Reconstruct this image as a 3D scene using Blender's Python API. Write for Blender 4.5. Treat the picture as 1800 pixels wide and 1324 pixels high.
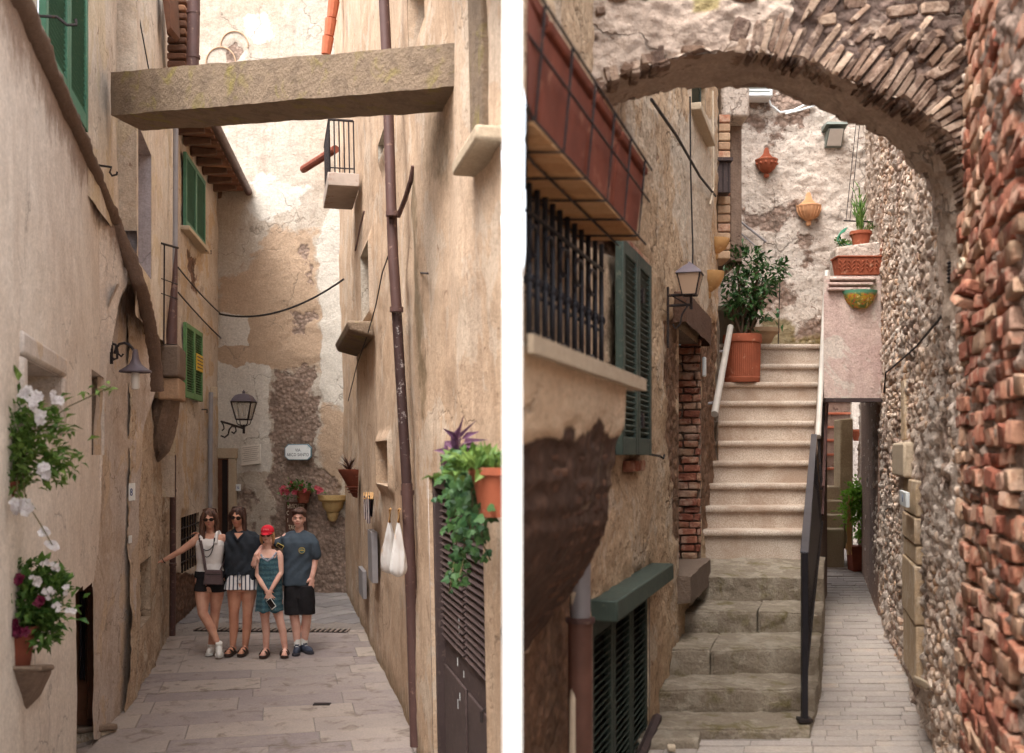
import bpy, bmesh, math, random
import numpy as np
from mathutils import Vector, Matrix, Euler, noise as mnoise

for _o in list(bpy.data.objects):
    bpy.data.objects.remove(_o)
SC = bpy.context.scene
COL = SC.collection
random.seed(7)
RNG = np.random.default_rng(11)

# ------------------------------------------------------------------ camera
EYE, F, CX, HY = 1.68, 1840.0, 900.0, 800.0
cam_d = bpy.data.cameras.new('camera')
cam_d.sensor_width = 36.0
cam_d.lens = 36.0 * F / 1800.0
cam_d.shift_y = (HY - 662.0) / 1800.0
cam_d.clip_start = 0.05
cam_d.clip_end = 400.0
cam_d.dof.use_dof = True
cam_d.dof.focus_distance = 11.0
cam_d.dof.aperture_fstop = 2.4
cam = bpy.data.objects.new('camera', cam_d)
COL.objects.link(cam)
cam.location = (0, 0, EYE)
cam.rotation_euler = (math.radians(90), 0, 0)
SC.camera = cam

# ------------------------------------------------------------------ sky, sun, exposure
SUN_EL, SUN_AZ = math.radians(62), math.radians(213)     # azimuth clockwise from +Y
world = bpy.data.worlds.new('World')
SC.world = world
world.use_nodes = True
wn = world.node_tree
wn.nodes.clear()
sky = wn.nodes.new('ShaderNodeTexSky')
sky.sky_type = 'NISHITA'
sky.sun_disc = False
sky.sun_elevation = SUN_EL
sky.sun_rotation = SUN_AZ
sky.dust_density = 6.0
sky.ozone_density = 0.6
hsv = wn.nodes.new('ShaderNodeHueSaturation')
hsv.inputs['Saturation'].default_value = 0.25
bgn = wn.nodes.new('ShaderNodeBackground')
bgn.inputs['Strength'].default_value = 0.15
wout = wn.nodes.new('ShaderNodeOutputWorld')
wn.links.new(sky.outputs[0], hsv.inputs['Color'])
wn.links.new(hsv.outputs[0], bgn.inputs['Color'])
wn.links.new(bgn.outputs[0], wout.inputs[0])
sun_d = bpy.data.lights.new('sun', 'SUN')
sun_d.energy = 0.6
sun_d.angle = math.radians(40)
sun_d.color = (1.0, 0.93, 0.84)
sun = bpy.data.objects.new('sun', sun_d)
COL.objects.link(sun)
sv = Vector((math.sin(SUN_AZ) * math.cos(SUN_EL), math.cos(SUN_AZ) * math.cos(SUN_EL), math.sin(SUN_EL)))
sun.rotation_euler = sv.to_track_quat('Z', 'Y').to_euler()
sun.location = (0, -5, 20)
SC.view_settings.view_transform = 'Standard'
SC.view_settings.look = 'None'
SC.view_settings.gamma = 1.0
SC.cycles.use_adaptive_sampling = True
SC.cycles.adaptive_threshold = 0.02
SC.view_settings.exposure = 1.97

# ------------------------------------------------------------------ helpers
def S(r, g, b, k=1.0):
    f = lambda c: ((c / 255.0) / 12.92 if c / 255.0 <= 0.04045 else ((c / 255.0 + 0.055) / 1.055) ** 2.4)
    return (f(r) * k, f(g) * k, f(b) * k, 1.0)

def pt(px, py, D):
    return Vector(((px - CX) / F * D, D, EYE + (HY - py) / F * D))

def proj(P):
    return CX + F * P[..., 0] / P[..., 1], HY - F * (P[..., 2] - EYE) / P[..., 1]

def tag(o, label=None, cat=None, group=None, kind=None):
    if label: o['label'] = label
    if cat: o['category'] = cat
    if group: o['group'] = group
    if kind: o['kind'] = kind
    return o

def empty(name, loc, label=None, cat=None, group=None):
    o = bpy.data.objects.new(name, None)
    o.empty_display_size = 0.1
    COL.objects.link(o)
    o.location = loc
    return tag(o, label, cat, group)

def wloc(o):
    v = Vector((0, 0, 0))
    while o is not None:
        v = v + Vector(o.location)
        o = o.parent
    return v

# ---- numpy noise
def _hash(i, j, k, s):
    h = (i * 374761393 + j * 668265263 + k * 2147483647 + s * 1274126177) & 0xFFFFFFFF
    h = ((h ^ (h >> 13)) * 1274126177) & 0xFFFFFFFF
    h = (h ^ (h >> 16)) & 0xFFFFFFFF
    return (h & 0xFFFFFF) / float(0x1000000)

def vnoise(P, sc=1.0, seed=0):
    P = np.asarray(P) * np.asarray(sc)
    I = np.floor(P).astype(np.int64)
    f = P - I
    f = f * f * (3 - 2 * f)
    r = 0
    for a in (0, 1):
        wa = f[..., 0] if a else 1 - f[..., 0]
        for b in (0, 1):
            wb = f[..., 1] if b else 1 - f[..., 1]
            for c in (0, 1):
                wc = f[..., 2] if c else 1 - f[..., 2]
                r = r + wa * wb * wc * _hash(I[..., 0] + a, I[..., 1] + b, I[..., 2] + c, seed)
    return r

def fbm(P, sc=1.0, octv=4, seed=0):
    r, a, t = 0, 1.0, 0
    s = np.asarray(sc, float)
    for o in range(octv):
        r = r + a * vnoise(P, s, seed + o * 17)
        t += a
        a *= 0.5
        s = s * 2.03
    return r / t

def worley(U, V, cu, cv, seed=0, jit=0.8):
    x, y = U / cu, V / cv
    x = x + 0.5 * (np.floor(y).astype(np.int64) % 2)
    ix, iy = np.floor(x).astype(np.int64), np.floor(y).astype(np.int64)
    f1 = np.full(x.shape, 9.0); f2 = np.full(x.shape, 9.0); idv = np.zeros(x.shape)
    for a in (-1, 0, 1):
        for b in (-1, 0, 1):
            jx = ix + a; jy = iy + b
            cx = jx + 0.5 + jit * (_hash(jx, jy, 0 * jx, seed) - 0.5)
            cy = jy + 0.5 + jit * (_hash(jx, jy, 0 * jx + 5, seed) - 0.5)
            d = np.sqrt((x - cx) ** 2 + (y - cy) ** 2)
            nearer = d < f1
            f2 = np.where(nearer, f1, np.minimum(f2, d))
            idv = np.where(nearer, _hash(jx, jy, 0 * jx + 9, seed), idv)
            f1 = np.where(nearer, d, f1)
    return f1, f2, idv

def sdf_poly(px, py, poly):
    d = np.full(px.shape, 1e9)
    ins = np.zeros(px.shape, bool)
    n = len(poly)
    for i in range(n):
        ax, ay = poly[i]; bx, by = poly[(i + 1) % n]
        ex, ey = bx - ax, by - ay
        t = np.clip(((px - ax) * ex + (py - ay) * ey) / (ex * ex + ey * ey + 1e-9), 0, 1)
        d = np.minimum(d, np.hypot(px - ax - t * ex, py - ay - t * ey))
        c = ((ay > py) != (by > py)) & (px < (bx - ax) * (py - ay) / (by - ay + 1e-12) + ax)
        ins ^= c
    return np.where(ins, -d, d)

def pmask(P, poly, soft=8.0, wob=10.0, nsc=5.0, seed=3):
    px, py = proj(P)
    if wob:
        px = px + wob * 2 * (fbm(P, nsc, 4, seed) - 0.5)
        py = py + wob * 2 * (fbm(P, nsc, 4, seed + 50) - 0.5)
    return np.clip(0.5 - sdf_poly(px, py, poly) / soft, 0, 1)

# ---- mesh builder
class MB:
    def __init__(s):
        s.v = []; s.f = []; s.m = []
    def add(s, vs, fs, mi=0):
        b = len(s.v)
        s.v.extend([tuple(p) for p in vs])
        s.f.extend([tuple(i + b for i in f) for f in fs])
        s.m.extend([mi] * len(fs))
        return s
    def hexa(s, p, mi=0):          # p: 4 bottom ccw, 4 top ccw
        return s.add(p, [(3, 2, 1, 0), (4, 5, 6, 7), (0, 1, 5, 4), (1, 2, 6, 5), (2, 3, 7, 6), (3, 0, 4, 7)], mi)
    def box(s, c, sz, R=None, mi=0):
        c = Vector(c); R = R or Matrix.Identity(3)
        h = Vector(sz) / 2
        q = [(-1, -1, -1), (1, -1, -1), (1, 1, -1), (-1, 1, -1), (-1, -1, 1), (1, -1, 1), (1, 1, 1), (-1, 1, 1)]
        return s.hexa([c + R @ Vector((a * h.x, b * h.y, d * h.z)) for a, b, d in q], mi)
    def tube(s, pts, r, seg=8, cap=True, mi=0, flat=None):
        pts = [Vector(p) for p in pts]
        n = len(pts)
        rs = r if isinstance(r, (list, tuple)) else [r] * n
        up = None
        vs = []
        for i in range(n):
            t = (pts[min(i + 1, n - 1)] - pts[max(i - 1, 0)])
            t = t.normalized() if t.length > 1e-9 else Vector((0, 0, 1))
            if up is None:
                a = Vector((0, 0, 1)) if abs(t.z) < 0.9 else Vector((1, 0, 0))
                up = (a - t * a.dot(t)).normalized()
            else:
                up = (up - t * up.dot(t))
                up = up.normalized() if up.length > 1e-6 else t.orthogonal().normalized()
            sd = t.cross(up)
            fl = flat if flat else 1.0
            for k in range(seg):
                a = 2 * math.pi * k / seg
                vs.append(pts[i] + rs[i] * (math.cos(a) * up + fl * math.sin(a) * sd))
        fs = []
        for i in range(n - 1):
            for k in range(seg):
                a, b = i * seg + k, i * seg + (k + 1) % seg
                fs.append((a, a + seg, b + seg, b))
        if cap:
            fs.append(tuple(range(seg)))
            fs.append(tuple((n - 1) * seg + k for k in reversed(range(seg))))
        return s.add(vs, fs, mi)
    def lathe(s, prof, c=(0, 0, 0), seg=20, a0=0.0, a1=2 * math.pi, mi=0, sx=1.0, sy=1.0):
        c = Vector(c)
        full = abs(a1 - a0 - 2 * math.pi) < 1e-6
        nk = seg if full else seg + 1
        vs = []
        for r, z in prof:
            for k in range(nk):
                a = a0 + (a1 - a0) * k / seg
                vs.append(c + Vector((r * math.cos(a) * sx, r * math.sin(a) * sy, z)))
        fs = []
        for i in range(len(prof) - 1):
            for k in range(seg):
                k2 = (k + 1) % nk
                fs.append((i * nk + k, i * nk + k2, (i + 1) * nk + k2, (i + 1) * nk + k))
        return s.add(vs, fs, mi)
    def prism(s, poly, ext, mi=0):   # poly: 3d points planar, ext vector
        n = len(poly)
        e = Vector(ext)
        vs = [Vector(p) for p in poly] + [Vector(p) + e for p in poly]
        fs = [tuple(reversed(range(n))), tuple(range(n, 2 * n))]
        for i in range(n):
            j = (i + 1) % n
            fs.append((i, j, j + n, i + n))
        return s.add(vs, fs, mi)
    def ball(s, c, r, seg=10, rings=7, mi=0):
        r = Vector(r) if not isinstance(r, (int, float)) else Vector((r, r, r))
        c = Vector(c)
        vs = [c + Vector((0, 0, -r.z))]
        for i in range(1, rings):
            th = -math.pi / 2 + math.pi * i / rings
            for k in range(seg):
                a = 2 * math.pi * k / seg
                vs.append(c + Vector((r.x * math.cos(th) * math.cos(a), r.y * math.cos(th) * math.sin(a), r.z * math.sin(th))))
        vs.append(c + Vector((0, 0, r.z)))
        fs = []
        for k in range(seg):
            fs.append((0, 1 + (k + 1) % seg, 1 + k))
            for i in range(rings - 2):
                a = 1 + i * seg
                fs.append((a + k, a + (k + 1) % seg, a + seg + (k + 1) % seg, a + seg + k))
            a = 1 + (rings - 2) * seg
            fs.append((a + k, a + (k + 1) % seg, len(vs) - 1))
        return s.add(vs, fs, mi)
    def build(s, name, mat, parent=None, origin=None, smooth=0.6, bevel=0.0, bseg=2, fix=True):
        me = bpy.data.meshes.new(name)
        if parent is not None:
            off = wloc(parent)
        elif origin is not None:
            off = Vector(origin)
        else:
            off = Vector((0, 0, 0))
        ox, oy, oz = off
        me.from_pydata([(p[0] - ox, p[1] - oy, p[2] - oz) for p in s.v], [], s.f)
        mats = mat if isinstance(mat, (list, tuple)) else [mat]
        for m in mats: me.materials.append(m)
        if len(mats) > 1:
            me.polygons.foreach_set('material_index', s.m)
        if fix:
            bm = bmesh.new(); bm.from_mesh(me)
            bmesh.ops.recalc_face_normals(bm, faces=bm.faces)
            bm.to_mesh(me); bm.free()
        if smooth:
            me.shade_smooth()
            me.set_sharp_from_angle(angle=smooth)
        me.update()
        o = bpy.data.objects.new(name, me)
        COL.objects.link(o)
        if parent is not None: o.parent = parent
        elif origin is not None: o.location = off
        if bevel:
            md = o.modifiers.new('bevel', 'BEVEL')
            md.width = bevel; md.segments = bseg; md.limit_method = 'ANGLE'
            md.harden_normals = False
        return o

def copy_tree(o, parent=None):
    c = o.copy()
    COL.objects.link(c)
    c.parent = parent
    for ch in list(o.children):
        copy_tree(ch, c)
    return c

# ------------------------------------------------------------------ materials
class NT:
    def __init__(s, name):
        s.mat = bpy.data.materials.new(name)
        s.mat.use_nodes = True
        s.t = s.mat.node_tree
        s.t.nodes.clear()
        s.out = s.t.nodes.new('ShaderNodeOutputMaterial')
        s.b = s.t.nodes.new('ShaderNodeBsdfPrincipled')
        s.t.links.new(s.b.outputs[0], s.out.inputs['Surface'])
        g = s.t.nodes.new('ShaderNodeNewGeometry')
        s.pos = g.outputs['Position']; s.geo = g
        s.b.inputs['Specular IOR Level'].default_value = 0.25
    def lk(s, a, b): s.t.links.new(a, b)
    def setin(s, sock, val):
        if isinstance(val, bpy.types.NodeSocket): s.lk(val, sock)
        else: sock.default_value = val
    def scaled(s, sc, src=None):
        m = s.t.nodes.new('ShaderNodeVectorMath'); m.operation = 'MULTIPLY'
        s.lk(src or s.pos, m.inputs[0]); m.inputs[1].default_value = sc
        return m.outputs[0]
    def noise(s, scale, detail=4, rough=0.55, vec=None, dist=0.0):
        n = s.t.nodes.new('ShaderNodeTexNoise')
        n.inputs['Scale'].default_value = scale
        n.inputs['Detail'].default_value = detail
        n.inputs['Roughness'].default_value = rough
        n.inputs['Distortion'].default_value = dist
        s.lk(vec or s.pos, n.inputs['Vector'])
        return n.outputs['Fac']
    def voro(s, scale, vec=None, feature='F1', out='Distance'):
        n = s.t.nodes.new('ShaderNodeTexVoronoi')
        n.feature = feature
        n.inputs['Scale'].default_value = scale
        s.lk(vec or s.pos, n.inputs['Vector'])
        return n.outputs[out]
    def ramp(s, fac, stops):
        n = s.t.nodes.new('ShaderNodeValToRGB')
        s.lk(fac, n.inputs[0])
        e = n.color_ramp.elements
        while len(e) < len(stops): e.new(0.5)
        for i, (p, c) in enumerate(stops):
            e[i].position = p
            e[i].color = c if isinstance(c, (tuple, list)) else (c, c, c, 1)
        return n.outputs[0]
    def mix(s, fac, a, b, mode='MIX'):
        n = s.t.nodes.new('ShaderNodeMix'); n.data_type = 'RGBA'; n.blend_type = mode
        s.setin(n.inputs[0], fac); s.setin(n.inputs[6], a); s.setin(n.inputs[7], b)
        return n.outputs[2]
    def math(s, op, a, b=0.0, clamp=False):
        n = s.t.nodes.new('ShaderNodeMath'); n.operation = op; n.use_clamp = clamp
        s.setin(n.inputs[0], a); s.setin(n.inputs[1], b)
        return n.outputs[0]
    def attr(s, name):
        n = s.t.nodes.new('ShaderNodeAttribute'); n.attribute_name = name
        return n.outputs['Fac']
    def edge(s, m, nz, lo=0.42, hi=0.58, amt=0.5):
        # sharpen a soft mask with noise
        a = s.math('MULTIPLY_ADD', nz, amt); a.node.inputs[2].default_value = -amt * 0.5
        b = s.math('ADD', m, a)
        return s.ramp(b, [(lo, 0.0), (hi, 1.0)])
    def bump(s, h, strength=0.4, dist=0.02, prev=None):
        n = s.t.nodes.new('ShaderNodeBump')
        n.inputs['Strength'].default_value = strength
        n.inputs['Distance'].default_value = dist
        s.lk(h, n.inputs['Height'])
        if prev is not None: s.lk(prev, n.inputs['Normal'])
        return n.outputs[0]
    def done(s, col, rough=0.9, normal=None, metal=0.0):
        s.setin(s.b.inputs['Base Color'], col)
        s.setin(s.b.inputs['Roughness'], rough)
        s.setin(s.b.inputs['Metallic'], metal)
        if normal is not None: s.lk(normal, s.b.inputs['Normal'])
        return s.mat

def plaster(name, c1, c2, streak, samt=0.55, ex1=None, ex2=None, wh=None, moss=None, third=None, ochre=None, bs=0.35, grain=60, stretch=0.22, seed=0.0, pit=None, speck=0.0):
    def ds(c, k=0.17):
        if c is None: return None
        g = 0.3 * c[0] + 0.55 * c[1] + 0.15 * c[2]
        return tuple(x * (1 - k) + g * k for x in c[:3]) + (1,)
    c1, c2, streak, third, ochre, pit, ex1, ex2 = [ds(c) for c in (c1, c2, streak, third, ochre, pit, ex1, ex2)]
    n = NT(name)
    off = n.t.nodes.new('ShaderNodeVectorMath'); off.operation = 'ADD'
    n.lk(n.pos, off.inputs[0]); off.inputs[1].default_value = (seed * 3.1, seed * 1.7, seed * 2.3)
    P = off.outputs[0]
    big = n.noise(0.8, 4, 0.6, P)
    col = n.mix(n.ramp(big, [(0.38, 0.0), (0.62, 1.0)]), c1, c2)
    mid = n.noise(4.5, 4, 0.65, P, 0.4)
    col = n.mix(n.ramp(mid, [(0.45, 0.0), (0.72, 0.55)]), col, tuple(min(1, x * 1.22) for x in c1[:3]) + (1,))
    if third is not None:
        t3 = n.noise(1.7, 4, 0.65, P, 0.5)
        col = n.mix(n.ramp(t3, [(0.545, 0.0), (0.57, 0.75)]), col, third)
    st = n.noise(2.6, 4, 0.62, n.scaled((1, 1, stretch), P), 0.3)
    st2 = n.noise(17.0, 4, 0.65, n.scaled((1, 1, stretch * 0.5), P), 0.2)
    sf = n.math('MULTIPLY', n.ramp(st, [(0.5, 0.0), (0.75, 0.8)]), samt)
    col = n.mix(sf, col, streak)
    sf2 = n.math('MULTIPLY', n.ramp(st2, [(0.52, 0.0), (0.75, 1.0)]), samt * 0.6)
    col = n.mix(sf2, col, streak)
    fine = n.noise(grain, 4, 0.7, P)
    edgen = n.noise(11.0, 4, 0.68, P)
    bmp = n.noise(22.0, 4, 0.7, P)
    h = n.math('ADD', bmp, n.math('MULTIPLY', fine, 0.5))
    if pit is not None:                    # scattered little losses of plaster
        pn = n.noise(7.0, 4, 0.72, P, 0.6)
        pf = n.ramp(pn, [(0.64, 0.0), (0.68, 1.0)])
        col = n.mix(n.math('MULTIPLY', pf, 0.85), col, pit)
        h = n.math('SUBTRACT', h, n.math('MULTIPLY', pf, 0.35))
    if speck:
        sn = n.noise(34.0, 4, 0.75, P, 0.3)
        sp = n.ramp(sn, [(0.585, 0.0), (0.65, 1.0)])
        col = n.mix(n.math('MULTIPLY', sp, speck), col, pit)
        h = n.math('SUBTRACT', h, n.math('MULTIPLY', sp, 0.5))
    if ochre is not None:
        m4 = n.edge(n.attr("m4"), edgen, 0.4, 0.6, 0.6)
        col = n.mix(m4, col, n.mix(mid, ochre, tuple(x * 0.82 for x in ochre[:3]) + (1,)))
    if wh is not None:
        m2 = n.edge(n.attr('m2'), edgen, 0.45, 0.55, 0.6)
        col = n.mix(m2, col, n.mix(mid, wh, tuple(x * 0.85 for x in wh[:3]) + (1,)))
    if ex1 is not None:
        m1 = n.edge(n.attr('m1'), edgen, 0.44, 0.56, 0.7)
        vor = n.voro(16.0, None, 'F1', 'Distance')
        exn = n.noise(8.0, 4, 0.7, P, 0.8)
        ex = n.mix(n.ramp(exn, [(0.35, 0.0), (0.65, 1.0)]), ex1, ex2)
        ex = n.mix(n.ramp(vor, [(0.25, 0.0), (0.7, 0.7)]), ex, tuple(x * 0.45 for x in ex1[:3]) + (1,))
        col = n.mix(m1, col, ex)
        h = n.math('SUBTRACT', h, n.math('MULTIPLY', n.math('MULTIPLY', vor, m1), 1.6))
    if moss is not None:
        m3 = n.edge(n.attr('m3'), edgen, 0.35, 0.7, 0.8)
        col = n.mix(n.math('MULTIPLY', m3, 0.8), col, moss)
    mott = n.noise(27.0, 4, 0.75, P, 0.2)
    col = n.mix(0.5, col, n.ramp(mott, [(0.3, 0.55), (0.62, 1.0)]), 'MULTIPLY')
    col = n.mix(0.42, col, n.ramp(fine, [(0.3, 0.35), (0.66, 1.0)]), 'MULTIPLY')
    # hairline cracks, only here and there
    wob = n.t.nodes.new('ShaderNodeVectorMath'); wob.operation = 'MULTIPLY_ADD'
    nv = n.t.nodes.new('ShaderNodeTexNoise'); nv.inputs['Scale'].default_value = 5.0; nv.inputs['Detail'].default_value = 5
    n.lk(P, nv.inputs['Vector']); n.lk(nv.outputs['Color'], wob.inputs[0]); wob.inputs[1].default_value = (0.35, 0.35, 0.35); n.lk(P, wob.inputs[2])
    ed = n.voro(1.15, wob.outputs[0], 'DISTANCE_TO_EDGE', 'Distance')
    cr = n.math('MULTIPLY', n.ramp(ed, [(0.003, 1.0), (0.010, 0.0)]), n.ramp(n.noise(1.1, 2, 0.5, P), [(0.5, 0.0), (0.56, 1.0)]))
    col = n.mix(n.math('MULTIPLY', cr, 0.6), col, tuple(x * 0.35 for x in c2[:3]) + (1,))
    h = n.math('SUBTRACT', h, n.math('MULTIPLY', cr, 0.7))
    nb = n.bump(h, min(1.0, bs * 1.3), 0.02)
    return n.done(col, 0.92, nb)

def simple(name, c, rough=0.6, metal=0.0, var=0.25, sc=12.0, bs=0.1, c2=None, wear=None, wsc=25.0, spec=0.3, rnd=0.0, island=False):
    n = NT(name)
    nz = n.noise(sc, 5, 0.6)
    c2 = c2 or tuple(x * (1 - var) for x in c[:3]) + (1,)
    col = n.mix(n.ramp(nz, [(0.35, 0.0), (0.68, 1.0)]), c, c2)
    if wear is not None:
        w = n.noise(wsc, 5, 0.7)
        col = n.mix(n.ramp(w, [(0.58, 0.0), (0.66, 0.9)]), col, wear)
    if rnd:
        if island: r = n.geo.outputs['Random Per Island']
        else:
            oi = n.t.nodes.new('ShaderNodeObjectInfo'); r = oi.outputs['Random']
        col = n.mix(1.0, col, n.ramp(r, [(0.0, 1 - rnd), (1.0, 1.0)]), 'MULTIPLY')
    n.b.inputs['Specular IOR Level'].default_value = spec
    nb = n.bump(n.noise(sc * 4, 5, 0.65), bs, 0.01) if bs else None
    return n.done(col, rough, nb, metal)

def stone(name, cols, sc=9.0, bs=0.5, rough=0.9, island=False, spread=1.0, mort=None, mamt=0.5, lich=None):
    """masonry pieces: each object (or island) takes its own tone"""
    n = NT(name)
    if island: r = n.geo.outputs['Random Per Island']
    else:
        oi = n.t.nodes.new('ShaderNodeObjectInfo'); r = oi.outputs['Random']
    k = len(cols)
    nz = n.noise(sc, 6, 0.65)
    rr = n.math('ADD', n.math('MULTIPLY', r, spread), n.math('MULTIPLY', n.math('SUBTRACT', nz, 0.5), 0.5), True)
    col = n.ramp(rr, [(i / max(1, k - 1), c) for i, c in enumerate(cols)])
    if mort is not None:
        mz = n.noise(6.5, 6, 0.7, None, 0.4)
        col = n.mix(n.math('MULTIPLY', n.ramp(mz, [(0.5, 0.0), (0.58, 1.0)]), mamt), col, mort)
    if lich is not None:
        lz = n.noise(5.0, 5, 0.6, None, 0.6)
        col = n.mix(n.ramp(lz, [(0.55, 0.0), (0.68, 0.8)]), col, lich)
    fn = n.noise(55, 5, 0.7)
    col = n.mix(0.4, col, n.ramp(fn, [(0.3, 0.35), (0.7, 1.0)]), 'MULTIPLY')
    h = n.math('ADD', n.noise(18, 6, 0.7), n.math('MULTIPLY', fn, 0.4))
    return n.done(col, rough, n.bump(h, bs, 0.02))

def leafmat(name, c, c2, trans=0.25, rough=0.5, k=0.62):
    n = NT(name)
    c, c2 = [tuple(x * k for x in q[:3]) + (1,) for q in (c, c2)]
    r = n.geo.outputs['Random Per Island']
    col = n.mix(r, c, c2)
    n.b.inputs['Subsurface Weight'].default_value = 0.0
    tr = n.t.nodes.new('ShaderNodeBsdfTranslucent')
    n.lk(col, tr.inputs['Color'])
    mx = n.t.nodes.new('ShaderNodeMixShader')
    mx.inputs[0].default_value = trans
    n.done(col, rough)
    n.lk(n.b.outputs[0], mx.inputs[1]); n.lk(tr.outputs[0], mx.inputs[2])
    n.lk(mx.outputs[0], n.out.inputs['Surface'])
    return n.mat

def glassmat(name, c=(0.8, 0.78, 0.72, 1), rough=0.25, alpha=0.35):
    n = NT(name)
    n.b.inputs['Alpha'].default_value = alpha
    n.b.inputs['Specular IOR Level'].default_value = 0.6
    return n.done(c, rough)
def ss(x, a, b):
    t = np.clip((x - a) / (b - a), 0, 1); return t * t * (3 - 2 * t)
# ------------------------------------------------------------------ wall surfaces
class Wall:
    def __init__(s, x0, y0, x1, y1, toward, lean=0.0, zl=0.0):
        s.p0 = Vector((x0, y0, 0)); d = Vector((x1 - x0, y1 - y0, 0))
        s.L = d.length; s.d = d.normalized()
        n = Vector((-s.d.y, s.d.x, 0))
        if n.dot(Vector((toward[0], toward[1], 0)) - s.p0) < 0: n = -n
        s.n = n; s.lean = lean; s.zl = zl
        s.vd = Vector((n.x * lean, n.y * lean, 1))
        s.N = s.d.cross(s.vd)
        s.b0 = s.p0 - n * (lean * zl)
    def P(s, u, z, o=0.0):
        return s.b0 + s.d * u + s.vd * z + s.n * o
    def hit(s, px, py, o=0.0):
        r = Vector(((px - CX) / F, 1, (HY - py) / F)); c = Vector((0, 0, EYE))
        b = s.b0 + s.n * o
        t = (b - c).dot(s.N) / r.dot(s.N)
        p = c + r * t
        z = p.z
        return (p - b - s.vd * z).dot(s.d), z
    def at(s, px, py, o=0.0):
        u, z = s.hit(px, py, o)
        return s.P(u, z, o)
    def arr(s, U, Z, O):
        b, d, v, n = [np.array(x) for x in (s.b0, s.d, s.vd, s.n)]
        return b + U[..., None] * d + Z[..., None] * v + O[..., None] * n
    def R(s):                       # columns: along, normal, up
        return Matrix((s.d, s.n, Vector((0, 0, 1)))).transposed()

def lines(a, b, res, extra):
    n = max(1, int(round((b - a) / res)))
    L = np.linspace(a, b, n + 1)
    for e in extra:
        if a < e < b: L = np.append(L[np.abs(L - e) > res * 0.3], e)
    return np.unique(np.concatenate([[a, b], L]))

def wall_mesh(name, w, u0, u1, z0, z1, res, mat, parent=None, holes=(), disp=None, masks=None, keep=None, smooth=True, post=None):
    us = lines(u0, u1, res, [h[i] for h in holes for i in (0, 1)])
    zs = lines(z0, z1, res, [h[i] for h in holes for i in (2, 3)])
    U, Z = np.meshgrid(us, zs)
    P = w.arr(U, Z, np.zeros_like(U))
    mk = {k: f(P) for k, f in (masks or {}).items()}
    if disp is not None:
        dsp = disp(U, Z, P, mk)
        for h in holes:       # walls run true into their openings
            du = np.maximum(np.maximum(h[0] - U, U - h[1]), 0); dz = np.maximum(np.maximum(h[2] - Z, Z - h[3]), 0)
            dsp = dsp * ss(np.hypot(du, dz), 0.0, 0.12)
        P = w.arr(U, Z, dsp)
    nu, nz = len(us), len(zs)
    I = np.arange(nu * nz).reshape(nz, nu)
    q = np.stack([I[:-1, :-1], I[:-1, 1:], I[1:, 1:], I[1:, :-1]], -1).reshape(-1, 4)
    uc = ((U[:-1, :-1] + U[1:, 1:]) / 2).ravel(); zc = ((Z[:-1, :-1] + Z[1:, 1:]) / 2).ravel()
    ok = np.ones(len(q), bool)
    for h in holes:
        ok &= ~((uc > h[0]) & (uc < h[1]) & (zc > h[2]) & (zc < h[3]))
    if keep is not None:
        Pc = w.arr(uc, zc, np.zeros_like(uc))
        ok &= keep(Pc)
    q = q[ok]
    if w.N.dot(w.n) * 1.0 < 0: q = q[:, ::-1]
    if post is not None: P = post(P)
    V = P.reshape(-1, 3)
    used = np.unique(q)
    rm = np.full(len(V), -1); rm[used] = np.arange(len(used))
    V = V[used]; q = rm[q]
    off = np.array(wloc(parent)) if parent is not None else np.zeros(3)
    return np_mesh(name, V - off, q, mat, parent, {k: m.ravel()[used] for k, m in mk.items()}, smooth)

def np_mesh(name, V, q, mat, parent=None, attrs=None, smooth=True):
    me = bpy.data.meshes.new(name)
    k = q.shape[1]
    me.vertices.add(len(V)); me.vertices.foreach_set('co', V.astype(np.float32).ravel())
    me.loops.add(q.size); me.loops.foreach_set('vertex_index', q.astype(np.int32).ravel())
    me.polygons.add(len(q)); me.polygons.foreach_set('loop_start', np.arange(0, q.size, k, dtype=np.int32))
    me.update(calc_edges=True)
    if smooth: me.shade_smooth()
    for a, val in (attrs or {}).items():
        at_ = me.attributes.new(a, 'FLOAT', 'POINT')
        at_.data.foreach_set('value', val.astype(np.float32))
    me.materials.append(mat)
    o = bpy.data.objects.new(name, me)
    COL.objects.link(o)
    if parent is not None: o.parent = parent
    return o

def low(k=0.47):  # cuts unseen wall tops low so more sky light enters the alleys
    return lambda P: P[..., 2] < EYE + k * P[..., 1] + 0.15

def rough_disp(a=0.05, b=0.02, c=0.008, ex=0.03, seed=1):
    def f(U, Z, P, mk):
        o = a * (fbm(P, 1.1, 3, seed) - 0.5) + b * (fbm(P, 4.5, 3, seed + 5) - 0.5) + c * (fbm(P, 19.0, 2, seed + 9) - 0.5)
        if 'm1' in mk:
            o = o - mk['m1'] * ex * (0.5 + 1.3 * fbm(P, 14.0, 3, seed + 7))
        return o
    return f

def hole_px(w, x0, x1, ytop, ybot, xref=None):
    u0, _ = w.hit(x0, (ytop + ybot) / 2); u1, _ = w.hit(x1, (ytop + ybot) / 2)
    xr = xref if xref is not None else (x0 + x1) / 2
    _, zt = w.hit(xr, ytop); _, zb = w.hit(xr, ybot)
    return (min(u0, u1), max(u0, u1), min(zb, zt), max(zb, zt))

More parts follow.
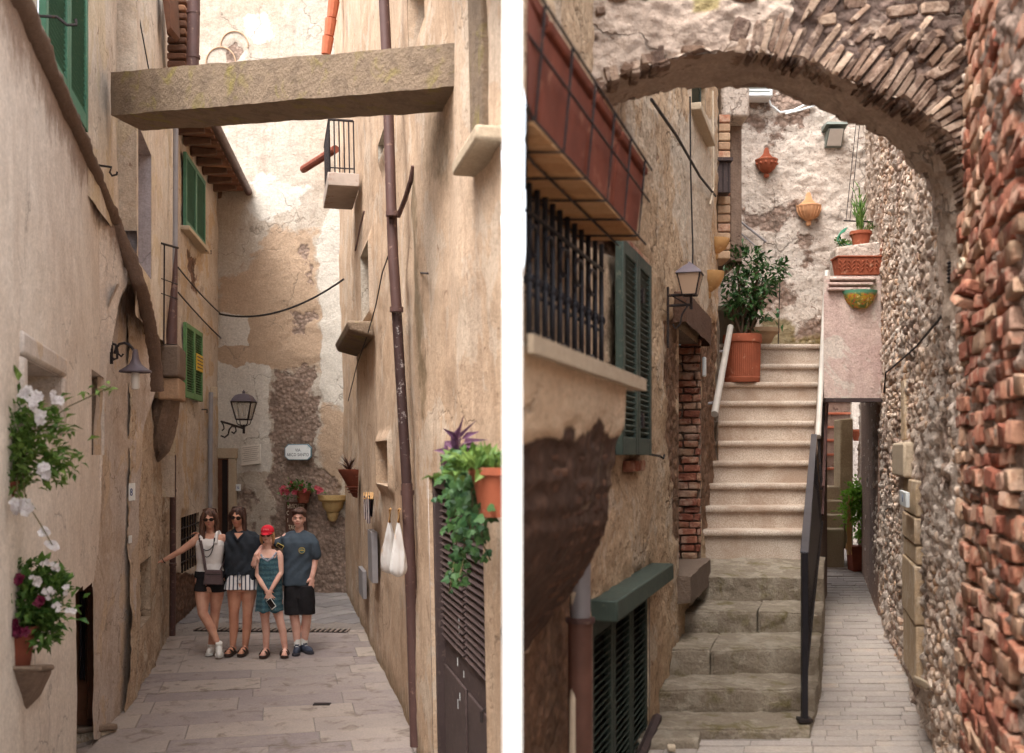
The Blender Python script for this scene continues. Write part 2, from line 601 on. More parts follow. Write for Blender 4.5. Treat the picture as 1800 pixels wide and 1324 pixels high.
def reveal(name, w, h, depth, mat, parent, back=None, grow=0.03):
    u0, u1, z0, z1 = h
    m = MB()
    a = [w.P(u0, z0, grow), w.P(u1, z0, grow), w.P(u1, z1, grow), w.P(u0, z1, grow)]
    b = [w.P(u0, z0, -depth), w.P(u1, z0, -depth), w.P(u1, z1, -depth), w.P(u0, z1, -depth)]
    # sunk frame: keep lip 3 mm inside the wall face
    a = [p - w.n * (grow + 0.003) for p in a]
    for i in range(4):
        j = (i + 1) % 4
        # subdivide for a hand made edge
        m.add([a[i], a[j], b[j], b[i]], [(0, 1, 2, 3)])
    o = m.build(name, mat, parent, smooth=0, fix=False)
    if back is not None:
        MB().add(b, [(0, 1, 2, 3)]).build('recess_back', back, parent, smooth=0, fix=False)
    return o

# ------------------------------------------------------------------ wall materials
_ex1, _ex2 = S(122, 96, 80), S(84, 64, 54)
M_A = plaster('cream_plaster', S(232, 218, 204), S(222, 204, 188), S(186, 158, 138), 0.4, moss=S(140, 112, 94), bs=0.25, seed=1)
M_U = plaster('stained_plaster', S(232, 218, 198), S(216, 190, 162), S(160, 132, 112), 0.55, third=S(222, 198, 158), pit=S(172, 142, 120), bs=0.35, seed=2, stretch=0.14)
M_B = plaster('grey_plaster', S(208, 194, 184), S(196, 172, 150), S(150, 126, 110), 0.5, third=S(212, 184, 152), moss=S(128, 100, 76), bs=0.3, seed=3, pit=S(170, 142, 120))
M_C = plaster('rough_stained_wall', S(214, 188, 158), S(190, 162, 132), S(136, 110, 92), 0.6, third=S(216, 200, 176), pit=S(140, 112, 92), bs=0.7, seed=4, grain=40, speck=0.5)
M_D = plaster('peeling_white_plaster', S(214, 198, 180), S(200, 180, 158), S(150, 116, 90), 0.45, ex1=_ex1, ex2=S(160, 112, 84), third=S(206, 172, 128), pit=S(150, 118, 96), bs=0.4, seed=5)
M_W = plaster('ochre_plaster', S(212, 180, 148), S(200, 164, 128), S(152, 116, 88), 0.6, third=S(214, 190, 164), moss=S(128, 108, 80), bs=0.3, seed=6, stretch=0.16, speck=0.15, pit=S(160, 124, 96))
M_E = plaster('weathered_plaster', S(198, 186, 170), S(192, 174, 152), S(164, 138, 116), 0.5, ex1=S(184, 154, 134), ex2=S(136, 112, 96), ochre=S(202, 170, 138), wh=S(224, 216, 204), pit=S(178, 152, 132), bs=0.5, seed=7, grain=60, speck=0.3)
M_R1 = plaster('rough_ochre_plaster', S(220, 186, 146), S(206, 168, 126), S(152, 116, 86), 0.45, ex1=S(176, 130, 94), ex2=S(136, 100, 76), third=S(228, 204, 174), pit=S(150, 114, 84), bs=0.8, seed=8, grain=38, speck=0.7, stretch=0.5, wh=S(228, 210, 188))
M_BW = plaster('whitewashed_rubble', S(218, 204, 190), S(208, 188, 170), S(172, 144, 126), 0.4, ex1=S(180, 150, 130), ex2=S(148, 120, 104), moss=S(128, 112, 66), wh=S(224, 214, 204), bs=0.7, seed=9, grain=40, speck=0.5, pit=S(160, 130, 114))
M_R2 = plaster('rubble_mortar', S(234, 214, 196), S(222, 196, 174), S(186, 156, 138), 0.35, ex1=S(206, 174, 152), ex2=S(170, 138, 120), third=S(226, 194, 166), bs=0.8, seed=10, grain=50, pit=S(160, 128, 112), speck=0.45)
M_PINK = plaster('pink_plaster', S(214, 188, 172), S(204, 170, 158), S(168, 134, 122), 0.6, third=S(220, 206, 190), bs=0.4, seed=11, pit=S(170, 140, 126), speck=0.3)
M_ARCH = plaster('arch_mortar', S(194, 170, 150), S(174, 148, 128), S(142, 114, 96), 0.4, ex1=S(130, 104, 90), ex2=S(106, 84, 74), bs=1.0, seed=12, grain=36, pit=S(128, 100, 82), moss=S(160, 144, 92))
M_SOFF = plaster('arch_soffit_plaster', S(196, 172, 150), S(180, 154, 132), S(130, 104, 88), 0.4, bs=0.6, seed=13, pit=S(118, 92, 76))
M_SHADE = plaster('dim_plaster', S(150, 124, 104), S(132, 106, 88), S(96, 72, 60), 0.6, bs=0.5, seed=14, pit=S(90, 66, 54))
M_LILAC = plaster('lilac_plaster', S(186, 172, 172), S(172, 158, 156), S(140, 122, 116), 0.4, bs=0.2, seed=15)
M_WHITE = simple('white_limewash', (0.86, 0.85, 0.83, 1), 0.85, var=0.04, sc=3.0, bs=0.08)
M_DARK = simple('dark_interior', S(40, 32, 30), 0.9, var=0.3)

# ------------------------------------------------------------------ ground
def zleft(D): return EYE - 2.5 + 0.014 * D
def zright(D): return 0.03 * (D - 6.2)

gx = np.unique(np.concatenate([np.linspace(-60, -8, 14), np.linspace(-8, 8, 65), np.linspace(8, 60, 14)]))
gy = np.unique(np.concatenate([np.linspace(-40, -2, 12), np.linspace(-2, 22, 97), np.linspace(22, 120, 16)]))
GX, GY = np.meshgrid(gx, gy)
wdt = np.interp(GY, [-5, 1.5, 2.5, 6], [4.0, 1.0, 0.25, 0.3])
mid_ = np.interp(GY, [2.5, 5, 17], [0.0, 0.2, 0.2])
t_ = ss(GX, mid_ - wdt, mid_ + wdt)
YC = np.clip(GY, 0, 25)
GZ = (1 - t_) * zleft(YC) + t_ * zright(np.clip(YC, 0, 13.6)) - 0.009
M_GROUND = plaster('worn_paving_ground', S(150, 138, 130), S(138, 126, 118), S(112, 100, 92), 0.4, bs=0.5, seed=16)
I = np.arange(GX.size).reshape(GX.shape)
q_ = np.stack([I[:-1, :-1], I[:-1, 1:], I[1:, 1:], I[1:, :-1]], -1).reshape(-1, 4)
tag(np_mesh('ground', np.stack([GX, GY, GZ], -1).reshape(-1, 3), q_, M_GROUND), kind='structure')

# ================================================================== LEFT ALLEY
# ---- near house on the left (lower wall, ledge, upper wall)
house_a = empty('cream_house', (-3.6, 7.0, -0.75), 'tall cream plastered house with sloping stone ledge at the left edge', 'house')
WA = Wall(-0.9135 - 0.285 * 3.0, 3.0, -0.9135 - 0.285 * 12.0, 12.0, (0, 8))
def clipA(P):
    px, py = proj(P)
    return px <= np.interp(py, [-999, 430, 480, 513, 526, 573, 629, 699, 815, 950, 1028, 1040, 1400],
                           [400, 400, 236, 217, 210, 200, 190, 185, 180, 173, 164, 134, 134])
hA_win = hole_px(WA, 38, 104, 640, 760, 60)
hA_slot = hole_px(WA, 161, 184, 655, 800, 170)
ledgeZ = EYE + 2.13
lp = [(-20, -110, 3.95), (30, 0, 4.86), (68, 85, 5.4), (105, 170, 6.2), (140, 248, 7.1), (170, 320, 8.1), (200, 390, 8.7), (225, 450, 8.85), (243, 495, 8.95), (256, 540, 9.25), (266, 590, 9.5), (274, 640, 9.7), (278, 690, 9.8)]
def clipA2(P):
    px, py = proj(P)
    return clipA(P) & (py > np.interp(px, [p[0] for p in lp], [p[1] for p in lp]) - 8)
def bendA(P):
    D = P[..., 1]; Dn = np.where(D > 8.4, 8.4 + (D - 8.4) * 0.22, D)
    k = (Dn / D)[..., None]
    c = np.array([0, 0, EYE])
    return c + (P - c) * k
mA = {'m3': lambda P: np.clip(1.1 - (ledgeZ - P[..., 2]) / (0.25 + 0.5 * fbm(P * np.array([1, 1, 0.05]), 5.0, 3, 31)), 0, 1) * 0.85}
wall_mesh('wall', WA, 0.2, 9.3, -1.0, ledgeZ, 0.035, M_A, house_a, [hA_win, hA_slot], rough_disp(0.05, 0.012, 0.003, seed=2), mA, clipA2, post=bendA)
wall_mesh('near_wall', WA, -4.4, 0.205, -1.0, ledgeZ, 0.1, M_A, house_a, (), rough_disp(0.05, 0.012, 0.003, seed=2))
reveal('window_reveal', WA, hA_win, 0.35, M_B, house_a, M_DARK)
reveal('wall_recess', WA, hA_slot, 0.3, M_A, house_a, M_A)
# stone ledge
lpts = [pt(*p) for p in lp]
dense = []
for i in range(len(lpts) - 1):
    for k in range(14):
        dense.append(lpts[i].lerp(lpts[i + 1], k / 14))
mled = MB()
mled.tube(dense, [0.042 + 0.006 * mnoise.noise(Vector((p.y * 3.1, p.z * 3, 2))) for p in dense], 10, flat=1.5)
M_LEDGE = stone('ledge_stone', [S(120, 98, 84), S(98, 78, 66), S(140, 118, 100)], 7.0, 0.9, spread=0.4)
for i, v in enumerate(mled.v):
    v = Vector(v); mled.v[i] = tuple(v + Vector((1, 1, 1)) * 0.010 * mnoise.noise(v * 5) + Vector((1, 0, 1)) * 0.009 * mnoise.noise(v * 27))
mled.build('ledge', M_LEDGE, house_a, smooth=0.9)
# upper wall above the ledge
WU1 = Wall(-1.361 - 0.2254 * 3.0, 3.0, -1.361 - 0.2254 * 9.0, 9.0, (0, 6))
hU = hole_px(WU1, 66, 141, -130, 196, 120)
wall_mesh('upper_wall', WU1, 0, WU1.L, ledgeZ - 0.25, 6.6, 0.04, M_U, house_a, [hU], rough_disp(0.05, 0.02, 0.006, seed=3), None, low())
WUe = Wall(-3.60, 9.0, -3.226, 9.0, (-3.3, 0))
wall_mesh('corner_wall', WUe, 0, WUe.L, ledgeZ - 0.2, 6.6, 0.04, M_U, house_a, (), rough_disp(0.03, 0.02, 0.006, seed=4))
WU2 = Wall(-1.2 - 0.2254 * 9.0, 9.0, -1.2 - 0.2254 * 12.4, 12.4, (0, 9))
hU2 = hole_px(WU2, 243, 266, 235, 470, 250)
wall_mesh('side_wall', WU2, 0, WU2.L, EYE + 1.2, 6.6, 0.035, M_U, house_a, [hU2], rough_disp(0.05, 0.02, 0.006, seed=5), None, low())
reveal('window_reveal', WU2, hU2, 0.32, M_LILAC, house_a, M_LILAC)
WUf = Wall(-1.2 - 0.2254 * 12.4, 12.4, -4.6, 12.4, (-4, 20))
wall_mesh('rear_wall', WUf, 0, 0.6, EYE - 0.5, 6.6, 0.15, M_U, house_a)
mr = MB(); mr.hexa([(-7, 2.5, 3.0), (-2.05, 2.5, 3.0), (-3.95, 12.4, 7.6), (-9, 12.4, 7.6), (-7, 2.5, 3.2), (-2.05, 2.5, 3.2), (-3.95, 12.4, 7.8), (-9, 12.4, 8.0)])
M_TILE = stone('roof_tile', [S(140, 96, 74), S(110, 78, 62), S(168, 122, 92)], 8, 0.4)
mr.build('roof', M_TILE, house_a, smooth=0)

# ---- rounded plaster buttress of the next house
house_b = empty('buttress_house', (-3.5, 9.6, -0.75), 'rounded grey plaster house corner under the hooded arch with doorway', 'house')
ys = np.linspace(500, 1300, 100); ts = np.linspace(0, 1, 28)
Ly = np.interp(ys, [500, 513, 526, 573, 629, 699, 815, 1000, 1040, 1300], [205, 200, 194, 184, 174, 168, 164, 160, 164, 164])
Ry = np.interp(ys, [500, 533, 586, 629, 676, 709, 749, 840, 1000, 1160, 1255, 1300], [252, 260, 268, 277, 277, 267, 253, 247, 242, 236, 231, 229])
T, Yy = np.meshgrid(ts, ys)
PX = Ly[:, None] * (1 - T) + Ry[:, None] * T
flare = np.interp(ys, [500, 620, 690, 780, 1300], [0.85, 0.75, 0.45, 0.0, 0.0])
DD = 8.52 + T * 1.45 + flare[:, None] * (T ** 1.3) + np.sin(T * math.pi) * np.interp(ys, [500, 640, 760, 1300], [0.16, 0.14, 0.06, 0.04])[:, None]
PB = np.stack([(PX - CX) / F * DD, DD, EYE + (HY - Yy) / F * DD], -1)
PB[..., 0] += 0.03 * (fbm(PB, 5.0, 4, 71) - 0.5)
I = np.arange(PB[..., 0].size).reshape(T.shape)
q_ = np.stack([I[:-1, :-1], I[:-1, 1:], I[1:, 1:], I[1:, :-1]], -1).reshape(-1, 4)[:, ::-1]
m3b = 0.8 * pmask(PB, [(205, 500), (262, 500), (280, 640), (262, 610), (235, 570), (205, 575)], 60, 6)
np_mesh('buttress_wall', PB.reshape(-1, 3) - np.array(wloc(house_b)), q_, M_B, house_b, {'m3': m3b.ravel()})
# return of the buttress into the wall behind
mret = MB()
for i in range(len(ys) - 1):
    a, b = Vector(PB[i, -1]), Vector(PB[i + 1, -1])
    mret.add([a, b, b + Vector((-0.35, 0.75, 0)), a + Vector((-0.35, 0.75, 0))], [(0, 1, 2, 3)])
mret.build('buttress_return', M_B, house_b, smooth=0.8)

# ---- stained stone house with corbel
house_c = empty('stained_stone_house', (-4.0, 11.5, -0.75), 'rough brown stained stone house with corbelled overhang and niche window', 'house')
WC = Wall(-1.358 - 0.2254 * 9.6, 9.6, -1.358 - 0.2254 * 13.75, 13.75, (0, 11))
hC = hole_px(WC, 246, 265, 985, 1096, 255)
wall_mesh('wall', WC, 0, WC.L, -1.0, EYE + 1.3, 0.03, M_C, house_c, [hC], rough_disp(0.09, 0.06, 0.025, seed=6))
reveal('window_reveal', WC, hC, 0.25, M_C, house_c, M_DARK)
WCe = Wall(-1.358 - 0.2254 * 13.75, 13.75, -5.2, 13.75, (-4, 20))
wall_mesh('far_wall', WCe, 0, 0.6, -1.0, EYE + 4.0, 0.1, M_C, house_c)
# corbel: stone block, brick course, bulging underside
D_c = 11.3
def pquad(x0, x1, y0, y1, d): return [pt(x0, y1, d), pt(x1, y1, d), pt(x1, y0, d), pt(x0, y0, d)]
M_BLOCK = stone('corbel_stone', [S(126, 108, 94), S(150, 130, 112), S(108, 90, 78)], 9, 0.8, spread=0.3)
MB().prism(pquad(280, 316, 606, 662, D_c), (-0.15, 0.7, 0)).build('corbel_block', M_BLOCK, house_c, bevel=0.03, bseg=3)
M_BRKC = stone('corbel_brick', [S(196, 166, 136), S(176, 142, 114), S(206, 180, 150)], 14, 0.7, spread=0.5)
MB().prism(pquad(277, 315, 664, 702, D_c + 0.05), (-0.15, 0.7, 0)).build('brick_course', M_BRKC, house_c, bevel=0.02)
mc = MB()
ring = []
for i in range(13):
    t = i / 12
    y = 700 + 112 * t
    xl = np.interp(t, [0, .15, .4, .7, 1], [272, 262, 252, 252, 266])
    xr = np.interp(t, [0, .3, .6, .85, 1], [317, 314, 308, 298, 280])
    bulge = 0.35 * (1 - t) ** 0.7
    row = []
    for k in range(15):
        s_ = k / 14
        d = D_c + 0.45 - bulge * math.sin(math.pi * (0.15 + 0.85 * s_)) + 0.05 * mnoise.noise(Vector((i * .5, k * .6, 3)))
        row.append(pt(xl + (xr - xl) * s_, y, d))
    ring.append(row)
vs = [p for r in ring for p in r]
mc.add(vs, [(i * 15 + k, i * 15 + k + 1, (i + 1) * 15 + k + 1, (i + 1) * 15 + k) for i in range(12) for k in range(14)])
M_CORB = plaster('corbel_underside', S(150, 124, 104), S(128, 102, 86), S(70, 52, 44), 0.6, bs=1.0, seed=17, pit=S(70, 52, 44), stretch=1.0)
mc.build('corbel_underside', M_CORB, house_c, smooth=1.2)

# ---- pale house with green shutters
house_d = empty('pale_shuttered_house', (-4.7, 15.5, -0.6), 'pale peeling house with two green shuttered windows and tiled eave', 'house')
WD = Wall(-4.445, 13.7, -4.93, 17.6, (0, 15))
hD3 = hole_px(WD, 318, 350, 905, 1000, 335)
mD = {'m1': lambda P: np.maximum(pmask(P, [(300, 1005), (352, 1010), (360, 1100), (300, 1130)], 10, 6),
                                 0.9 * pmask(P, [(330, 440), (350, 455), (352, 520), (338, 510)], 14, 10))}
wall_mesh('wall', WD, 0, WD.L, -1.0, EYE + 4.5, 0.035, M_D, house_d, [hD3], rough_disp(0.06, 0.03, 0.01, 0.05, seed=7), mD)
reveal('window_reveal', WD, hD3, 0.2, M_C, house_d, M_DARK)
m = MB()
m.prism([(-9, 2.6, -1), (-2.55, 2.6, -1), (-4.2, 8.2, -1), (-4.6, 9.6, -1), (-5.2, 13.6, -1), (-5.6, 17.4, -1), (-9, 17.4, -1)], (0, 0, 6.2)); m.build('light_leak_block', M_B, house_a, smooth=0)  # unseen block added behind the left walls to stop light leaking through
# ---- wall closing the alley
house_e = empty('end_wall_house', (-3.7, 17.4, -0.6), 'large weathered house wall with patchy plaster closing the alley', 'house')
WE = Wall(-6.2, 17.75, -1.9, 17.0, (-3, 0))
mE = {
 'm1': lambda P: (0.55 + 0.75 * (fbm(P, 4.0, 4, 77) - 0.3)).clip(0, 1.05) * np.maximum.reduce([
     pmask(P, [(472, 645), (560, 640), (566, 720), (560, 800), (604, 850), (640, 1060), (440, 1060), (474, 900), (470, 830)], 26, 16),
     0.85 * pmask(P, [(512, 415), (552, 420), (556, 530), (534, 500)], 24, 14),
     0.8 * pmask(P, [(500, 545), (560, 535), (556, 600), (510, 600)], 26, 14),
     pmask(P, [(392, 85), (412, 72), (430, 88), (424, 112), (396, 112)], 10, 5),
     pmask(P, [(572, 60), (582, 50), (584, 92), (570, 92)], 8, 4),
     0.7 * pmask(P, [(392, 850), (440, 830), (470, 880), (450, 960), (392, 930)], 30, 20)]),
 'm2': lambda P: np.maximum.reduce([
     pmask(P, [(560, 420), (590, 330), (622, 330), (622, 720), (566, 705)], 20, 9),
     pmask(P, [(378, 630), (420, 648), (440, 640), (472, 640), (474, 830), (380, 835)], 14, 9),
     pmask(P, [(378, 545), (436, 555), (438, 606), (378, 612)], 12, 8),
     0.7 * pmask(P, [(440, 290), (560, 330), (480, 400), (430, 380)], 30, 20),
     0.75 * pmask(P, [(420, 20), (480, 20), (480, 80), (440, 80)], 30, 15)]),
 'm4': lambda P: np.maximum(pmask(P, [(382, 500), (440, 470), (480, 395), (556, 410), (566, 650), (470, 648), (430, 655), (382, 650)], 40, 18),
     0.8 * pmask(P, [(560, 700), (615, 720), (600, 860), (560, 850)], 30, 12))}
wall_mesh('wall', WE, 0, WE.L, -1.0, 10.2, 0.03, M_E, house_e, (), rough_disp(0.05, 0.02, 0.008, 0.03, seed=8), mE)

# ================================================================== WEDGE HOUSE BETWEEN THE ALLEYS
house_w = empty('corner_house', (0.3, 7.0, -0.4), 'tall ochre plastered house standing between the two alleys', 'house')
WW = Wall(1.118 - 0.2262 * 3.6, 3.6, 1.118 - 0.2262 * 17.6, 17.6, (-3, 9), 0.02, -0.62)
hW_door = hole_px(WW, 757, 852, 800, 1400, 800)
hW_door = (hW_door[0], hW_door[1], -1.2, WW.hit(762, 838)[1])
hW_niche = hole_px(WW, 660, 681, 775, 852, 670)
hW_top = hole_px(WW, 716, 746, -60, 78, 730)
hW_b = hole_px(WW, 664, 683, 232, 268, 672)
hW_c = hole_px(WW, 634, 648, 436, 560, 640)
mW = {'m3': lambda P: np.maximum.reduce([
        0.8 * np.clip(1 - (P[..., 2] + 0.75) / (0.25 + 0.7 * fbm(P * np.array([1, 1, .1]), 4.0, 3, 41)), 0, 1),
        0.75 * pmask(P, [(712, 300), (732, 300), (745, 560), (752, 740), (740, 740), (722, 520)], 14, 6),
        0.6 * pmask(P, [(740, 200), (800, 190), (790, 330), (745, 330)], 40, 16)])}
def disp_W(U, Z, P, mk):
    o = rough_disp(0.07, 0.02, 0.005, seed=9)(U, Z, P, mk)
    px, py = proj(P)
    # the wall steps back beyond the drainpipe; shallow vertical swellings nearer
    o = o - 0.05 * ss(px, 735, 715) * 1.0 + 0.03 * np.exp(-((px - 815) / 14) ** 2)
    return o
wall_mesh('alley_wall', WW, 0, WW.L, -1.1, 9.0, 0.035, M_W, house_w, [hW_door, hW_niche, hW_top, hW_b, hW_c], disp_W, mW, lambda P: (proj(P)[0] < 886) & low()(P))
reveal('door_reveal', WW, hW_door, 0.16, M_W, house_w)
reveal('window_reveal', WW, hW_niche, 0.28, M_W, house_w, M_DARK)
reveal('window_reveal', WW, hW_top, 0.3, M_W, house_w, M_DARK)
reveal('window_reveal', WW, hW_b, 0.22, M_E, house_w, M_E)
reveal('window_reveal', WW, hW_c, 0.22, M_E, house_w, M_E)
WR = Wall(-1.11 + 0.308 * 3.5, 3.5, -1.11 + 0.308 * 9.95, 9.95, (3, 6))
hR_sh2 = hole_px(WR, 1042, 1142, 1060, 1330, 1100)
hR_sh2 = (hR_sh2[0], hR_sh2[1], -0.6, WR.hit(1100, 1052)[1])
hR_door = (WR.hit(1193, 760)[0], WR.hit(1193, 760)[0] + 1.12, EYE - 0.85, WR.hit(1200, 583)[1])
hR_grl = (WR.hit(935, 500)[0], WR.hit(1040, 500)[0], EYE + 0.25, EYE + 0.95)
hR_up = hole_px(WR, 1216, 1240, 120, 214, 1228)
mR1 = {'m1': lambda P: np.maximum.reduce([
        0.8 * pmask(P, [(1165, 560), (1195, 560), (1198, 950), (1182, 950)], 18, 8),
        0.9 * pmask(P, [(1232, 590), (1262, 560), (1262, 900), (1236, 950)], 14, 8),
        0.9 * pmask(P, [(1040, 400), (1130, 440), (1132, 470), (1040, 432)], 12, 5),
        0.7 * pmask(P, [(1120, 1000), (1150, 1000), (1140, 1280), (1120, 1280)], 18, 8),
        0.6 * pmask(P, [(1100, 800), (1130, 790), (1130, 830), (1100, 840)], 14, 8),
        0.9 * pmask(P, [(900, 1000), (1035, 1030), (1032, 1340), (900, 1340)], 30, 12)]),  # brown stained, peeling plaster, with the shadow under the corbel coloured in
       'm2': lambda P: np.maximum.reduce([
        0.75 * pmask(P, [(1180, 200), (1262, 190), (1262, 560), (1225, 540), (1195, 420), (1180, 380)], 50, 25),
        0.6 * pmask(P, [(1085, 200), (1120, 170), (1135, 380), (1100, 330)], 40, 20)])}
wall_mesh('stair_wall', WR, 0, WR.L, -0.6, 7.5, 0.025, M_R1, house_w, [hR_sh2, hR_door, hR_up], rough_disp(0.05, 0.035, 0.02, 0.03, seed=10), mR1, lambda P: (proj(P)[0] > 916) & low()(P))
reveal('window_reveal', WR, hR_sh2, 0.12, M_R1, house_w, M_DARK)
reveal('window_reveal', WR, hR_up, 0.12, M_R1, house_w, M_DARK)
WRb = Wall(WR.P(WR.L, 0).x, 9.95, 2.42, 12.8, (4, 11))
wall_mesh('back_return_wall', WRb, 0, WRb.L, 0.4, 7.5, 0.05, M_R1, house_w, (), rough_disp(0.05, 0.03, 0.01, seed=11))
# roof slab of the wedge house
mr = MB(); mr.prism([(-0.1, 4.0, 3.7), (0.15, 4.0, 3.7), (1.95, 9.9, 6.5), (2.4, 12.8, 7.8), (2.0, 17.6, 9.6), (-2.9, 17.6, 9.8), (-1.1, 9.0, 6.1)], (0, 0, 0.15))
mr.build('roof', M_TILE, house_w, smooth=0)
# whitewashed fin where the house comes to a point
mf = MB()
pl = [(-0.0224, 2.4), (0.0236, 2.4), (0.0335, 3.55), (0.05, 4.6), (-0.047, 5.15)]
mf.prism([(x, y, -1.0) for x, y in pl], (0, 0, 6.5))
o = mf.build('corner_pier', M_WHITE, None, (0, 2.4, -0.3), smooth=0)
tag(o, 'narrow bright white pier running the full height between the two alleys', 'pier')

# ================================================================== RIGHT ALLEY
# ---- rubble wall on the right
wall_r = empty('rubble_wall', (2.6, 6.5, 0), 'high rubble stone wall with red bricks along the right edge', 'wall')
W2 = Wall(0.76 + 0.28 * 2.2, 2.2, 0.76 + 0.28 * 14.5, 14.5, (1.5, 6))
hR2_n = hole_px(W2, 1566, 1580, 676, 722, 1573)
def disp_R2(U, Z, P, mk):
    f1, f2, idv = worley(U + 0.03 * fbm(P, 6.0, 2, 5), Z, 0.12, 0.075, 21, 0.9)
    dome = np.clip(f2 - f1, 0, 0.6)
    o = 0.05 * dome * (0.3 + 1.2 * idv) + 0.010 - 0.006 * ss(P[..., 1], 5.0, 4.7) + 0.07 * (fbm(P, 1.3, 3, 14) - 0.5) + 0.028 * (fbm(P, 7.0, 4, 15) - 0.5) + 0.008 * (fbm(P, 26.0, 2, 16) - 0.5)
    return o
mR2 = {'m1': lambda P: np.clip(0.5 + 2.4 * (fbm(P, (2.6, 2.6, 1.6), 4, 61) - 0.47), 0, 1) * (0.55 + 0.45 * ss(P[..., 1], 12, 8)) * 0.6 + 0.6 * ss(P[..., 1], 5.1, 4.6)}
wall_mesh('wall', W2, 0, W2.L, -0.6, 6.5, 0.025, M_R2, wall_r, [hR2_n], disp_R2, mR2, low())
wall_mesh('near_wall', W2, -3.6, 0.005, -0.6, EYE + 1.3, 0.06, M_R2, wall_r, (), disp_R2, None)
reveal('recess', W2, hR2_n, 0.2, M_R2, wall_r, M_DARK)

# ---- wall behind the stairs
house_f = empty('whitewashed_house', (3.4, 12.7, 2.8), 'whitewashed rubble house wall behind the top of the stairs', 'house')
WB = Wall(2.2, 12.65, 4.6, 12.65, (3, 0))
mBW = {'m1': lambda P: np.clip(0.35 + 2.6 * (fbm(P, 2.2, 4, 81) - 0.5) - 0.9 * pmask(P, [(1440, 160), (1560, 160), (1560, 460), (1440, 460)], 60, 20), 0, 1) * 0.9,
       'm2': lambda P: np.maximum(0.8 * pmask(P, [(1310, 120), (1480, 120), (1480, 190), (1310, 200)], 30, 12), 0.9 * pmask(P, [(1280, 150), (1345, 150), (1345, 215), (1280, 240)], 8, 3) * 0),
       'm3': lambda P: pmask(P, [(1340, 555), (1390, 560), (1400, 595), (1450, 590), (1450, 612), (1340, 612)], 20, 14)}
def disp_BW(U, Z, P, mk):
    f1, f2, idv = worley(U + 0.06 * fbm(P, 5.0, 2, 6), Z, 0.24, 0.13, 22, 0.9)
    return 0.035 * np.clip(f2 - f1, 0, 0.5) * (0.3 + idv) + 0.035 * (fbm(P, 6.0, 4, 25) - 0.5) + 0.018 * (fbm(P, 20.0, 2, 26) - 0.5)
wall_mesh('wall', WB, 0, WB.L, EYE + 0.9, 7.8, 0.025, M_BW, house_f, (), disp_BW, mBW)
# ================================================================== generic object builders
M_IRON = simple('wrought_iron', S(52, 46, 46), 0.6, 0.4, 0.3, 20, 0.2, wear=S(96, 70, 56), wsc=30)
M_IRONB = simple('black_iron', S(40, 38, 42), 0.45, 0.3, 0.2, 20, 0.1)
M_GREEN = simple('green_paint', S(78, 124, 100), 0.6, 0, 0.18, 8, 0.12, wear=S(110, 140, 110), wsc=35)
M_GREEN2 = simple('leaf_green_paint', S(92, 132, 84), 0.6, 0, 0.18, 8, 0.12, wear=S(130, 150, 100), wsc=35)
M_DGREEN = simple('dark_green_paint', S(66, 78, 70), 0.6, 0, 0.25, 8, 0.15, wear=S(96, 98, 84), wsc=40)
M_DGREEN2 = simple('old_green_wood', S(52, 62, 54), 0.7, 0, 0.35, 10, 0.25, wear=S(84, 80, 66), wsc=30)
M_PIPE = simple('brown_pipe_paint', S(92, 68, 64), 0.5, 0.1, 0.2, 5, 0.08, wear=S(130, 104, 92), wsc=18)
M_PIPEW = simple('scuffed_pipe', S(72, 52, 50), 0.55, 0.1, 0.3, 9, 0.2, wear=S(190, 180, 176), wsc=16)
M_GREYPIPE = simple('grey_pipe', S(150, 146, 148), 0.5, 0.2, 0.2, 6, 0.08)
M_TERRA = simple('terracotta', S(160, 88, 62), 0.85, 0, 0.3, 6, 0.3, wear=S(184, 132, 106), wsc=9)
M_TERRA2 = simple('terracotta_dark', S(126, 66, 48), 0.85, 0, 0.35, 6, 0.3, wear=S(150, 98, 76), wsc=9)
M_OCHREPOT = simple('ochre_clay', S(204, 158, 104), 0.85, 0, 0.25, 7, 0.25, wear=S(220, 186, 140), wsc=12)
M_SOIL = simple('soil', S(64, 50, 42), 0.95, 0, 0.4, 30, 0.6)
M_WOODD = simple('dark_door_wood', S(70, 56, 54), 0.7, 0, 0.3, 10, 0.3, wear=S(92, 76, 70), wsc=20)
M_WOODB = simple('brown_door_wood', S(110, 72, 52), 0.6, 0, 0.3, 10, 0.25)
M_STONEF = stone('dressed_stone', [S(196, 178, 154), S(178, 158, 134), S(206, 190, 170)], 8, 0.5, spread=0.4)
M_LAMPGL = glassmat('lamp_glass', S(200, 192, 180), 0.2, 0.3)
M_LAMPCAP = simple('lamp_cap', S(96, 86, 92), 0.55, 0.3, 0.2, 14, 0.1)
M_BULB = simple('frosted_jar', S(214, 208, 200), 0.4, 0, 0.08, 20, 0)
M_LEAF = leafmat('green_leaves', S(70, 112, 48), S(122, 156, 74))
M_LEAFD = leafmat('dark_glossy_leaves', S(44, 84, 42), S(98, 136, 76), 0.15, 0.35)
M_IVY = leafmat('ivy_leaves', S(40, 80, 48), S(84, 122, 66), 0.15)
M_LEAFY = leafmat('pale_leaves', S(84, 122, 52), S(140, 168, 82), 0.25)
M_PURPLE = leafmat('purple_leaves', S(88, 58, 84), S(124, 84, 112), 0.2)
M_STEM = simple('stem', S(96, 88, 56), 0.8, 0, 0.3, 20, 0.1)
M_TWIG = simple('woody_stem', S(92, 74, 58), 0.85, 0, 0.3, 20, 0.2)
M_FLW = leafmat('white_petals', S(236, 232, 230), S(222, 214, 216), 0.3, k=0.85)
M_FLR = leafmat('red_petals', S(206, 66, 84), S(230, 120, 130), 0.2)
M_FLM = leafmat('magenta_petals', S(140, 30, 74), S(96, 24, 52), 0.2)
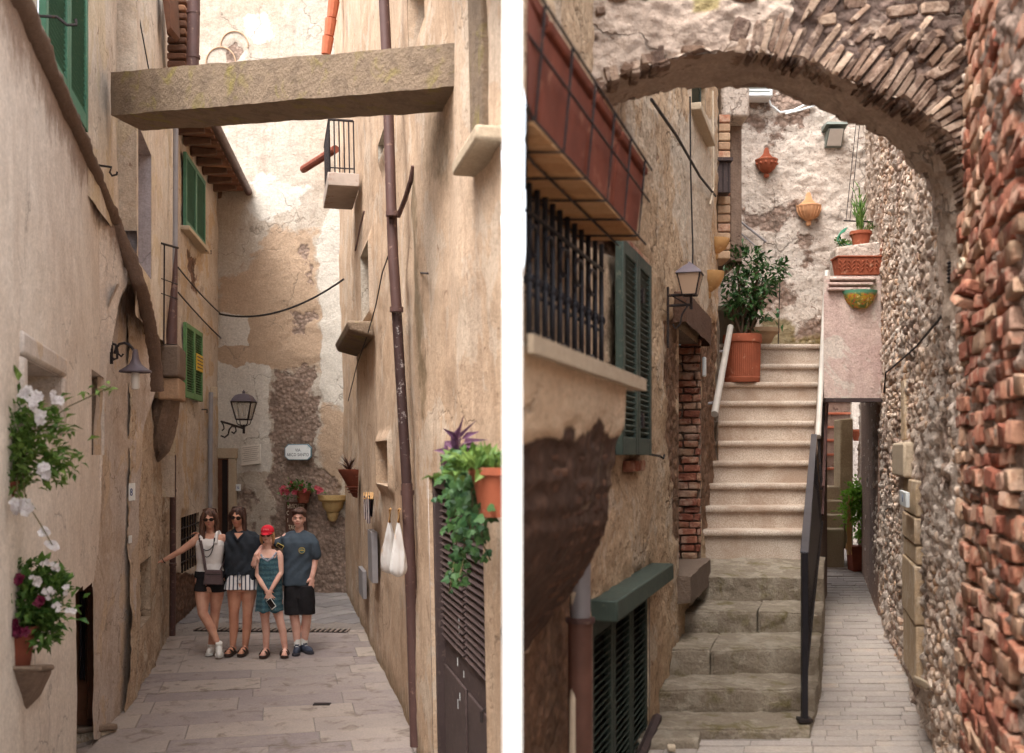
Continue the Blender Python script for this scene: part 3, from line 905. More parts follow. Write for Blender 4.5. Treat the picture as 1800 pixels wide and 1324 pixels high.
M_DARKLEAF = leafmat('bronze_leaves', S(84, 62, 56), S(110, 84, 72), 0.1)
M_CABLE = simple('black_cable', S(46, 42, 42), 0.7, 0, 0.2, 20, 0)
M_CABLEW = simple('beige_cable', S(206, 188, 164), 0.7, 0, 0.2, 20, 0)
M_ENAMEL = simple('white_enamel', S(222, 226, 226), 0.35, 0, 0.08, 6, 0.03, wear=S(190, 200, 204), wsc=9)
M_INK = simple('black_ink', S(56, 58, 66), 0.6, 0, 0.2, 60, 0)
M_INKB = simple('blue_ink', S(70, 92, 140), 0.6, 0, 0.2, 60, 0)
M_EDGE = simple('blue_edge', S(104, 134, 146), 0.5, 0, 0.1, 20, 0)

SLAT = {}
def shutter(name, w, parent, u0, u1, z0, z1, o, mat, leaves=2, n=20, fw=0.045, tk=0.035, label=None, tiltdeg=38, dep=1.15):
    """louvred shutter lying in the wall plane: stiles and rails, plus one object per slat"""
    m = MB(); R = w.R()
    lw = (u1 - u0) / leaves
    zmid = (z0 + z1) / 2
    for k in range(leaves):
        a = u0 + k * lw + (0.003 if k else 0); b = u0 + (k + 1) * lw
        for uu in (a + fw / 2, b - fw / 2):
            m.box(w.P(uu, zmid, o), (fw, tk, z1 - z0), R)
        for zz in (z0 + fw * 0.75, z1 - fw * 0.6):
            m.box(w.P((a + b) / 2, zz, o), (lw - 2 * fw - 0.002, tk * 0.95, fw * (1.5 if zz < zmid else 1.2)), R)
    sh = m.build(name, mat, parent, bevel=0.004, bseg=1)
    if label: sh['label'] = label
    bk_ = MB(); wbox(bk_, w, u0 + fw * .5, u1 - fw * .5, z0 + fw * .5, z1 - fw * .5, o - tk * 0.5 - 0.004, o - tk * 0.5 - 0.001); bk_.build('gap_shade_sheet', M_DARK, sh, smooth=0)  # dark sheet added behind the slats, painting the shade of the gaps
    off = wloc(parent)
    sl = lw - 2 * fw + 0.006
    zs0, zs1 = z0 + fw * 1.6, z1 - fw * 1.3
    pitch = (zs1 - zs0) / n
    key = (round(sl, 3), round(pitch, 4), mat.name)
    if key not in SLAT:
        mm = MB(); mm.box((0, 0, 0), (sl, pitch * dep, 0.007))
        t = mm.build('slat', mat, None, smooth=0)
        SLAT[key] = t.data
        bpy.data.objects.remove(t)
    tilt = Matrix.Rotation(math.radians(-tiltdeg), 3, 'X')
    E = (R @ tilt).to_euler()
    for k in range(leaves):
        for i in range(n):
            s = bpy.data.objects.new('slat', SLAT[key]); COL.objects.link(s)
            s.parent = sh
            s.location = w.P(u0 + (k + 0.5) * lw, zs0 + (i + 0.5) * pitch, o) - off
            s.rotation_euler = E
    return sh

def wbox(m, w, u0, u1, z0, z1, o0, o1, mi=0):
    p = [w.P(u0, z0, o0), w.P(u1, z0, o0), w.P(u1, z0, o1), w.P(u0, z0, o1), w.P(u0, z1, o0), w.P(u1, z1, o0), w.P(u1, z1, o1), w.P(u0, z1, o1)]
    return m.hexa(p, mi)

def text_part(txt, size, c, xdir, n, mat, parent, name='lettering', sx=1.0, align='CENTER', depth=0.001):
    cu = bpy.data.curves.new('txt', 'FONT'); cu.body = txt; cu.size = size
    cu.align_x = align; cu.align_y = 'CENTER'; cu.extrude = depth; cu.resolution_u = 2
    ob = bpy.data.objects.new('txt', cu); COL.objects.link(ob)
    dg = bpy.context.evaluated_depsgraph_get()
    me = bpy.data.meshes.new_from_object(ob.evaluated_get(dg))
    bpy.data.objects.remove(ob)
    xd = Vector(xdir).normalized(); nn = Vector(n).normalized(); up = nn.cross(xd)
    off = wloc(parent)
    for v in me.vertices:
        v.co = Vector(c) + xd * v.co.x * sx + up * v.co.y + nn * v.co.z - off
    me.materials.clear(); me.materials.append(mat); me.name = name
    o = bpy.data.objects.new(name, me); COL.objects.link(o); o.parent = parent
    return o

def leaf(m, p, d, n, L, W, fold=0.25, mi=0):
    """one leaf: 6 verts, folded along its midrib, drooping tip"""
    d = d.normalized(); s = d.cross(n)
    s = s.normalized() if s.length > 1e-6 else d.orthogonal().normalized()
    n = s.cross(d)
    tip = p + d * L - n * L * 0.18
    m1 = p + d * L * 0.45
    m.add([p, m1 + s * W / 2 + n * W * fold, m1, m1 - s * W / 2 + n * W * fold, tip], [(0, 2, 1), (0, 3, 2), (1, 2, 4), (2, 3, 4)], mi)

def rvec(r):
    while True:
        v = Vector((r.uniform(-1, 1), r.uniform(-1, 1), r.uniform(-1, 1)))
        if 0.05 < v.length < 1: return v

def foliage(m, c, rad, n, L, W, r, clump=0.35, up=0.3):
    c = Vector(c); rad = Vector(rad)
    centers = [Vector((v.x * rad.x, v.y * rad.y, v.z * rad.z)) for v in [rvec(r) for _ in range(max(3, n // 14))]]
    for _ in range(n):
        q = r.choice(centers) + Vector((r.gauss(0, 1) * rad.x, r.gauss(0, 1) * rad.y, r.gauss(0, 1) * rad.z)) * clump
        d = (q * 0.8 + rvec(r) * max(rad) * 0.9); d.z += up * max(rad)
        k = r.uniform(0.6, 1.25)
        leaf(m, c + q, d, Vector((0, 0, 1)) + rvec(r) * 0.8, L * k, W * k)

def flower(m, c, n, r_, rg, mi=0):
    n = n.normalized(); a = n.orthogonal().normalized(); b = n.cross(a)
    k0 = rg.uniform(0, 6)
    for ring, cnt in ((1.0, 7), (0.55, 5)):
        for k in range(cnt):
            t = k0 + ring * 2 + k * 2 * math.pi / cnt + rg.uniform(-.2, .2)
            d = a * math.cos(t) + b * math.sin(t); e = n.cross(d); q = r_ * ring * rg.uniform(0.8, 1.15); lift = 0.25 + (1 - ring) * 0.9
            m.add([c, c + d * q * 0.45 + e * q * 0.34 + n * q * lift * .5, c + d * q * 0.85 + e * q * 0.3 + n * q * lift, c + d * q * 1.05 + n * q * lift * .8, c + d * q * 0.85 - e * q * 0.3 + n * q * lift, c + d * q * 0.45 - e * q * 0.34 + n * q * lift * .5], [(0, 1, 2, 3), (0, 3, 4, 5)], mi)

def pot_profile(r0, r1, h, rim=0.02, th=0.012):
    return [(0.0, 0.0), (r0, 0.0), (r0 * 0.4 + r1 * 0.6, h * 0.6), (r1, h - rim * 1.6), (r1 + rim * 0.5, h - rim * 1.5), (r1 + rim * 0.5, h), (r1 - th, h), (r1 - th, h * 0.82), (0, h * 0.82)]

# ================================================================== LEFT ALLEY: house details
# concrete beam spanning the alley
M_BEAM = stone('lichened_concrete', [S(140, 120, 100), S(118, 100, 84), S(154, 134, 112)], 7, 1.2, spread=0.2, lich=S(142, 128, 72), mort=S(104, 88, 74), mamt=0.45)
u0, z0 = 0, 0
bl = [pt(195, 203, 8.3), pt(822, 150, 5.9)]
tl = [pt(195, 127, 8.3), pt(822, 74, 5.9)]
bk = Vector((0.10, 0.40, 0.0))
beam = MB()
NB = 60
for i in range(NB + 1):
    t = i / NB
    q = [bl[0].lerp(bl[1], t), bl[0].lerp(bl[1], t) + bk, tl[0].lerp(tl[1], t) + bk, tl[0].lerp(tl[1], t)]
    prof = []
    for k in range(4):
        for s_ in range(5):
            prof.append(q[k].lerp(q[(k + 1) % 4], s_ / 5))
    beam.v.extend([tuple(p + Vector((0, 1, 1)) * 0.010 * mnoise.noise(p * 4) + Vector((0, 1, 1)) * 0.008 * mnoise.noise(p * 25)) for p in prof])
for i in range(NB):
    for k in range(20):
        a, b = i * 20 + k, i * 20 + (k + 1) % 20
        beam.f.append((a, b, b + 20, a + 20)); beam.m.append(0)
o = beam.build('concrete_beam', M_BEAM, None, bl[0].lerp(bl[1], 0.5), smooth=0.7)
tag(o, 'lichen spotted concrete beam spanning high across the left alley', 'beam')

# near green shutters above the ledge, half seen
su0, sz0, su1, sz1 = hU[0], hU[2], hU[1], hU[3]
shutter('shutter', WU1, house_a, su0 - 0.02, su1 + 0.02, sz0, sz1, 0.03, M_GREEN, 2, 30, 0.07, 0.04, 'bluish green louvred shutter above the ledge', 20, 0.6)
m = MB(); m.tube([pt(62, 28, 5.75), pt(100, 30, 5.8), pt(118, 44, 5.82), pt(134, 44, 5.84), pt(133, 34, 5.84)], 0.009, 6)
m.build('iron_hook', M_IRON, house_a)
m = MB(); m.tube([pt(168, 290, 8.0), pt(196, 294, 8.0), pt(193, 303, 8.0), pt(197, 309, 8.0), pt(205, 307, 8.0), pt(206, 302, 8.0)], 0.009, 6)
m.build('iron_hook', M_IRON, house_a)
# timber trim under the eave and cables on the upper wall
m = MB(); m.tube([pt(237, -10, 9.2), pt(250, 60, 9.3), pt(262, 125, 9.4)], 0.006, 5); m.build('cable', M_CABLE, house_a)
m = MB(); m.prism([pt(283, -20, 10.6), pt(297, -20, 10.6), pt(300, 48, 10.6), pt(293, 54, 10.6)], (0, 0.3, 0)); m.build('eave_board', M_WOODB, house_a)
# stack of tiles at the eave corner and thick gutter pipe
r = random.Random(4)
for i in range(9):
    y = -6 + i * 14
    m = MB(); m.prism([pt(292 + r.uniform(-1, 2), y, 11.0), pt(327 + r.uniform(-3, 1), y + r.uniform(-2, 2), 11.0), pt(327, y + 10, 11.0), pt(293, y + 11, 11.0)], (0, 0.4, 0))
    m.build('eave_tile', M_TILE, house_a, bevel=0.012)
m = MB(); m.tube([pt(341, -25, 10.9), pt(340, 60, 10.9), pt(338, 140, 10.9)], 0.064, 14); 
for y in (20, 98): m.tube([pt(340, y, 10.9), pt(340, y + 5, 10.9)], 0.07, 14)
m.build('gutter_pipe', M_PIPE, house_a)
# house C: pipe, tapering flue and small railing
m = MB(); m.tube([pt(309, 215, 11.7), pt(308, 430, 11.7), pt(306, 606, 11.7)], 0.03, 10); m.build('drainpipe', M_GREYPIPE, house_c)
m = MB(); m.tube([pt(310, 436, 11.5), pt(308, 480, 11.5), pt(301, 600, 11.45), pt(301, 606, 11.45)], [0.012, 0.028, 0.066, 0.068], 12); m.build('tapering_flue', M_PIPE, house_c)
m = MB(); m.tube([pt(304, 800, 12.6), pt(304, 960, 12.7), pt(303, 1117, 12.8)], 0.038, 12)
for y in (860, 990): m.tube([pt(304, y, 12.66), pt(304, y + 5, 12.66)], 0.044, 12)
m.build('drainpipe', M_PIPE, house_c)
rl = MB(); rl.tube([pt(284, 428, 10.9), pt(313, 436, 11.3)], 0.012, 6); rl.tube([pt(289, 430, 10.95), pt(288, 606, 10.95)], 0.009, 6)
rl.tube([pt(284, 490, 10.9), pt(312, 500, 11.3)], 0.006, 5); rl.tube([pt(284, 516, 10.9), pt(312, 526, 11.3)], 0.006, 5)
rl.build('railing', M_IRON, house_c)
uu0, uu1, zz0, zz1 = hC
m = MB()
for k in range(1, 4): m.tube([WC.P(uu0 + (uu1 - uu0) * k / 4, zz0, -0.1), WC.P(uu0 + (uu1 - uu0) * k / 4, zz1, -0.1)], 0.01, 6)
for k in range(1, 4): m.tube([WC.P(uu0, zz0 + (zz1 - zz0) * k / 4, -0.11), WC.P(uu1, zz0 + (zz1 - zz0) * k / 4, -0.11)], 0.01, 6)
m.build('window_bars', M_IRON, house_c)
# house D: shutters, sill, bars, pipe, eave
for (x0, x1, yt, yb, yt2, yb2, mt, nm) in ((318, 353, 266, 404, 300, 430, M_GREEN, 'upper green louvred shutter with pale stone sill'), (318, 348, 566, 692, 588, 712, M_GREEN2, 'lower green louvred shutter with a yellow notice')):
    ua, za = WD.hit(x0, yb); ub, zb = WD.hit(x1, yb2)
    _, zt = WD.hit(x0, yt)
    shutter('shutter', WD, house_d, ua, ub, (za + zb) / 2, zt, 0.05, mt, 2, 24, 0.06, 0.045, nm, 15, 0.62)
    m = MB(); wbox(m, WD, ua - 0.08, ub + 0.08, (za + zb) / 2 - 0.07, (za + zb) / 2 - 0.01, -0.05, 0.13)
    if mt is M_GREEN: m.build('window_sill', M_STONEF, house_d, bevel=0.01)
    if mt is M_GREEN2:
        ya = WD.hit(340, 640)[1]
        m = MB(); wbox(m, WD, ua + (ub - ua) * 0.55, ub - 0.03, ya - 0.1, ya + 0.14, 0.076, 0.082)
        m.build('yellow_notice', simple('yellow_card', S(214, 178, 62), 0.7, 0, 0.15, 14, 0), house_d)
        m = MB()
        for i in range(4):
            wbox(m, WD, ua + (ub - ua) * 0.6, ub - 0.06 - 0.03 * (i % 2), ya + 0.09 - i * 0.05, ya + 0.105 - i * 0.05, 0.083, 0.085)
        m.build('notice_lines', M_INK, house_d)
uu0, uu1, zz0, zz1 = hD3
for k in range(1, 7):
    MB().tube([WD.P(uu0 + (uu1 - uu0) * k / 7, zz0, -0.02), WD.P(uu0 + (uu1 - uu0) * k / 7, zz1, -0.02)], 0.013, 6).build('window_bar', M_IRON, house_d)
for k in range(1, 5):
    MB().tube([WD.P(uu0, zz0 + (zz1 - zz0) * k / 5, -0.005), WD.P(uu1, zz0 + (zz1 - zz0) * k / 5, -0.005)], 0.012, 6).build('window_bar', M_IRON, house_d)
m = MB(); m.tube([WD.at(371, 690, 0.06), WD.at(370, 760, 0.06), WD.at(369, 1040, 0.06)], 0.036, 10)
m.tube([WD.at(370, 772, 0.06), WD.at(370, 779, 0.06)], 0.044, 10); m.build('drainpipe', M_GREYPIPE, house_d)
m = MB(); m.box(WD.at(376, 690, 0.05), (0.12, 0.1, 0.18), WD.R()); m.build('junction_box', M_STONEF, house_d, bevel=0.01)
for (x, y) in ((362, 441), (355, 720)):
    m = MB(); m.tube([WD.at(x, y, 0.0), WD.at(x, y, 0.12), WD.at(x + 9, y, 0.12), WD.at(x + 9, y + 6, 0.12)], 0.01, 6); m.build('shutter_hook', M_IRON, house_d)
# eave: boards, rafters, tiles, gutter
ez = EYE + 4.42
e0, e1 = -0.3, WD.L + 0.05
m = MB(); m.hexa([WD.P(e0, ez, 0.0), WD.P(e1, ez, 0.0), WD.P(e1, ez - 0.02, 0.42), WD.P(e0, ez - 0.02, 0.42), WD.P(e0, ez + 0.04, 0.0), WD.P(e1, ez + 0.04, 0.0), WD.P(e1, ez + 0.02, 0.42), WD.P(e0, ez + 0.02, 0.42)])
eave = m.build('eave', M_TILE, house_d, smooth=0)
r = random.Random(9)
nr = 9
for i in range(nr):
    u = e0 + 0.1 + (e1 - e0 - 0.2) * i / (nr - 1)
    m = MB(); m.hexa([WD.P(u - 0.045, ez - 0.13, 0.0), WD.P(u + 0.045, ez - 0.13, 0.0), WD.P(u + 0.045, ez - 0.1, 0.36), WD.P(u - 0.045, ez - 0.1, 0.36), WD.P(u - 0.045, ez - 0.003, 0.0), WD.P(u + 0.045, ez - 0.003, 0.0), WD.P(u + 0.045, ez - 0.024, 0.36), WD.P(u - 0.045, ez - 0.024, 0.36)])
    m.build('rafter', simple('rafter_wood_%d' % i, S(110, 82, 66), 0.85, 0, 0.35, 12, 0.3) if i == 0 else bpy.data.materials['rafter_wood_0'], eave, bevel=0.008, bseg=1)
nt_ = 16
for i in range(nt_):
    u = e0 + 0.08 + (e1 - e0 - 0.16) * i / (nt_ - 1)
    m = MB()
    m.tube([WD.P(u, ez + 0.05, 0.48), WD.P(u, ez + 0.07, 0.1), WD.P(u, ez + 0.12, -0.4)], [0.085, 0.1, 0.1], 10)
    m.build('roof_tile', M_TILE, eave)
gp = [WD.P(e0 - 0.2, ez - 0.02, 0.52), WD.P(e1 + 0.12, ez - 0.04, 0.52)]
m = MB(); m.tube([gp[0].lerp(gp[1], k / 8) for k in range(9)], 0.062, 12)
m.build('gutter', M_PIPE, eave)
mr = MB(); mr.hexa([WD.P(e0, ez + 0.1, -3), WD.P(e1, ez + 0.1, -3), WD.P(e1, ez + 0.05, 0.3), WD.P(e0, ez + 0.05, 0.3), WD.P(e0, ez + 0.8, -3), WD.P(e1, ez + 0.8, -3), WD.P(e1, ez + 0.12, 0.3), WD.P(e0, ez + 0.12, 0.3)])
mr.build('roof', M_TILE, house_d, smooth=0)
# ---- end wall: doorway, round relief, plaque, number
ud0, _ = WE.hit(384, 860); ud1, _ = WE.hit(404, 860)
zd1 = WE.hit(394, 806)[1]; zd0 = WE.hit(394, 1045)[1]
m = MB(); wbox(m, WE, ud0, ud1, zd0 - 0.1, zd1, 0.02, 0.045); dr = m.build('door', M_WOODB, house_e, bevel=0.006)
m = MB(); wbox(m, WE, ud0 + 0.09, ud1 - 0.02, zd0, zd1 - 0.02, 0.047, 0.055); m.build('dark_opening', M_DARK, dr)
m = MB(); wbox(m, WE, ud0 - 0.05, ud0 - 0.002, zd0 - 0.1, zd1, 0.0, 0.07); wbox(m, WE, ud1 + 0.002, ud1 + 0.13, zd0 - 0.1, zd1, 0.0, 0.075)
wbox(m, WE, ud0 - 0.1, ud1 + 0.15, zd1 + 0.002, zd1 + 0.17, 0.0, 0.085); m.build('door_frame', M_STONEF, house_e, bevel=0.012)
# two blind arches high on the wall, traces of an old twin window
for (cx_, cy_, rr) in ((388, 98, 26), (412, 68, 24), (598, 60, 22)):
    pts = []
    for k in range(17):
        a = math.pi * (1.05 - 1.1 * k / 16)
        pts.append(WE.at(cx_ + rr * math.cos(a), cy_ - rr * 1.05 * math.sin(a) + 12, 0.01))
    MB().tube(pts, 0.011, 6).build('arch_moulding', M_BRKC, house_e)
# wall bracket holding the far end of the roof tile coping
m = MB(); p0, p1 = pt(533, 298, 16.6), pt(590, 262, 15.6)
m.tube([p0.lerp(p1, k / 6) for k in range(7)], 0.06, 10); m.build('clay_coping_pipe', M_TERRA2, house_e)
# ---- wedge house, alley side
# drainpipe in sections with clamps
prim = [(674, -20, 8.5), (680, 110, 8.5), (683, 205, 8.5), (687, 340, 8.45)]
sec = [(687, 345, 8.45), (691, 450, 8.42), (697, 540, 8.4)]
sec3 = [(697, 545, 8.4), (706, 700, 8.38), (715, 850, 8.35)]
sec4 = [(715, 850, 8.35), (723, 1050, 8.32), (731, 1312, 8.28)]
dp = MB().tube([pt(*p) for p in prim + sec[1:]], 0.043, 14).build('drainpipe', M_PIPE, house_w)
MB().tube([pt(*p) for p in sec3], 0.041, 14).build('scuffed_section', M_PIPEW, dp)
MB().tube([pt(*p) for p in sec4], 0.046, 14).build('lower_section', M_PIPE, dp)
for (x, y) in ((690, 372), (697, 540), (716, 862), (724, 1032)):
    c = pt(x, y, 8.36); MB().tube([c, c + Vector((0, 0, -0.04))], 0.055, 14).build('pipe_clamp', M_PIPE, dp)
# thin pipe that joins it from the right
m = MB(); m.tube([pt(727, 292, 7.95), pt(722, 318, 8.0), pt(712, 350, 8.2), pt(700, 380, 8.35)], 0.02, 8); m.build('branch_pipe', M_PIPE, house_w)
# door
du0, du1, dz0, dz1 = hW_door
R_ = WW.R()
m = MB(); wbox(m, WW, du0 + 0.03, du1 - 0.03, -0.95, dz1 - 0.03, -0.13, -0.09)
door = m.build('door', M_WOODD, house_w, bevel=0.004)
door['label'] = 'dark brown wooden door with louvred upper panel'
m = MB()
wbox(m, WW, du0 + 0.005, du0 + 0.075, -0.95, dz1 - 0.005, -0.1, -0.03); wbox(m, WW, du1 - 0.075, du1 - 0.005, -0.95, dz1 - 0.005, -0.1, -0.03)
wbox(m, WW, du0 + 0.078, du1 - 0.078, dz1 - 0.085, dz1 - 0.005, -0.1, -0.03); m.build('door_frame', M_WOODD, door, bevel=0.006)
dm = (du0 + du1) / 2
for (a, b) in ((du0 + 0.09, dm - 0.01), (dm + 0.01, du1 - 0.09)):
    for i in range(22):
        zz = dz1 - 0.14 - i * 0.045
        m = MB(); m.box(WW.P((a + b) / 2, zz, -0.075), (b - a - 0.04, 0.04, 0.008), R_ @ Matrix.Rotation(math.radians(-40), 3, 'X')); m.build('slat', M_WOODD, door, smooth=0)
    m = MB(); wbox(m, WW, a + 0.03, b - 0.03, -0.6, dz1 - 1.3, -0.088, -0.07); m.build('door_panel', M_WOODD, door, bevel=0.01)
m = MB()
for (uu, zz, ww, hh) in ((dm + 0.2, 0.55, 0.02, 0.1), (dm + 0.28, 0.33, 0.018, 0.05), (dm + 0.22, 0.12, 0.012, 0.05), (dm + 0.3, 0.05, 0.015, 0.06), (dm + 0.06, 0.3, 0.012, 0.04)):
    wbox(m, WW, uu, uu + ww, zz, zz + hh, -0.0695, -0.068)
m.build('paint_fleck', M_ENAMEL, door)
m = MB(); m.tube([WW.P(du0 + 0.1, 0.35, -0.03), WW.P(du0 + 0.02, 0.35, 0.0), WW.P(du0 - 0.03, 0.35, 0.03), WW.P(du0 - 0.03, 0.3, 0.03)], 0.01, 6); m.build('door_latch', M_IRON, door)
# big stone window surround and sloping sill high on the near wall
m = MB(); a = WW.at(842, 313); b = WW.at(884, 255)
ua, za = WW.hit(842, 313); ub, zb = WW.hit(890, 245); zs_ = za
wbox(m, WW, ub, ua, zs_, zs_ + 0.07, -0.02, 0.14); m.build('window_sill', M_STONEF, house_w, bevel=0.015)
m = MB(); uc, _ = WW.hit(836, 150); ud, _ = WW.hit(860, 150); wbox(m, WW, ud, uc, zs_ + 0.075, zs_ + 1.6, -0.02, 0.035); m.build('window_surround', M_BEAM, house_w, bevel=0.012)
# projecting stone sill further along
m = MB(); ua, za = WW.hit(622, 612); ub, zb = WW.hit(650, 566)
m.hexa([WW.P(ub, za - 0.12, -0.05), WW.P(ua, za - 0.12, -0.05), WW.P(ua, za - 0.05, 0.22), WW.P(ub, za - 0.05, 0.22), WW.P(ub, za + 0.06, -0.05), WW.P(ua, za + 0.06, -0.05), WW.P(ua, za + 0.06, 0.25), WW.P(ub, za + 0.06, 0.25)])
m.build('stone_sill', M_BEAM, house_w, bevel=0.03, bseg=3)
# balcony
bu0, _ = WW.hit(637, 320); bzt = EYE + (HY - 262) / F * 13.2
bD0, bD1 = 12.7, 13.9
def WWy(D, z, o): 
    u = (D - WW.b0.y) / WW.d.y
    return WW.P(u, z, o)
bz = WWy(12.2, 0, 0).z
zb_ = EYE + 3.25
m = MB(); m.hexa([WWy(bD0, zb_, -0.02), WWy(bD1, zb_, -0.02), WWy(bD1, zb_, 0.36), WWy(bD0, zb_, 0.36), WWy(bD0, zb_ + 0.16, -0.02), WWy(bD1, zb_ + 0.16, -0.02), WWy(bD1, zb_ + 0.16, 0.36), WWy(bD0, zb_ + 0.16, 0.36)])
balc = m.build('balcony', simple('balcony_concrete', S(176, 160, 148), 0.9, 0, 0.2, 6, 0.4, wear=S(140, 110, 96), wsc=8), house_w, bevel=0.01)
for (a, b, hgt) in (((bD0 + 0.03, 0.04), (bD0 + 0.03, 0.33), 0.8), ((bD0 + 0.03, 0.33), (bD1 - 0.03, 0.33), 0.8)):
    nbar = 5 if a[0] == b[0] else 13
    for k in range(nbar + 1):
        t = k / nbar; D_ = a[0] + (b[0] - a[0]) * t; o_ = a[1] + (b[1] - a[1]) * t
        MB().tube([WWy(D_, zb_ + 0.05, o_), WWy(D_, zb_ + hgt, o_)], 0.009, 6).build('baluster', M_IRON, balc)
    m = MB(); m.tube([WWy(a[0], zb_ + hgt, a[1]), WWy(b[0], zb_ + hgt, b[1])], 0.016, 6); m.tube([WWy(a[0], zb_ + 0.22, a[1]), WWy(b[0], zb_ + 0.22, b[1])], 0.009, 6); m.build('handrail', M_IRON, balc)
# red clay pipe at the top, wall far corner
m = MB()
for i in range(4):
    p0 = pt(592 - i * 5, -30 + i * 32, 15.2); p1 = pt(588 - i * 5, 0 + i * 32, 15.2)
    m.tube([p0, p1], [0.085, 0.07], 10)
m.build('clay_pipe', simple('orange_clay', S(176, 98, 68), 0.8, 0, 0.25, 8, 0.2), house_w)
# black cable running up the wall, small strips
m = MB(); m.tube([WW.at(x, y, 0.02) for x, y in ((612, 705), (628, 640), (645, 592), (660, 540), (672, 480), (686, 440))], 0.007, 5); m.build('cable', M_CABLE, house_w)
m = MB(); m.tube([WW.at(x, y, 0.015) for x, y in ((625, 440), (633, 400), (640, 372))], 0.012, 5); m.build('cable', M_PIPE, house_w)
ua, za = WW.hit(653, 930); ub, _ = WW.hit(660, 930); zb = WW.hit(656, 1018)[1]
m = MB(); wbox(m, WW, min(ua, ub), max(ua, ub), zb, za, -0.02, 0.045); m.build('meter_strip', M_GREYPIPE, house_w, bevel=0.004)
ua, za = WW.hit(634, 995); ub, _ = WW.hit(641, 995); zb = WW.hit(637, 1045)[1]
m = MB(); wbox(m, WW, min(ua, ub), max(ua, ub), zb, za, -0.02, 0.03); m.build('meter_door', M_GREYPIPE, house_w, bevel=0.004)
m = MB(); m.tube([WW.at(740, 480, 0.0), WW.at(740, 480, 0.1), WW.at(752, 481, 0.1)], 0.007, 5); m.build('iron_hook', M_IRON, house_w)
# ================================================================== LEFT ALLEY: paving
M_SLAB = stone('street_slab', [S(152, 140, 134), S(168, 154, 144), S(142, 130, 128), S(160, 147, 140), S(174, 160, 147)], 3.0, 0.5, 0.85, spread=1.0, lich=S(118, 104, 94))
street = empty('street', (-2.3, 10, -0.7)); street['kind'] = 'structure'
ad = Vector((-0.2254, 1, 0)).normalized(); ac = Vector((ad.y, -ad.x, 0))
r = random.Random(21)
def xl(D): return -1.358 - 0.2254 * D
def xr(D): return 1.118 - 0.2262 * D
off = wloc(street)
org = Vector((-3.35, 7.2, 0))
SL = {}
def slab(org, u, v, lu, lv, parent, mat, zf, tk=0.06, gap=0.0035, rise=0.0):
    key = (round(lu, 2), round(lv, 2))
    c = org + ac * (u + lu / 2) + ad * (v + lv / 2)
    m = MB()
    P = []
    for (a, b) in ((0, 0), (1, 0), (1, 1), (0, 1)):
        q = org + ac * (u + gap + (lu - 2 * gap) * a) + ad * (v + gap + (lv - 2 * gap) * b)
        P.append(q)
    dz = r.uniform(-0.004, 0.004) + rise
    m.hexa([Vector((p.x, p.y, zf(p.y) - tk)) for p in P] + [Vector((p.x, p.y, zf(p.y) + dz + r.uniform(-0.002, 0.002))) for p in P])
    return m.build('paving_slab', mat, parent, bevel=0.004, bseg=2)
v = 0.0
while v < 5.9:
    lv = r.choice((0.34, 0.4, 0.46, 0.3, 0.5))
    D = (org + ad * v).y
    u = -0.5 + r.uniform(-0.3, 0)
    while u < 3.0:
        lu = r.uniform(0.55, 1.25)
        slab(org, u, v, lu, lv, street, M_SLAB, zleft)
        u += lu
    v += lv
vg = v
# drain grate across the street: real bars over a dark channel
g0, g1 = pt(340, 1107, 13.75), pt(607, 1103, 13.6)
zg = zleft(13.7)
gd = (g1 - g0); gd.z = 0; gl = gd.length; gd.normalize(); gp_ = Vector((-gd.y, gd.x, 0))
grate = empty('drain_grate', (g0.x, g0.y, zg), 'long iron drain grate set across the street behind the people', 'drain grate')
m = MB(); m.hexa([Vector((p.x, p.y, zg - 0.02)) for p in (g0, g0 + gd * gl, g0 + gd * gl + gp_ * 0.24, g0 + gp_ * 0.24)] + [Vector((p.x, p.y, zg + 0.004)) for p in (g0, g0 + gd * gl, g0 + gd * gl + gp_ * 0.24, g0 + gp_ * 0.24)])
m.build('channel', M_DARK, grate)
M_GRATE = simple('pale_iron_bar', S(150, 134, 124), 0.7, 0.2, 0.2, 20, 0.1)
nb = 30
for i in range(nb + 1):
    a = g0 + gd * (gl * i / nb)
    m = MB(); c = a + gp_ * 0.12; m.box((c.x, c.y, zg + 0.011), (0.026, 0.24, 0.01), Matrix((gd, gp_, Vector((0, 0, 1)))).transposed()); m.build('bar', M_GRATE, grate, smooth=0)
# grey stone setts beyond, laid on the diagonal
M_SETT = stone('grey_sett', [S(136, 130, 130), S(148, 142, 140), S(124, 118, 118), S(156, 150, 146)], 4.0, 0.4, 0.85)
dd = Vector((0.55, 0.83, 0)).normalized(); de = Vector((dd.y, -dd.x, 0))
for i in range(-9, 12):
    for j in range(-9, 9):
        c = Vector((-3.4, 15.6, 0)) + dd * (j * 0.42 + 0.2 * (i % 2)) + de * (i * 0.32)
        if 14.2 < c.y < 17.3 and xl(c.y) - 0.6 < c.x < xr(c.y) + 0.6:
            m = MB(); R_ = Matrix((dd, -de, Vector((0, 0, 1)))).transposed()
            m.box((c.x, c.y, zleft(c.y) - 0.03 + r.uniform(-0.006, 0.004)), (0.408, 0.308, 0.06), R_)
            m.build('sett', M_SETT, street, bevel=0.008, bseg=1)
# small drain cover in the slabs
m = MB(); c = pt(566, 1242, 9.9); m.box((c.x, c.y, zleft(c.y) + 0.004), (0.16, 0.09, 0.012)); o = m.build('drain_cover', M_IRON, None, (c.x, c.y, zleft(c.y))); tag(o, 'small dark rectangular metal cover set in the paving slabs', 'drain cover')
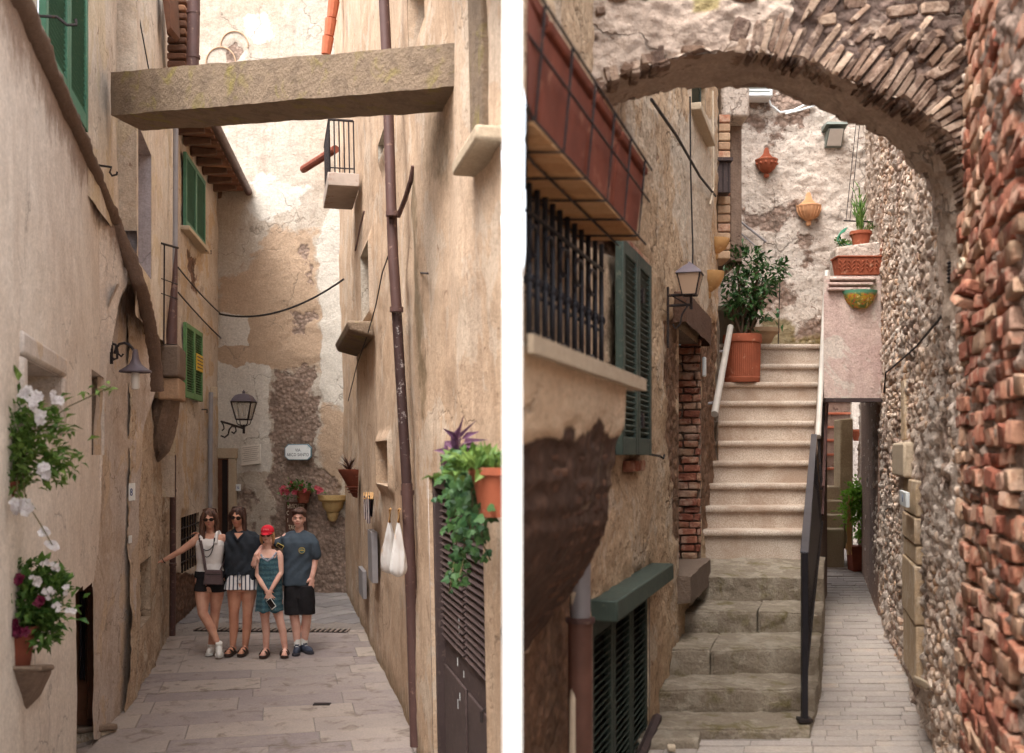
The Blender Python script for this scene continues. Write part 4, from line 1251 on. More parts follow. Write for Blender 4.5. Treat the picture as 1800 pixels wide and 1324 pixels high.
# doorway of the buttress house with threshold
m = MB(); m.prism([pt(131, 1275, 8.75), pt(168, 1275, 8.95), pt(168, 1020, 8.95), pt(131, 1020, 8.75)], (-0.05, 0.05, 0)); dr = m.build('door', M_WOODB, house_b)
dr['label'] = 'narrow brown glazed door beside the grey buttress'
m = MB(); m.prism([pt(140, 1195, 8.73), pt(150, 1195, 8.8), pt(150, 1040, 8.8), pt(140, 1040, 8.73)], (0.004, -0.012, 0)); m.build('pane', simple('dark_glass', S(44, 40, 44), 0.15, 0, 0.2, 6, 0, spec=0.6), dr)
m = MB(); m.prism([pt(153, 1262, 8.78), pt(162, 1262, 8.86), pt(162, 1035, 8.86), pt(153, 1035, 8.78)], (0.02, -0.03, 0)); m.build('stile', M_WOODB, dr)
m = MB(); m.hexa([pt(132, 1290, 8.55), pt(207, 1283, 8.95), pt(190, 1280, 9.3), pt(125, 1285, 9.0), pt(132, 1281, 8.55), pt(207, 1272, 8.95), pt(190, 1270, 9.3), pt(125, 1276, 9.0)]); m.build('threshold', M_BLOCK, house_b, bevel=0.012)
m = MB(); m.hexa([pt(132, 1330, 8.6), pt(205, 1322, 9.0), pt(190, 1320, 9.3), pt(125, 1325, 9.0), pt(132, 1291, 8.6), pt(205, 1284, 9.0), pt(190, 1283, 9.3), pt(125, 1287, 9.0)]); m.build('step_base', M_C, house_b)
for (x0, x1, y0, y1, nm, mt) in ((226, 236, 850, 881, 'number_plate', M_ENAMEL), (226, 230, 942, 956, 'door_bell', M_ENAMEL)):
    d0 = 9.62
    m = MB(); m.prism([pt(x0, y1, d0), pt(x1, y1 - 1, d0 + 0.1), pt(x1, y0 - 1, d0 + 0.1), pt(x0, y0, d0)], (0.0, 0.03, 0)); o = m.build(nm, mt, None, pt(x0, y1, d0), bevel=0.003)
    if nm == 'number_plate':
        tag(o, 'small white enamel house number plate reading 8 on grey buttress', 'number plate')
        xd = (pt(x1, y1 - 1, d0 + 0.1) - pt(x0, y1, d0)); text_part('8', 0.1, pt(231, 866, d0 + 0.045), xd, xd.cross(Vector((0, 0, 1))), M_INKB, o)
    else: tag(o, 'small white door bell below the number plate on grey buttress', 'door bell')

# ================================================================== LEFT ALLEY: lamps, signs
# disc shade wall lamp
root = empty('wall_lamp', pt(205, 690, 8.6), 'old wall lamp with dark disc shade and glass jar on scroll arm', 'lamp')
d = 8.6
m = MB(); m.tube([pt(x, y, d) for x, y in ((196, 604), (203, 606), (206, 614), (206, 630), (200, 632), (196, 628))], 0.011, 6)
m.tube([pt(x, y, d) for x, y in ((201, 622), (204, 612), (210, 605), (219, 603), (228, 607), (234, 614), (237, 620))], 0.011, 6)
m.tube([pt(x, y, d) for x, y in ((206, 612), (208, 622), (213, 627), (217, 622))], 0.008, 6)
m.tube([pt(196, 600, d + 0.02), pt(196, 640, d + 0.02)], 0.014, 6); m.build('scroll_arm', M_IRON, root)
c = pt(238, 648, d)
m = MB(); m.lathe([(0.0, 0.16), (0.02, 0.155), (0.025, 0.12), (0.03, 0.08), (0.05, 0.035), (0.075, 0.015), (0.128, -0.02), (0.13, -0.032), (0.118, -0.028), (0.06, -0.005), (0.0, 0.0)], c, 24); m.build('shade', M_LAMPCAP, root)
m = MB(); m.lathe([(0.0, -0.035), (0.03, -0.035), (0.034, -0.05), (0.034, -0.15), (0.028, -0.17), (0.0, -0.175)], c, 16); m.build('glass_jar', M_BULB, root)
# street lantern at the end wall
def lantern(name, top, wt, wb, h, root, capstyle='dome', rot=0.4, iron=M_IRON, cap=M_LAMPCAP, glass=M_LAMPGL):
    """top: centre of the cage top; square cage tapering down"""
    def ring(w, z): return [top + Vector((math.cos(rot + k * math.pi / 2) * w * 0.7071, math.sin(rot + k * math.pi / 2) * w * 0.7071, z)) for k in range(4)]
    a, b = ring(wt, 0), ring(wb, -h)
    m = MB()
    for k in range(4):
        m.tube([a[k], b[k]], 0.012 * wt / 0.3, 5)
        m.tube([a[k], a[(k + 1) % 4]], 0.011 * wt / 0.3, 5); m.tube([b[k], b[(k + 1) % 4]], 0.013 * wt / 0.3, 5)
    m.build('cage', iron, root)
    for k in range(4):
        q = [b[k], b[(k + 1) % 4], a[(k + 1) % 4], a[k]]
        n = (q[1] - q[0]).cross(q[3] - q[0]).normalized() * 0.003
        ce = sum(q, Vector()) / 4
        q = [ce + (x - ce) * 0.97 for x in q]
        MB().prism(q, n).build('pane', glass, root, smooth=0)
    e = ring(wt * 1.22, 0.004); f_ = ring(wt * 1.22, 0.02)
    m = MB()
    if capstyle == 'dome':
        pr = [(1.22, 0.012), (1.0, 0.03), (0.88, 0.10), (0.7, 0.17), (0.42, 0.21), (0.14, 0.225), (0.1, 0.25), (0.16, 0.265), (0.06, 0.30), (0.02, 0.33)]
    else:
        pr = [(1.15, 0.0), (1.12, 0.03), (0.6, 0.2), (0.12, 0.33), (0.03, 0.38)]
    rings = [[top + Vector((math.cos(rot + k * math.pi / 2) * wt * 0.7071 * s_, math.sin(rot + k * math.pi / 2) * wt * 0.7071 * s_, z_ * wt)) for k in range(4)] for s_, z_ in [(p_[0], p_[1] * 1.9 if capstyle == 'dome' else p_[1] * 1.5) for p_ in pr]]
    vs = [v for rg in rings for v in rg]
    fs = [(i * 4 + k, i * 4 + (k + 1) % 4, (i + 1) * 4 + (k + 1) % 4, (i + 1) * 4 + k) for i in range(len(rings) - 1) for k in range(4)] + [(3, 2, 1, 0)]
    m.add(vs, fs); m.build('cap', cap, root, smooth=0.5)
    m = MB(); m.tube([top + Vector((0, 0, -h * 0.75)), top + Vector((0, 0, -h * 0.2))], wt * 0.07, 8); m.build('bulb', M_BULB, root)
    return a, b
dl = 16.3
root = empty('street_lantern', pt(428, 745, dl), 'black iron street lantern on scrolled bracket by the end wall', 'lantern')
topc = pt(428.5, 707, dl)
lantern('street_lantern', topc, 0.31, 0.19, 0.27, root, rot=0.75)
m = MB()
bt = topc + Vector((0, 0, -0.27))
for k in range(4):
    a = 0.75 + k * math.pi / 2
    m.tube([bt + Vector((math.cos(a) * 0.13, math.sin(a) * 0.13, 0)), bt + Vector((math.cos(a) * 0.11, math.sin(a) * 0.11, -0.07)), bt + Vector((0, 0, -0.12))], 0.008, 5)
m.tube([bt + Vector((0, 0, -0.08)), bt + Vector((0, 0, -0.22))], 0.02, 6)
m.tube([pt(389, 741, 17.2), pt(428, 753, dl)], 0.018, 6)
m.tube([pt(x, y, 17.1) for x, y in ((389, 741), (393, 748), (394, 754), (390, 757))], 0.012, 6)
m.tube([pt(x, y, 16.9) for x, y in ((388, 766), (395, 769), (401, 764), (403, 755), (408, 749), (414, 751), (415, 758), (411, 762), (407, 759))], 0.013, 6)
m.build('bracket', M_IRON, root)
# street name sign
ua, zt = WE.hit(503, 781); ub, zb = WE.hit(550, 809)
ch = 0.06; o_ = 0.06
prof = [(ua + ch, zb), (ub - ch, zb), (ub, zb + ch), (ub, zt - ch), (ub - ch, zt), (ua + ch, zt), (ua, zt - ch), (ua, zb + ch)]
root = empty('street_name_sign', WE.P((ua + ub) / 2, zb, o_), 'white octagonal street sign reading VIA ARCO SANTO on the stained wall', 'sign')
MB().prism([WE.P(u, z, 0.03) for u, z in prof], WE.n * 0.04).build('plate', M_EDGE, root, bevel=0.004)
cu_, cz_ = (ua + ub) / 2, (zt + zb) / 2
MB().prism([WE.P(cu_ + (u - cu_) * 0.93, cz_ + (z - cz_) * 0.9, 0.0701) for u, z in prof], WE.n * 0.004).build('enamel_face', M_ENAMEL, root)
sgn = 1 if WE.d.x > 0 else -1
xd = WE.d * sgn
for t_, zz, sz in (('VIA', 0.03, 0.075), ('ARCO SANTO', -0.045, 0.075)):
    text_part(t_, sz, WE.P(cu_, cz_ + zz, 0.0745), xd, WE.n, M_INK, root, sx=0.8)
# marble plaque with lines of faint lettering
ua, zt = WE.hit(426, 783); ub, zb = WE.hit(460, 817)
root = empty('stone_plaque', WE.P(ua, zb, 0.03), 'pale marble plaque with faint engraved lines beside the lantern', 'plaque')
MB().prism([WE.P(ua, zb - 0.02, 0.02), WE.P(ub, zb + 0.02, 0.02), WE.P(ub, zt + 0.02, 0.02), WE.P(ua, zt - 0.02, 0.02)], WE.n * 0.03).build('slab', simple('marble', S(214, 206, 194), 0.6, 0, 0.08, 6, 0.05), root, bevel=0.004)
m = MB()
for i in range(8):
    z_ = zt - 0.05 - i * 0.032
    k = 0.02 + 0.02 * (i % 3)
    m.hexa([WE.P(ua + k, z_, 0.051), WE.P(ub - k, z_ + 0.03, 0.051), WE.P(ub - k, z_ + 0.03, 0.053), WE.P(ua + k, z_, 0.053), WE.P(ua + k, z_ + 0.008, 0.051), WE.P(ub - k, z_ + 0.038, 0.051), WE.P(ub - k, z_ + 0.038, 0.053), WE.P(ua + k, z_ + 0.008, 0.053)])
m.build('engraved_lines', simple('engraving', S(150, 138, 126), 0.8, 0, 0.1, 40, 0), root)
# house number
ua, zt = WE.hit(413, 851); ub, zb = WE.hit(425, 863)
m = MB(); wbox(m, WE, ua, ub, zb, zt, 0.03, 0.05); o = m.build('number_tile', M_ENAMEL, None, WE.P(ua, zb, 0.04), bevel=0.003)
tag(o, 'small white number tile with blue figures right of the brown door', 'number plate')
text_part('16', 0.08, WE.P((ua + ub) / 2, (zt + zb) / 2, 0.0505), xd, WE.n, M_INKB, o)
# menu board
ua, zt = WE.hit(504, 882); ub, zb = WE.hit(541, 960)
root = empty('menu_board', WE.P((ua + ub) / 2, zb, 0.04), 'brown menu board with cream hand painted words behind the boy', 'menu board')
m = MB(); wbox(m, WE, ua, ub, zb, zt, 0.03, 0.055); m.build('board', simple('board_brown', S(92, 64, 54), 0.8, 0, 0.2, 8, 0.1), root, bevel=0.004)
M_CREAM = simple('cream_paint', S(226, 210, 184), 0.7, 0, 0.1, 30, 0)
_, z1_ = WE.hit(520, 890); _, z2_ = WE.hit(520, 902); _, z3_ = WE.hit(520, 915); _, z4_ = WE.hit(520, 927)
text_part('BRUSCHETTE', 0.105, WE.P((ua + ub) / 2, z1_, 0.0555), xd, WE.n, M_CREAM, root, sx=0.47)
text_part('C', 0.105, WE.P(ua + 0.04, z2_, 0.0555), xd, WE.n, M_CREAM, root, sx=0.6)
text_part('I', 0.105, WE.P(ua + 0.04, z3_, 0.0555), xd, WE.n, M_CREAM, root, sx=0.6)
text_part('TAGLIERI', 0.105, WE.P((ua + ub) / 2, z4_, 0.0555), xd, WE.n, M_CREAM, root, sx=0.62)
# carved stone basin on the wall
c = WE.at(585, 872, 0.02)
root = empty('stone_wall_basin', c, 'carved yellowish stone basin projecting from the end wall', 'basin')
M_BASIN = stone('yellow_stone', [S(206, 176, 122), S(190, 156, 102), S(200, 186, 160)], 6, 0.6, spread=0.4)
m = MB(); m.lathe([(0.2, -0.09), (0.235, -0.06), (0.245, 0.02), (0.22, 0.02), (0.2, -0.03), (0.0, -0.04)], c, 20, math.pi, 2 * math.pi); m.build('rim', M_BASIN, root)
m = MB(); m.lathe([(0.0, -0.27), (0.10, -0.26), (0.165, -0.18), (0.18, -0.09), (0.0, -0.089)], c, 20, math.pi, 2 * math.pi); m.build('bowl', M_BASIN, root)
m = MB(); m.lathe([(0.0, -0.42), (0.05, -0.41), (0.08, -0.36), (0.10, -0.27), (0.0, -0.265)], c, 16, math.pi, 2 * math.pi); m.build('stem', M_BASIN, root)
# flower pot hanging on the end wall
c = WE.at(533, 884, 0.14)
root = empty('hanging_flower_pot', c, 'terracotta wall pot with trailing red flowers under the street sign', 'flower pot')
m = MB(); m.lathe(pot_profile(0.085, 0.125, 0.2), c, 18); m.build('pot', M_TERRA2, root)
m = MB(); m.tube([WE.at(545, 848, 0.03), WE.at(546, 872, 0.03), c + Vector((0.1, 0, 0.18))], 0.012, 5); m.build('hanger', M_IRON, root)
r = random.Random(31)
m = MB(); foliage(m, c + Vector((0, -0.02, 0.25)), (0.2, 0.1, 0.07), 170, 0.07, 0.045, r, 0.35); foliage(m, c + Vector((-0.2, -0.05, 0.15)), (0.12, 0.06, 0.07), 70, 0.06, 0.035, r, 0.35)
tag(m.build('foliage', M_LEAF, root, smooth=0, fix=False), kind='stuff')
m = MB()
for (x, y) in ((495, 861), (496, 866), (503, 864), (499, 857), (506, 866), (520, 862), (518, 866), (536, 862), (556, 858), (561, 860), (565, 862), (560, 865), (530, 853), (512, 851)):
    flower(m, WE.at(x, y, 0.25), Vector((r.uniform(-.4, .4), -1, 0.3)), 0.045, r)
tag(m.build('blossom', M_FLR, root, smooth=0, fix=False), kind='stuff')
# half round wall pot with spiky plant
c = WW.at(628, 873, 0.0)
root = empty('wall_pot', c, 'half round terracotta wall pot with spiky dark plant at the corner', 'flower pot')
ang = math.atan2(WW.n.y, WW.n.x)
m = MB(); m.lathe([(0.01, -0.02), (0.06, 0.0), (0.1, 0.08), (0.105, 0.09), (0.15, 0.17), (0.2, 0.26), (0.245, 0.33), (0.25, 0.36), (0.225, 0.36), (0.2, 0.31), (0.0, 0.30)], c, 16, ang - math.pi / 2, ang + math.pi / 2)
for zz in (0.05, 0.085, 0.12): m.lathe([(0.085 + zz * 0.55, zz), (0.1 + zz * 0.55, zz + 0.008), (0.085 + zz * 0.55, zz + 0.016)], c, 16, ang - math.pi / 2, ang + math.pi / 2)
m.build('pot', M_TERRA2, root)
m = MB(); cc = c + WW.n * 0.1 + Vector((0, 0, 0.32))
for k in range(26):
    v = rvec(r); v.z = abs(v.z) + 0.45
    leaf(m, cc, v, Vector((0, 0, 1)), r.uniform(0.16, 0.32), 0.03, 0.1)
tag(m.build('spiky_leaves', M_DARKLEAF, root, smooth=0, fix=False), kind='stuff')
# cloth and pegs, shopping bags
root = empty('hanging_cloths', WW.at(648, 920, 0.05), 'striped cloths pegged to hooks on the ochre wall', 'cloth')
m = MB()
def drape(m, w, px0, px1, y0, y1, o, folds, amp, r, nx=14, ny=14, taper=0.0, bul=0.0):
    u0 = w.hit(px0, (y0 + y1) / 2, o)[0]; u1 = w.hit(px1, (y0 + y1) / 2, o)[0]; zt = w.hit((px0 + px1) / 2, y0, o)[1]; zb = w.hit((px0 + px1) / 2, y1, o)[1]
    vs = []
    for j in range(ny + 1):
        t = j / ny
        wd = 1 - taper * (1 - t) ** 1.5
        for i in range(nx + 1):
            s_ = i / nx
            u = (u0 + u1) / 2 + (s_ - 0.5) * (u1 - u0) * wd
            oo = o + amp * math.sin(s_ * folds * 2 * math.pi + 2 * t) * (0.4 + 0.6 * (1 - t)) + bul * math.sin(math.pi * s_) * math.sin(math.pi * min(1, t * 0.9 + 0.1)) 
            z = zt + (zb - zt) * t - 0.03 * math.sin(math.pi * s_) * t
            vs.append(w.P(u, z, oo))
    m.add(vs, [(j * (nx + 1) + i, j * (nx + 1) + i + 1, (j + 1) * (nx + 1) + i + 1, (j + 1) * (nx + 1) + i) for j in range(ny) for i in range(nx)])
drape(m, WW, 641, 652, 874, 915, 0.06, 2, 0.02, r); 
nc = NT('striped_cloth'); wv = nc.t.nodes.new('ShaderNodeTexWave'); wv.inputs['Scale'].default_value = 9.0; wv.inputs['Distortion'].default_value = 3.0; nc.lk(nc.pos, wv.inputs['Vector'])
m.build('striped_cloth', nc.done(nc.ramp(wv.outputs['Fac'], [(0.3, S(214, 206, 202)), (0.5, S(150, 60, 64)), (0.7, S(70, 66, 76))]), 0.9), root, smooth=1.5, fix=False)
m = MB(); drape(m, WW, 650, 656, 872, 905, 0.05, 1, 0.02, r); m.build('dark_cloth', simple('dark_cloth', S(60, 58, 66), 0.9), root, smooth=1.5, fix=False)
m = MB()
for x in (640, 644, 648, 652, 655): m.tube([WW.at(x, 866, 0.03), WW.at(x, 877, 0.08)], 0.008, 4)
m.build('peg', M_OCHREPOT, root)
M_BAG = NT('white_plastic'); bb_ = M_BAG.noise(5, 4); M_BAG = M_BAG.done(M_BAG.ramp(bb_, [(0.42, S(226, 222, 218)), (0.6, S(206, 198, 192)), (0.68, S(214, 176, 130))]), 0.45)
for nm, x0, x1, y1, oo, lb in (('shopping_bag', 673, 696, 1008, 0.12, 'white plastic shopping bag hanging left of the other by the drainpipe'), ('shopping_bag', 690, 711, 1014, 0.14, 'white plastic shopping bag hanging nearest the brown drainpipe')):
    root = empty(nm, WW.at((x0 + x1) / 2, y1, oo), lb, 'shopping bag', 'shopping bags on the wall hooks')
    m = MB(); up_ = WW.at((x0 + x1) / 2, 918, oo); dn_ = WW.at((x0 + x1) / 2, y1, oo); vs = []
    hw_ = 1.35 * (x1 - x0) / 2 / F * dn_.y
    for jj in range(19):
        t = jj / 18
        wd = hw_ * float(np.interp(t, [0, .06, .3, .6, .85, .95, 1], [.14, .2, .5, .85, 1.0, .8, .25]))
        for ii in range(28):
            a = 2 * math.pi * ii / 28
            pl_ = 1 + 0.22 * (1 - 0.6 * t) * math.sin(a * 5 + x0) + 0.12 * math.sin(a * 9 + 4 * t) + 0.10 * mnoise.noise(Vector((math.cos(a) * 2, math.sin(a) * 2, t * 5 + x0)))
            vs.append(up_.lerp(dn_, t) + Vector((math.cos(a) * wd * pl_, math.sin(a) * wd * 0.55 * pl_, 0)))
    m.add(vs, [(jj * 28 + ii, jj * 28 + (ii + 1) % 28, (jj + 1) * 28 + (ii + 1) % 28, (jj + 1) * 28 + ii) for jj in range(18) for ii in range(28)] + [tuple(18 * 28 + ii for ii in range(28))])
    m.build('bag', M_BAG, root, smooth=1.5, fix=False)
    m = MB(); m.tube([WW.at((x0 + x1) / 2 + 2, 895, 0.0), WW.at((x0 + x1) / 2 + 1, 897, oo), WW.at((x0 + x1) / 2, 918, oo)], 0.012, 5); m.build('hook', M_OCHREPOT, root)
# pot with ivy and purple plant beside the dark door
c = WW.at(882, 908, 0.15)
root = empty('ivy_pot', c, 'terracotta pot on the ochre wall trailing long ivy over the door', 'flower pot')
m = MB(); m.lathe(pot_profile(0.09, 0.125, 0.2), c, 20); m.build('pot', M_TERRA, root)
m = MB(); m.lathe([(0.0, 0.165), (0.11, 0.165)], c, 20); m.build('soil', M_SOIL, root)
r = random.Random(5)
m = MB(); st = MB()
def W_off(px, py, o): return WW.at(px, py, o)
def ivyleaf(m, p, d, n, L):
    d = d.normalized(); s = d.cross(n).normalized()
    pts = [(0, 0), (0.42, 0.05), (0.5, 0.42), (0.25, 0.55), (0.0, 1.0), (-0.25, 0.55), (-0.5, 0.42), (-0.42, 0.05)]
    m.add([p + s * (a * L) + d * (b * L) + n * (0.12 * L * (1 - abs(a) * 2)) for a, b in pts], [(0, 1, 2, 3), (0, 3, 4), (0, 4, 5), (0, 5, 6, 7)])
trails = [((850, 850), (820, 840), (800, 880), (802, 960), (795, 1010), (790, 1040)), ((850, 850), (830, 860), (818, 920), (815, 985), (806, 1020)), ((845, 850), (810, 820), (788, 835), (785, 880)), ((850, 860), (842, 905), (850, 960), (862, 985)), ((850, 850), (835, 830), (812, 850), (808, 920)), ((850, 850), (828, 812), (800, 806)), ((850, 855), (832, 870), (826, 930))]
for tr in trails:
    pp = [W_off(x, y, 0.16 + 0.05 * math.sin(i * 1.7) + (0.05 if i < 2 else 0)) for i, (x, y) in enumerate(tr)]
    st.tube(pp, 0.004, 5)
    for i in range(len(pp) - 1):
        n_ = int(13 * (pp[i + 1] - pp[i]).length / 0.22)
        for k in range(n_):
            p = pp[i].lerp(pp[i + 1], r.random()) + rvec(r) * (0.075 if i < 3 else 0.035)
            d = rvec(r); d.z -= 0.7
            ivyleaf(m, p, d, (Vector((-0.5, -1, 0.4)) + rvec(r) * 0.6).normalized(), r.uniform(0.028, 0.055))
tag(m.build('ivy_leaves', M_IVY, root, smooth=0, fix=False), kind='stuff')
st.build('ivy_stem', M_STEM, root)
m = MB()
for k in range(120):
    p = c + Vector((r.uniform(-0.14, 0.12), r.uniform(-0.12, 0.1), 0.19)); v = rvec(r); v.z = abs(v.z) + 0.5
    leaf(m, p, v, Vector((0, -1, 0.4)), r.uniform(0.06, 0.13), 0.022, 0.2)
foliage(m, c + Vector((-0.12, -0.04, 0.22)), (0.1, 0.1, 0.05), 60, 0.06, 0.04, r)
tag(m.build('grassy_leaves', M_LEAFY, root, smooth=0, fix=False), kind='stuff')
m = MB(); pc = W_off(808, 800, 0.2)
for (x, y) in ((824, 760), (803, 748), (778, 768), (788, 792), (762, 798), (770, 815), (835, 790), (830, 770), (812, 745), (795, 770)):
    q = W_off(x, y, 0.24); leaf(m, pc + (q - pc) * 0.1, q - pc, Vector((-0.3, -1, 0.5)), (q - pc).length * 1.1, 0.035, 0.25)
    leaf(m, pc.lerp(q, 0.5), rvec(r), Vector((-0.3, -1, 0.5)), 0.1, 0.03, 0.25)
tag(m.build('purple_leaves', M_PURPLE, root, smooth=0, fix=False), kind='stuff')
# foreground pots of white and magenta flowers, left edge
r = random.Random(17)
for (px, py, D, ph, pr, fol, nm, lb) in (
    (-12, 893, 4.75, 0.12, 0.1, [((28, 790), (0.2, 0.15, 0.17), 900), ((5, 745), (0.14, 0.12, 0.13), 420), ((85, 830), (0.07, 0.06, 0.06), 60), ((110, 745), (0.09, 0.06, 0.05), 30), ((15, 850), (0.12, 0.1, 0.08), 220)], 'upper', 'terracotta pot of bushy green plant with white blossoms, upper at left edge'),
    (18, 1172, 4.9, 0.19, 0.115, [((42, 1058), (0.17, 0.13, 0.13), 800), ((95, 1050), (0.07, 0.06, 0.08), 150), ((66, 1005), (0.08, 0.06, 0.05), 70), ((75, 1105), (0.06, 0.06, 0.07), 180), ((20, 1030), (0.1, 0.08, 0.07), 150)], 'lower', 'terracotta pot with white and magenta flowers, lower at left edge')):
    c = pt(px, py, D)
    root = empty('flower_pot', c, lb, 'flower pot', 'flower pots at the left edge')
    m = MB(); m.lathe(pot_profile(pr * 0.75, pr, ph), c, 20); m.build('pot', M_TERRA2, root)
    m = MB()
    for (fx, fy), rad, n in fol: foliage(m, pt(fx, fy, D + 0.05), rad, n, 0.055, 0.03, r, 0.3)
    if nm == 'upper':
        for x, y in ((190, 680), (176, 684), (150, 690), (120, 760), (145, 800), (135, 830), (110, 835)): 
            for k in range(4): leaf(m, pt(x + r.uniform(-9, 9), y + r.uniform(-6, 6), D + 0.1), rvec(r), Vector((0, -1, 1)), 0.045, 0.02)
    tag(m.build('foliage', M_LEAFY if nm == 'upper' else M_LEAF, root, smooth=0, fix=False), kind='stuff')
    st = MB()
    for k in range(7): st.tube([c + Vector((0, 0, ph * 0.8)), pt(fol[0][0][0] + r.uniform(-50, 60), fol[0][0][1] + r.uniform(-40, 40), D + 0.05)], 0.004, 5)
    if nm == 'upper':
        st.tube([pt(60, 760, D), pt(120, 715, D + 0.1), pt(195, 680, D + 0.1)], 0.003, 5); st.tube([pt(40, 830, D), pt(45, 880, D - .1), pt(70, 920, D - .12), pt(92, 958, D - .12)], 0.003, 5); st.tube([pt(30, 820, D), pt(30, 860, D - .1), pt(36, 890, D - .12)], 0.003, 5)
    st.build('stem', M_STEM, root)
    wf = ((55, 708), (44, 690), (100, 700), (70, 735), (80, 832), (75, 825), (38, 885), (48, 895), (30, 890), (78, 935), (90, 955), (62, 700)) if nm == 'upper' else ((80, 990), (97, 995), (60, 1020), (70, 1024), (90, 1035), (115, 1038), (100, 1068), (125, 1080), (84, 1045))
    m = MB()
    for x, y in wf:
        for k in range(4): flower(m, pt(x + r.uniform(-7, 7), y + r.uniform(-7, 7), D - 0.12 + r.uniform(-.02, .02)), Vector((r.uniform(-.6, .8), -1, r.uniform(0, 0.7))), 0.022 if nm == 'upper' else 0.013, r)
    tag(m.build('white_blossom', M_FLW, root, smooth=0, fix=False), kind='stuff')
    if nm == 'lower':
        m = MB()
        for x, y in ((25, 1102), (40, 1107), (30, 1112), (38, 1022), (68, 1055)):
            for k in range(3): flower(m, pt(x + r.uniform(-6, 6), y + r.uniform(-6, 6), D - 0.14), Vector((r.uniform(-.6, .8), -1, r.uniform(0, 0.7))), 0.024, r)
        tag(m.build('magenta_blossom', M_FLM, root, smooth=0, fix=False), kind='stuff')
# bracket shelf below the lower pot: stone corbel
m = MB(); c0 = pt(-40, 1176, 4.8); m.hexa([pt(-60, 1300, 5.1), pt(30, 1290, 5.25), pt(40, 1290, 5.6), pt(-60, 1290, 5.6), pt(-60, 1180, 4.7), pt(72, 1178, 4.85), pt(95, 1175, 5.6), pt(-60, 1175, 5.6)])
m.build('stone_bracket', M_SHADE, house_a, bevel=0.03, bseg=3)
m = MB(); m.hexa([pt(-60, 1180, 4.68), pt(74, 1180, 4.83), pt(96, 1178, 5.6), pt(-60, 1178, 5.6), pt(-60, 1171, 4.68), pt(74, 1171, 4.83), pt(96, 1168, 5.6), pt(-60, 1168, 5.6)])
m.build('bracket_shelf', M_BLOCK, house_a, bevel=0.015)
# upper pot rests on a small iron ring bracket
m = MB(); c = pt(-12, 893, 4.75)
m.tube([c + Vector((0.08 * math.cos(a), 0.08 * math.sin(a), -0.008)) for a in np.linspace(0, 2 * math.pi, 17)], 0.006, 5); m.tube([c + Vector((-0.05, 0.05, -0.008)), c + Vector((-0.3, 0.5, -0.05))], 0.008, 5)
m.build('pot_bracket', M_IRON, house_a)
# window opening trim on the cream wall
ua, ub, za, zb = hA_win
m = MB(); wbox(m, WA, ua - 0.12, ub + 0.12, zb + 0.004, zb + 0.12, -0.05, 0.03); wbox(m, WA, ua - 0.12, ua - 0.004, za, zb, -0.05, 0.03); wbox(m, WA, ub + 0.004, ub + 0.12, za, zb, -0.05, 0.03)
m.build('window_surround', M_B, house_a, bevel=0.02)
# overhead cables
for nm, a, b, sag, lb in (('overhead_cable', pt(386, 552, 17.2), WW.at(604, 491, 0.05), 0.22, 'black cable sagging across in front of the end wall'),
                          ('wall_cable', WD.at(313, 470, 0.05), WD.at(388, 552, 0.05), 0.03, 'black cable along the pale house above the lower shutter'),
                          ('lower_wall_cable', WD.at(313, 514, 0.05), WD.at(392, 598, 0.05), 0.02, 'thin lower cable along the pale house to the corner')):
    m = MB(); m.tube([a.lerp(b, k / 20) + Vector((0, 0, -4 * sag * (k / 20) * (1 - k / 20))) for k in range(21)], 0.016 if nm == 'overhead_cable' else 0.011, 6)
    o = m.build(nm, M_CABLE, None, a.lerp(b, 0.5)); tag(o, lb, 'cable')
# ================================================================== RIGHT ALLEY: masonry pieces
def hull_stone(seed, n=16, sq=0.75, smooth=0.9):
    r = random.Random(seed)
    bm = bmesh.new()
    for k in range(n):
        v = rvec(r).normalized()
        # push towards a rounded box
        mx = max(abs(v.x), abs(v.y), abs(v.z))
        b = v / mx
        p = v * (1 - sq) + b * sq * 0.92
        bm.verts.new(p * r.uniform(0.88, 1.0))
    res = bmesh.ops.convex_hull(bm, input=bm.verts)
    bmesh.ops.delete(bm, geom=[g for g in res['geom_interior'] if isinstance(g, bmesh.types.BMVert)], context='VERTS')
    bmesh.ops.recalc_face_normals(bm, faces=bm.faces)
    me = bpy.data.meshes.new('stone'); bm.to_mesh(me); bm.free()
    me.shade_smooth(); me.set_sharp_from_angle(angle=smooth)
    return me

def slab_stone(seed, jit=0.16, bev=0.16, smooth=0.7):
    r = random.Random(seed)
    bm = bmesh.new(); bmesh.ops.create_cube(bm, size=2.0)
    for v in bm.verts: v.co = Vector((v.co.x * (1 - r.uniform(0, jit)), v.co.y * (1 - r.uniform(0, jit)), v.co.z * (1 - r.uniform(0, jit * 1.6))))
    bmesh.ops.bevel(bm, geom=bm.edges[:], offset=bev, segments=1, affect='EDGES', profile=0.5)
    for v in bm.verts: v.co += rvec(r) * 0.04
    me = bpy.data.meshes.new('stone'); bm.to_mesh(me); bm.free()
    me.shade_smooth(); me.set_sharp_from_angle(angle=smooth)
    return me

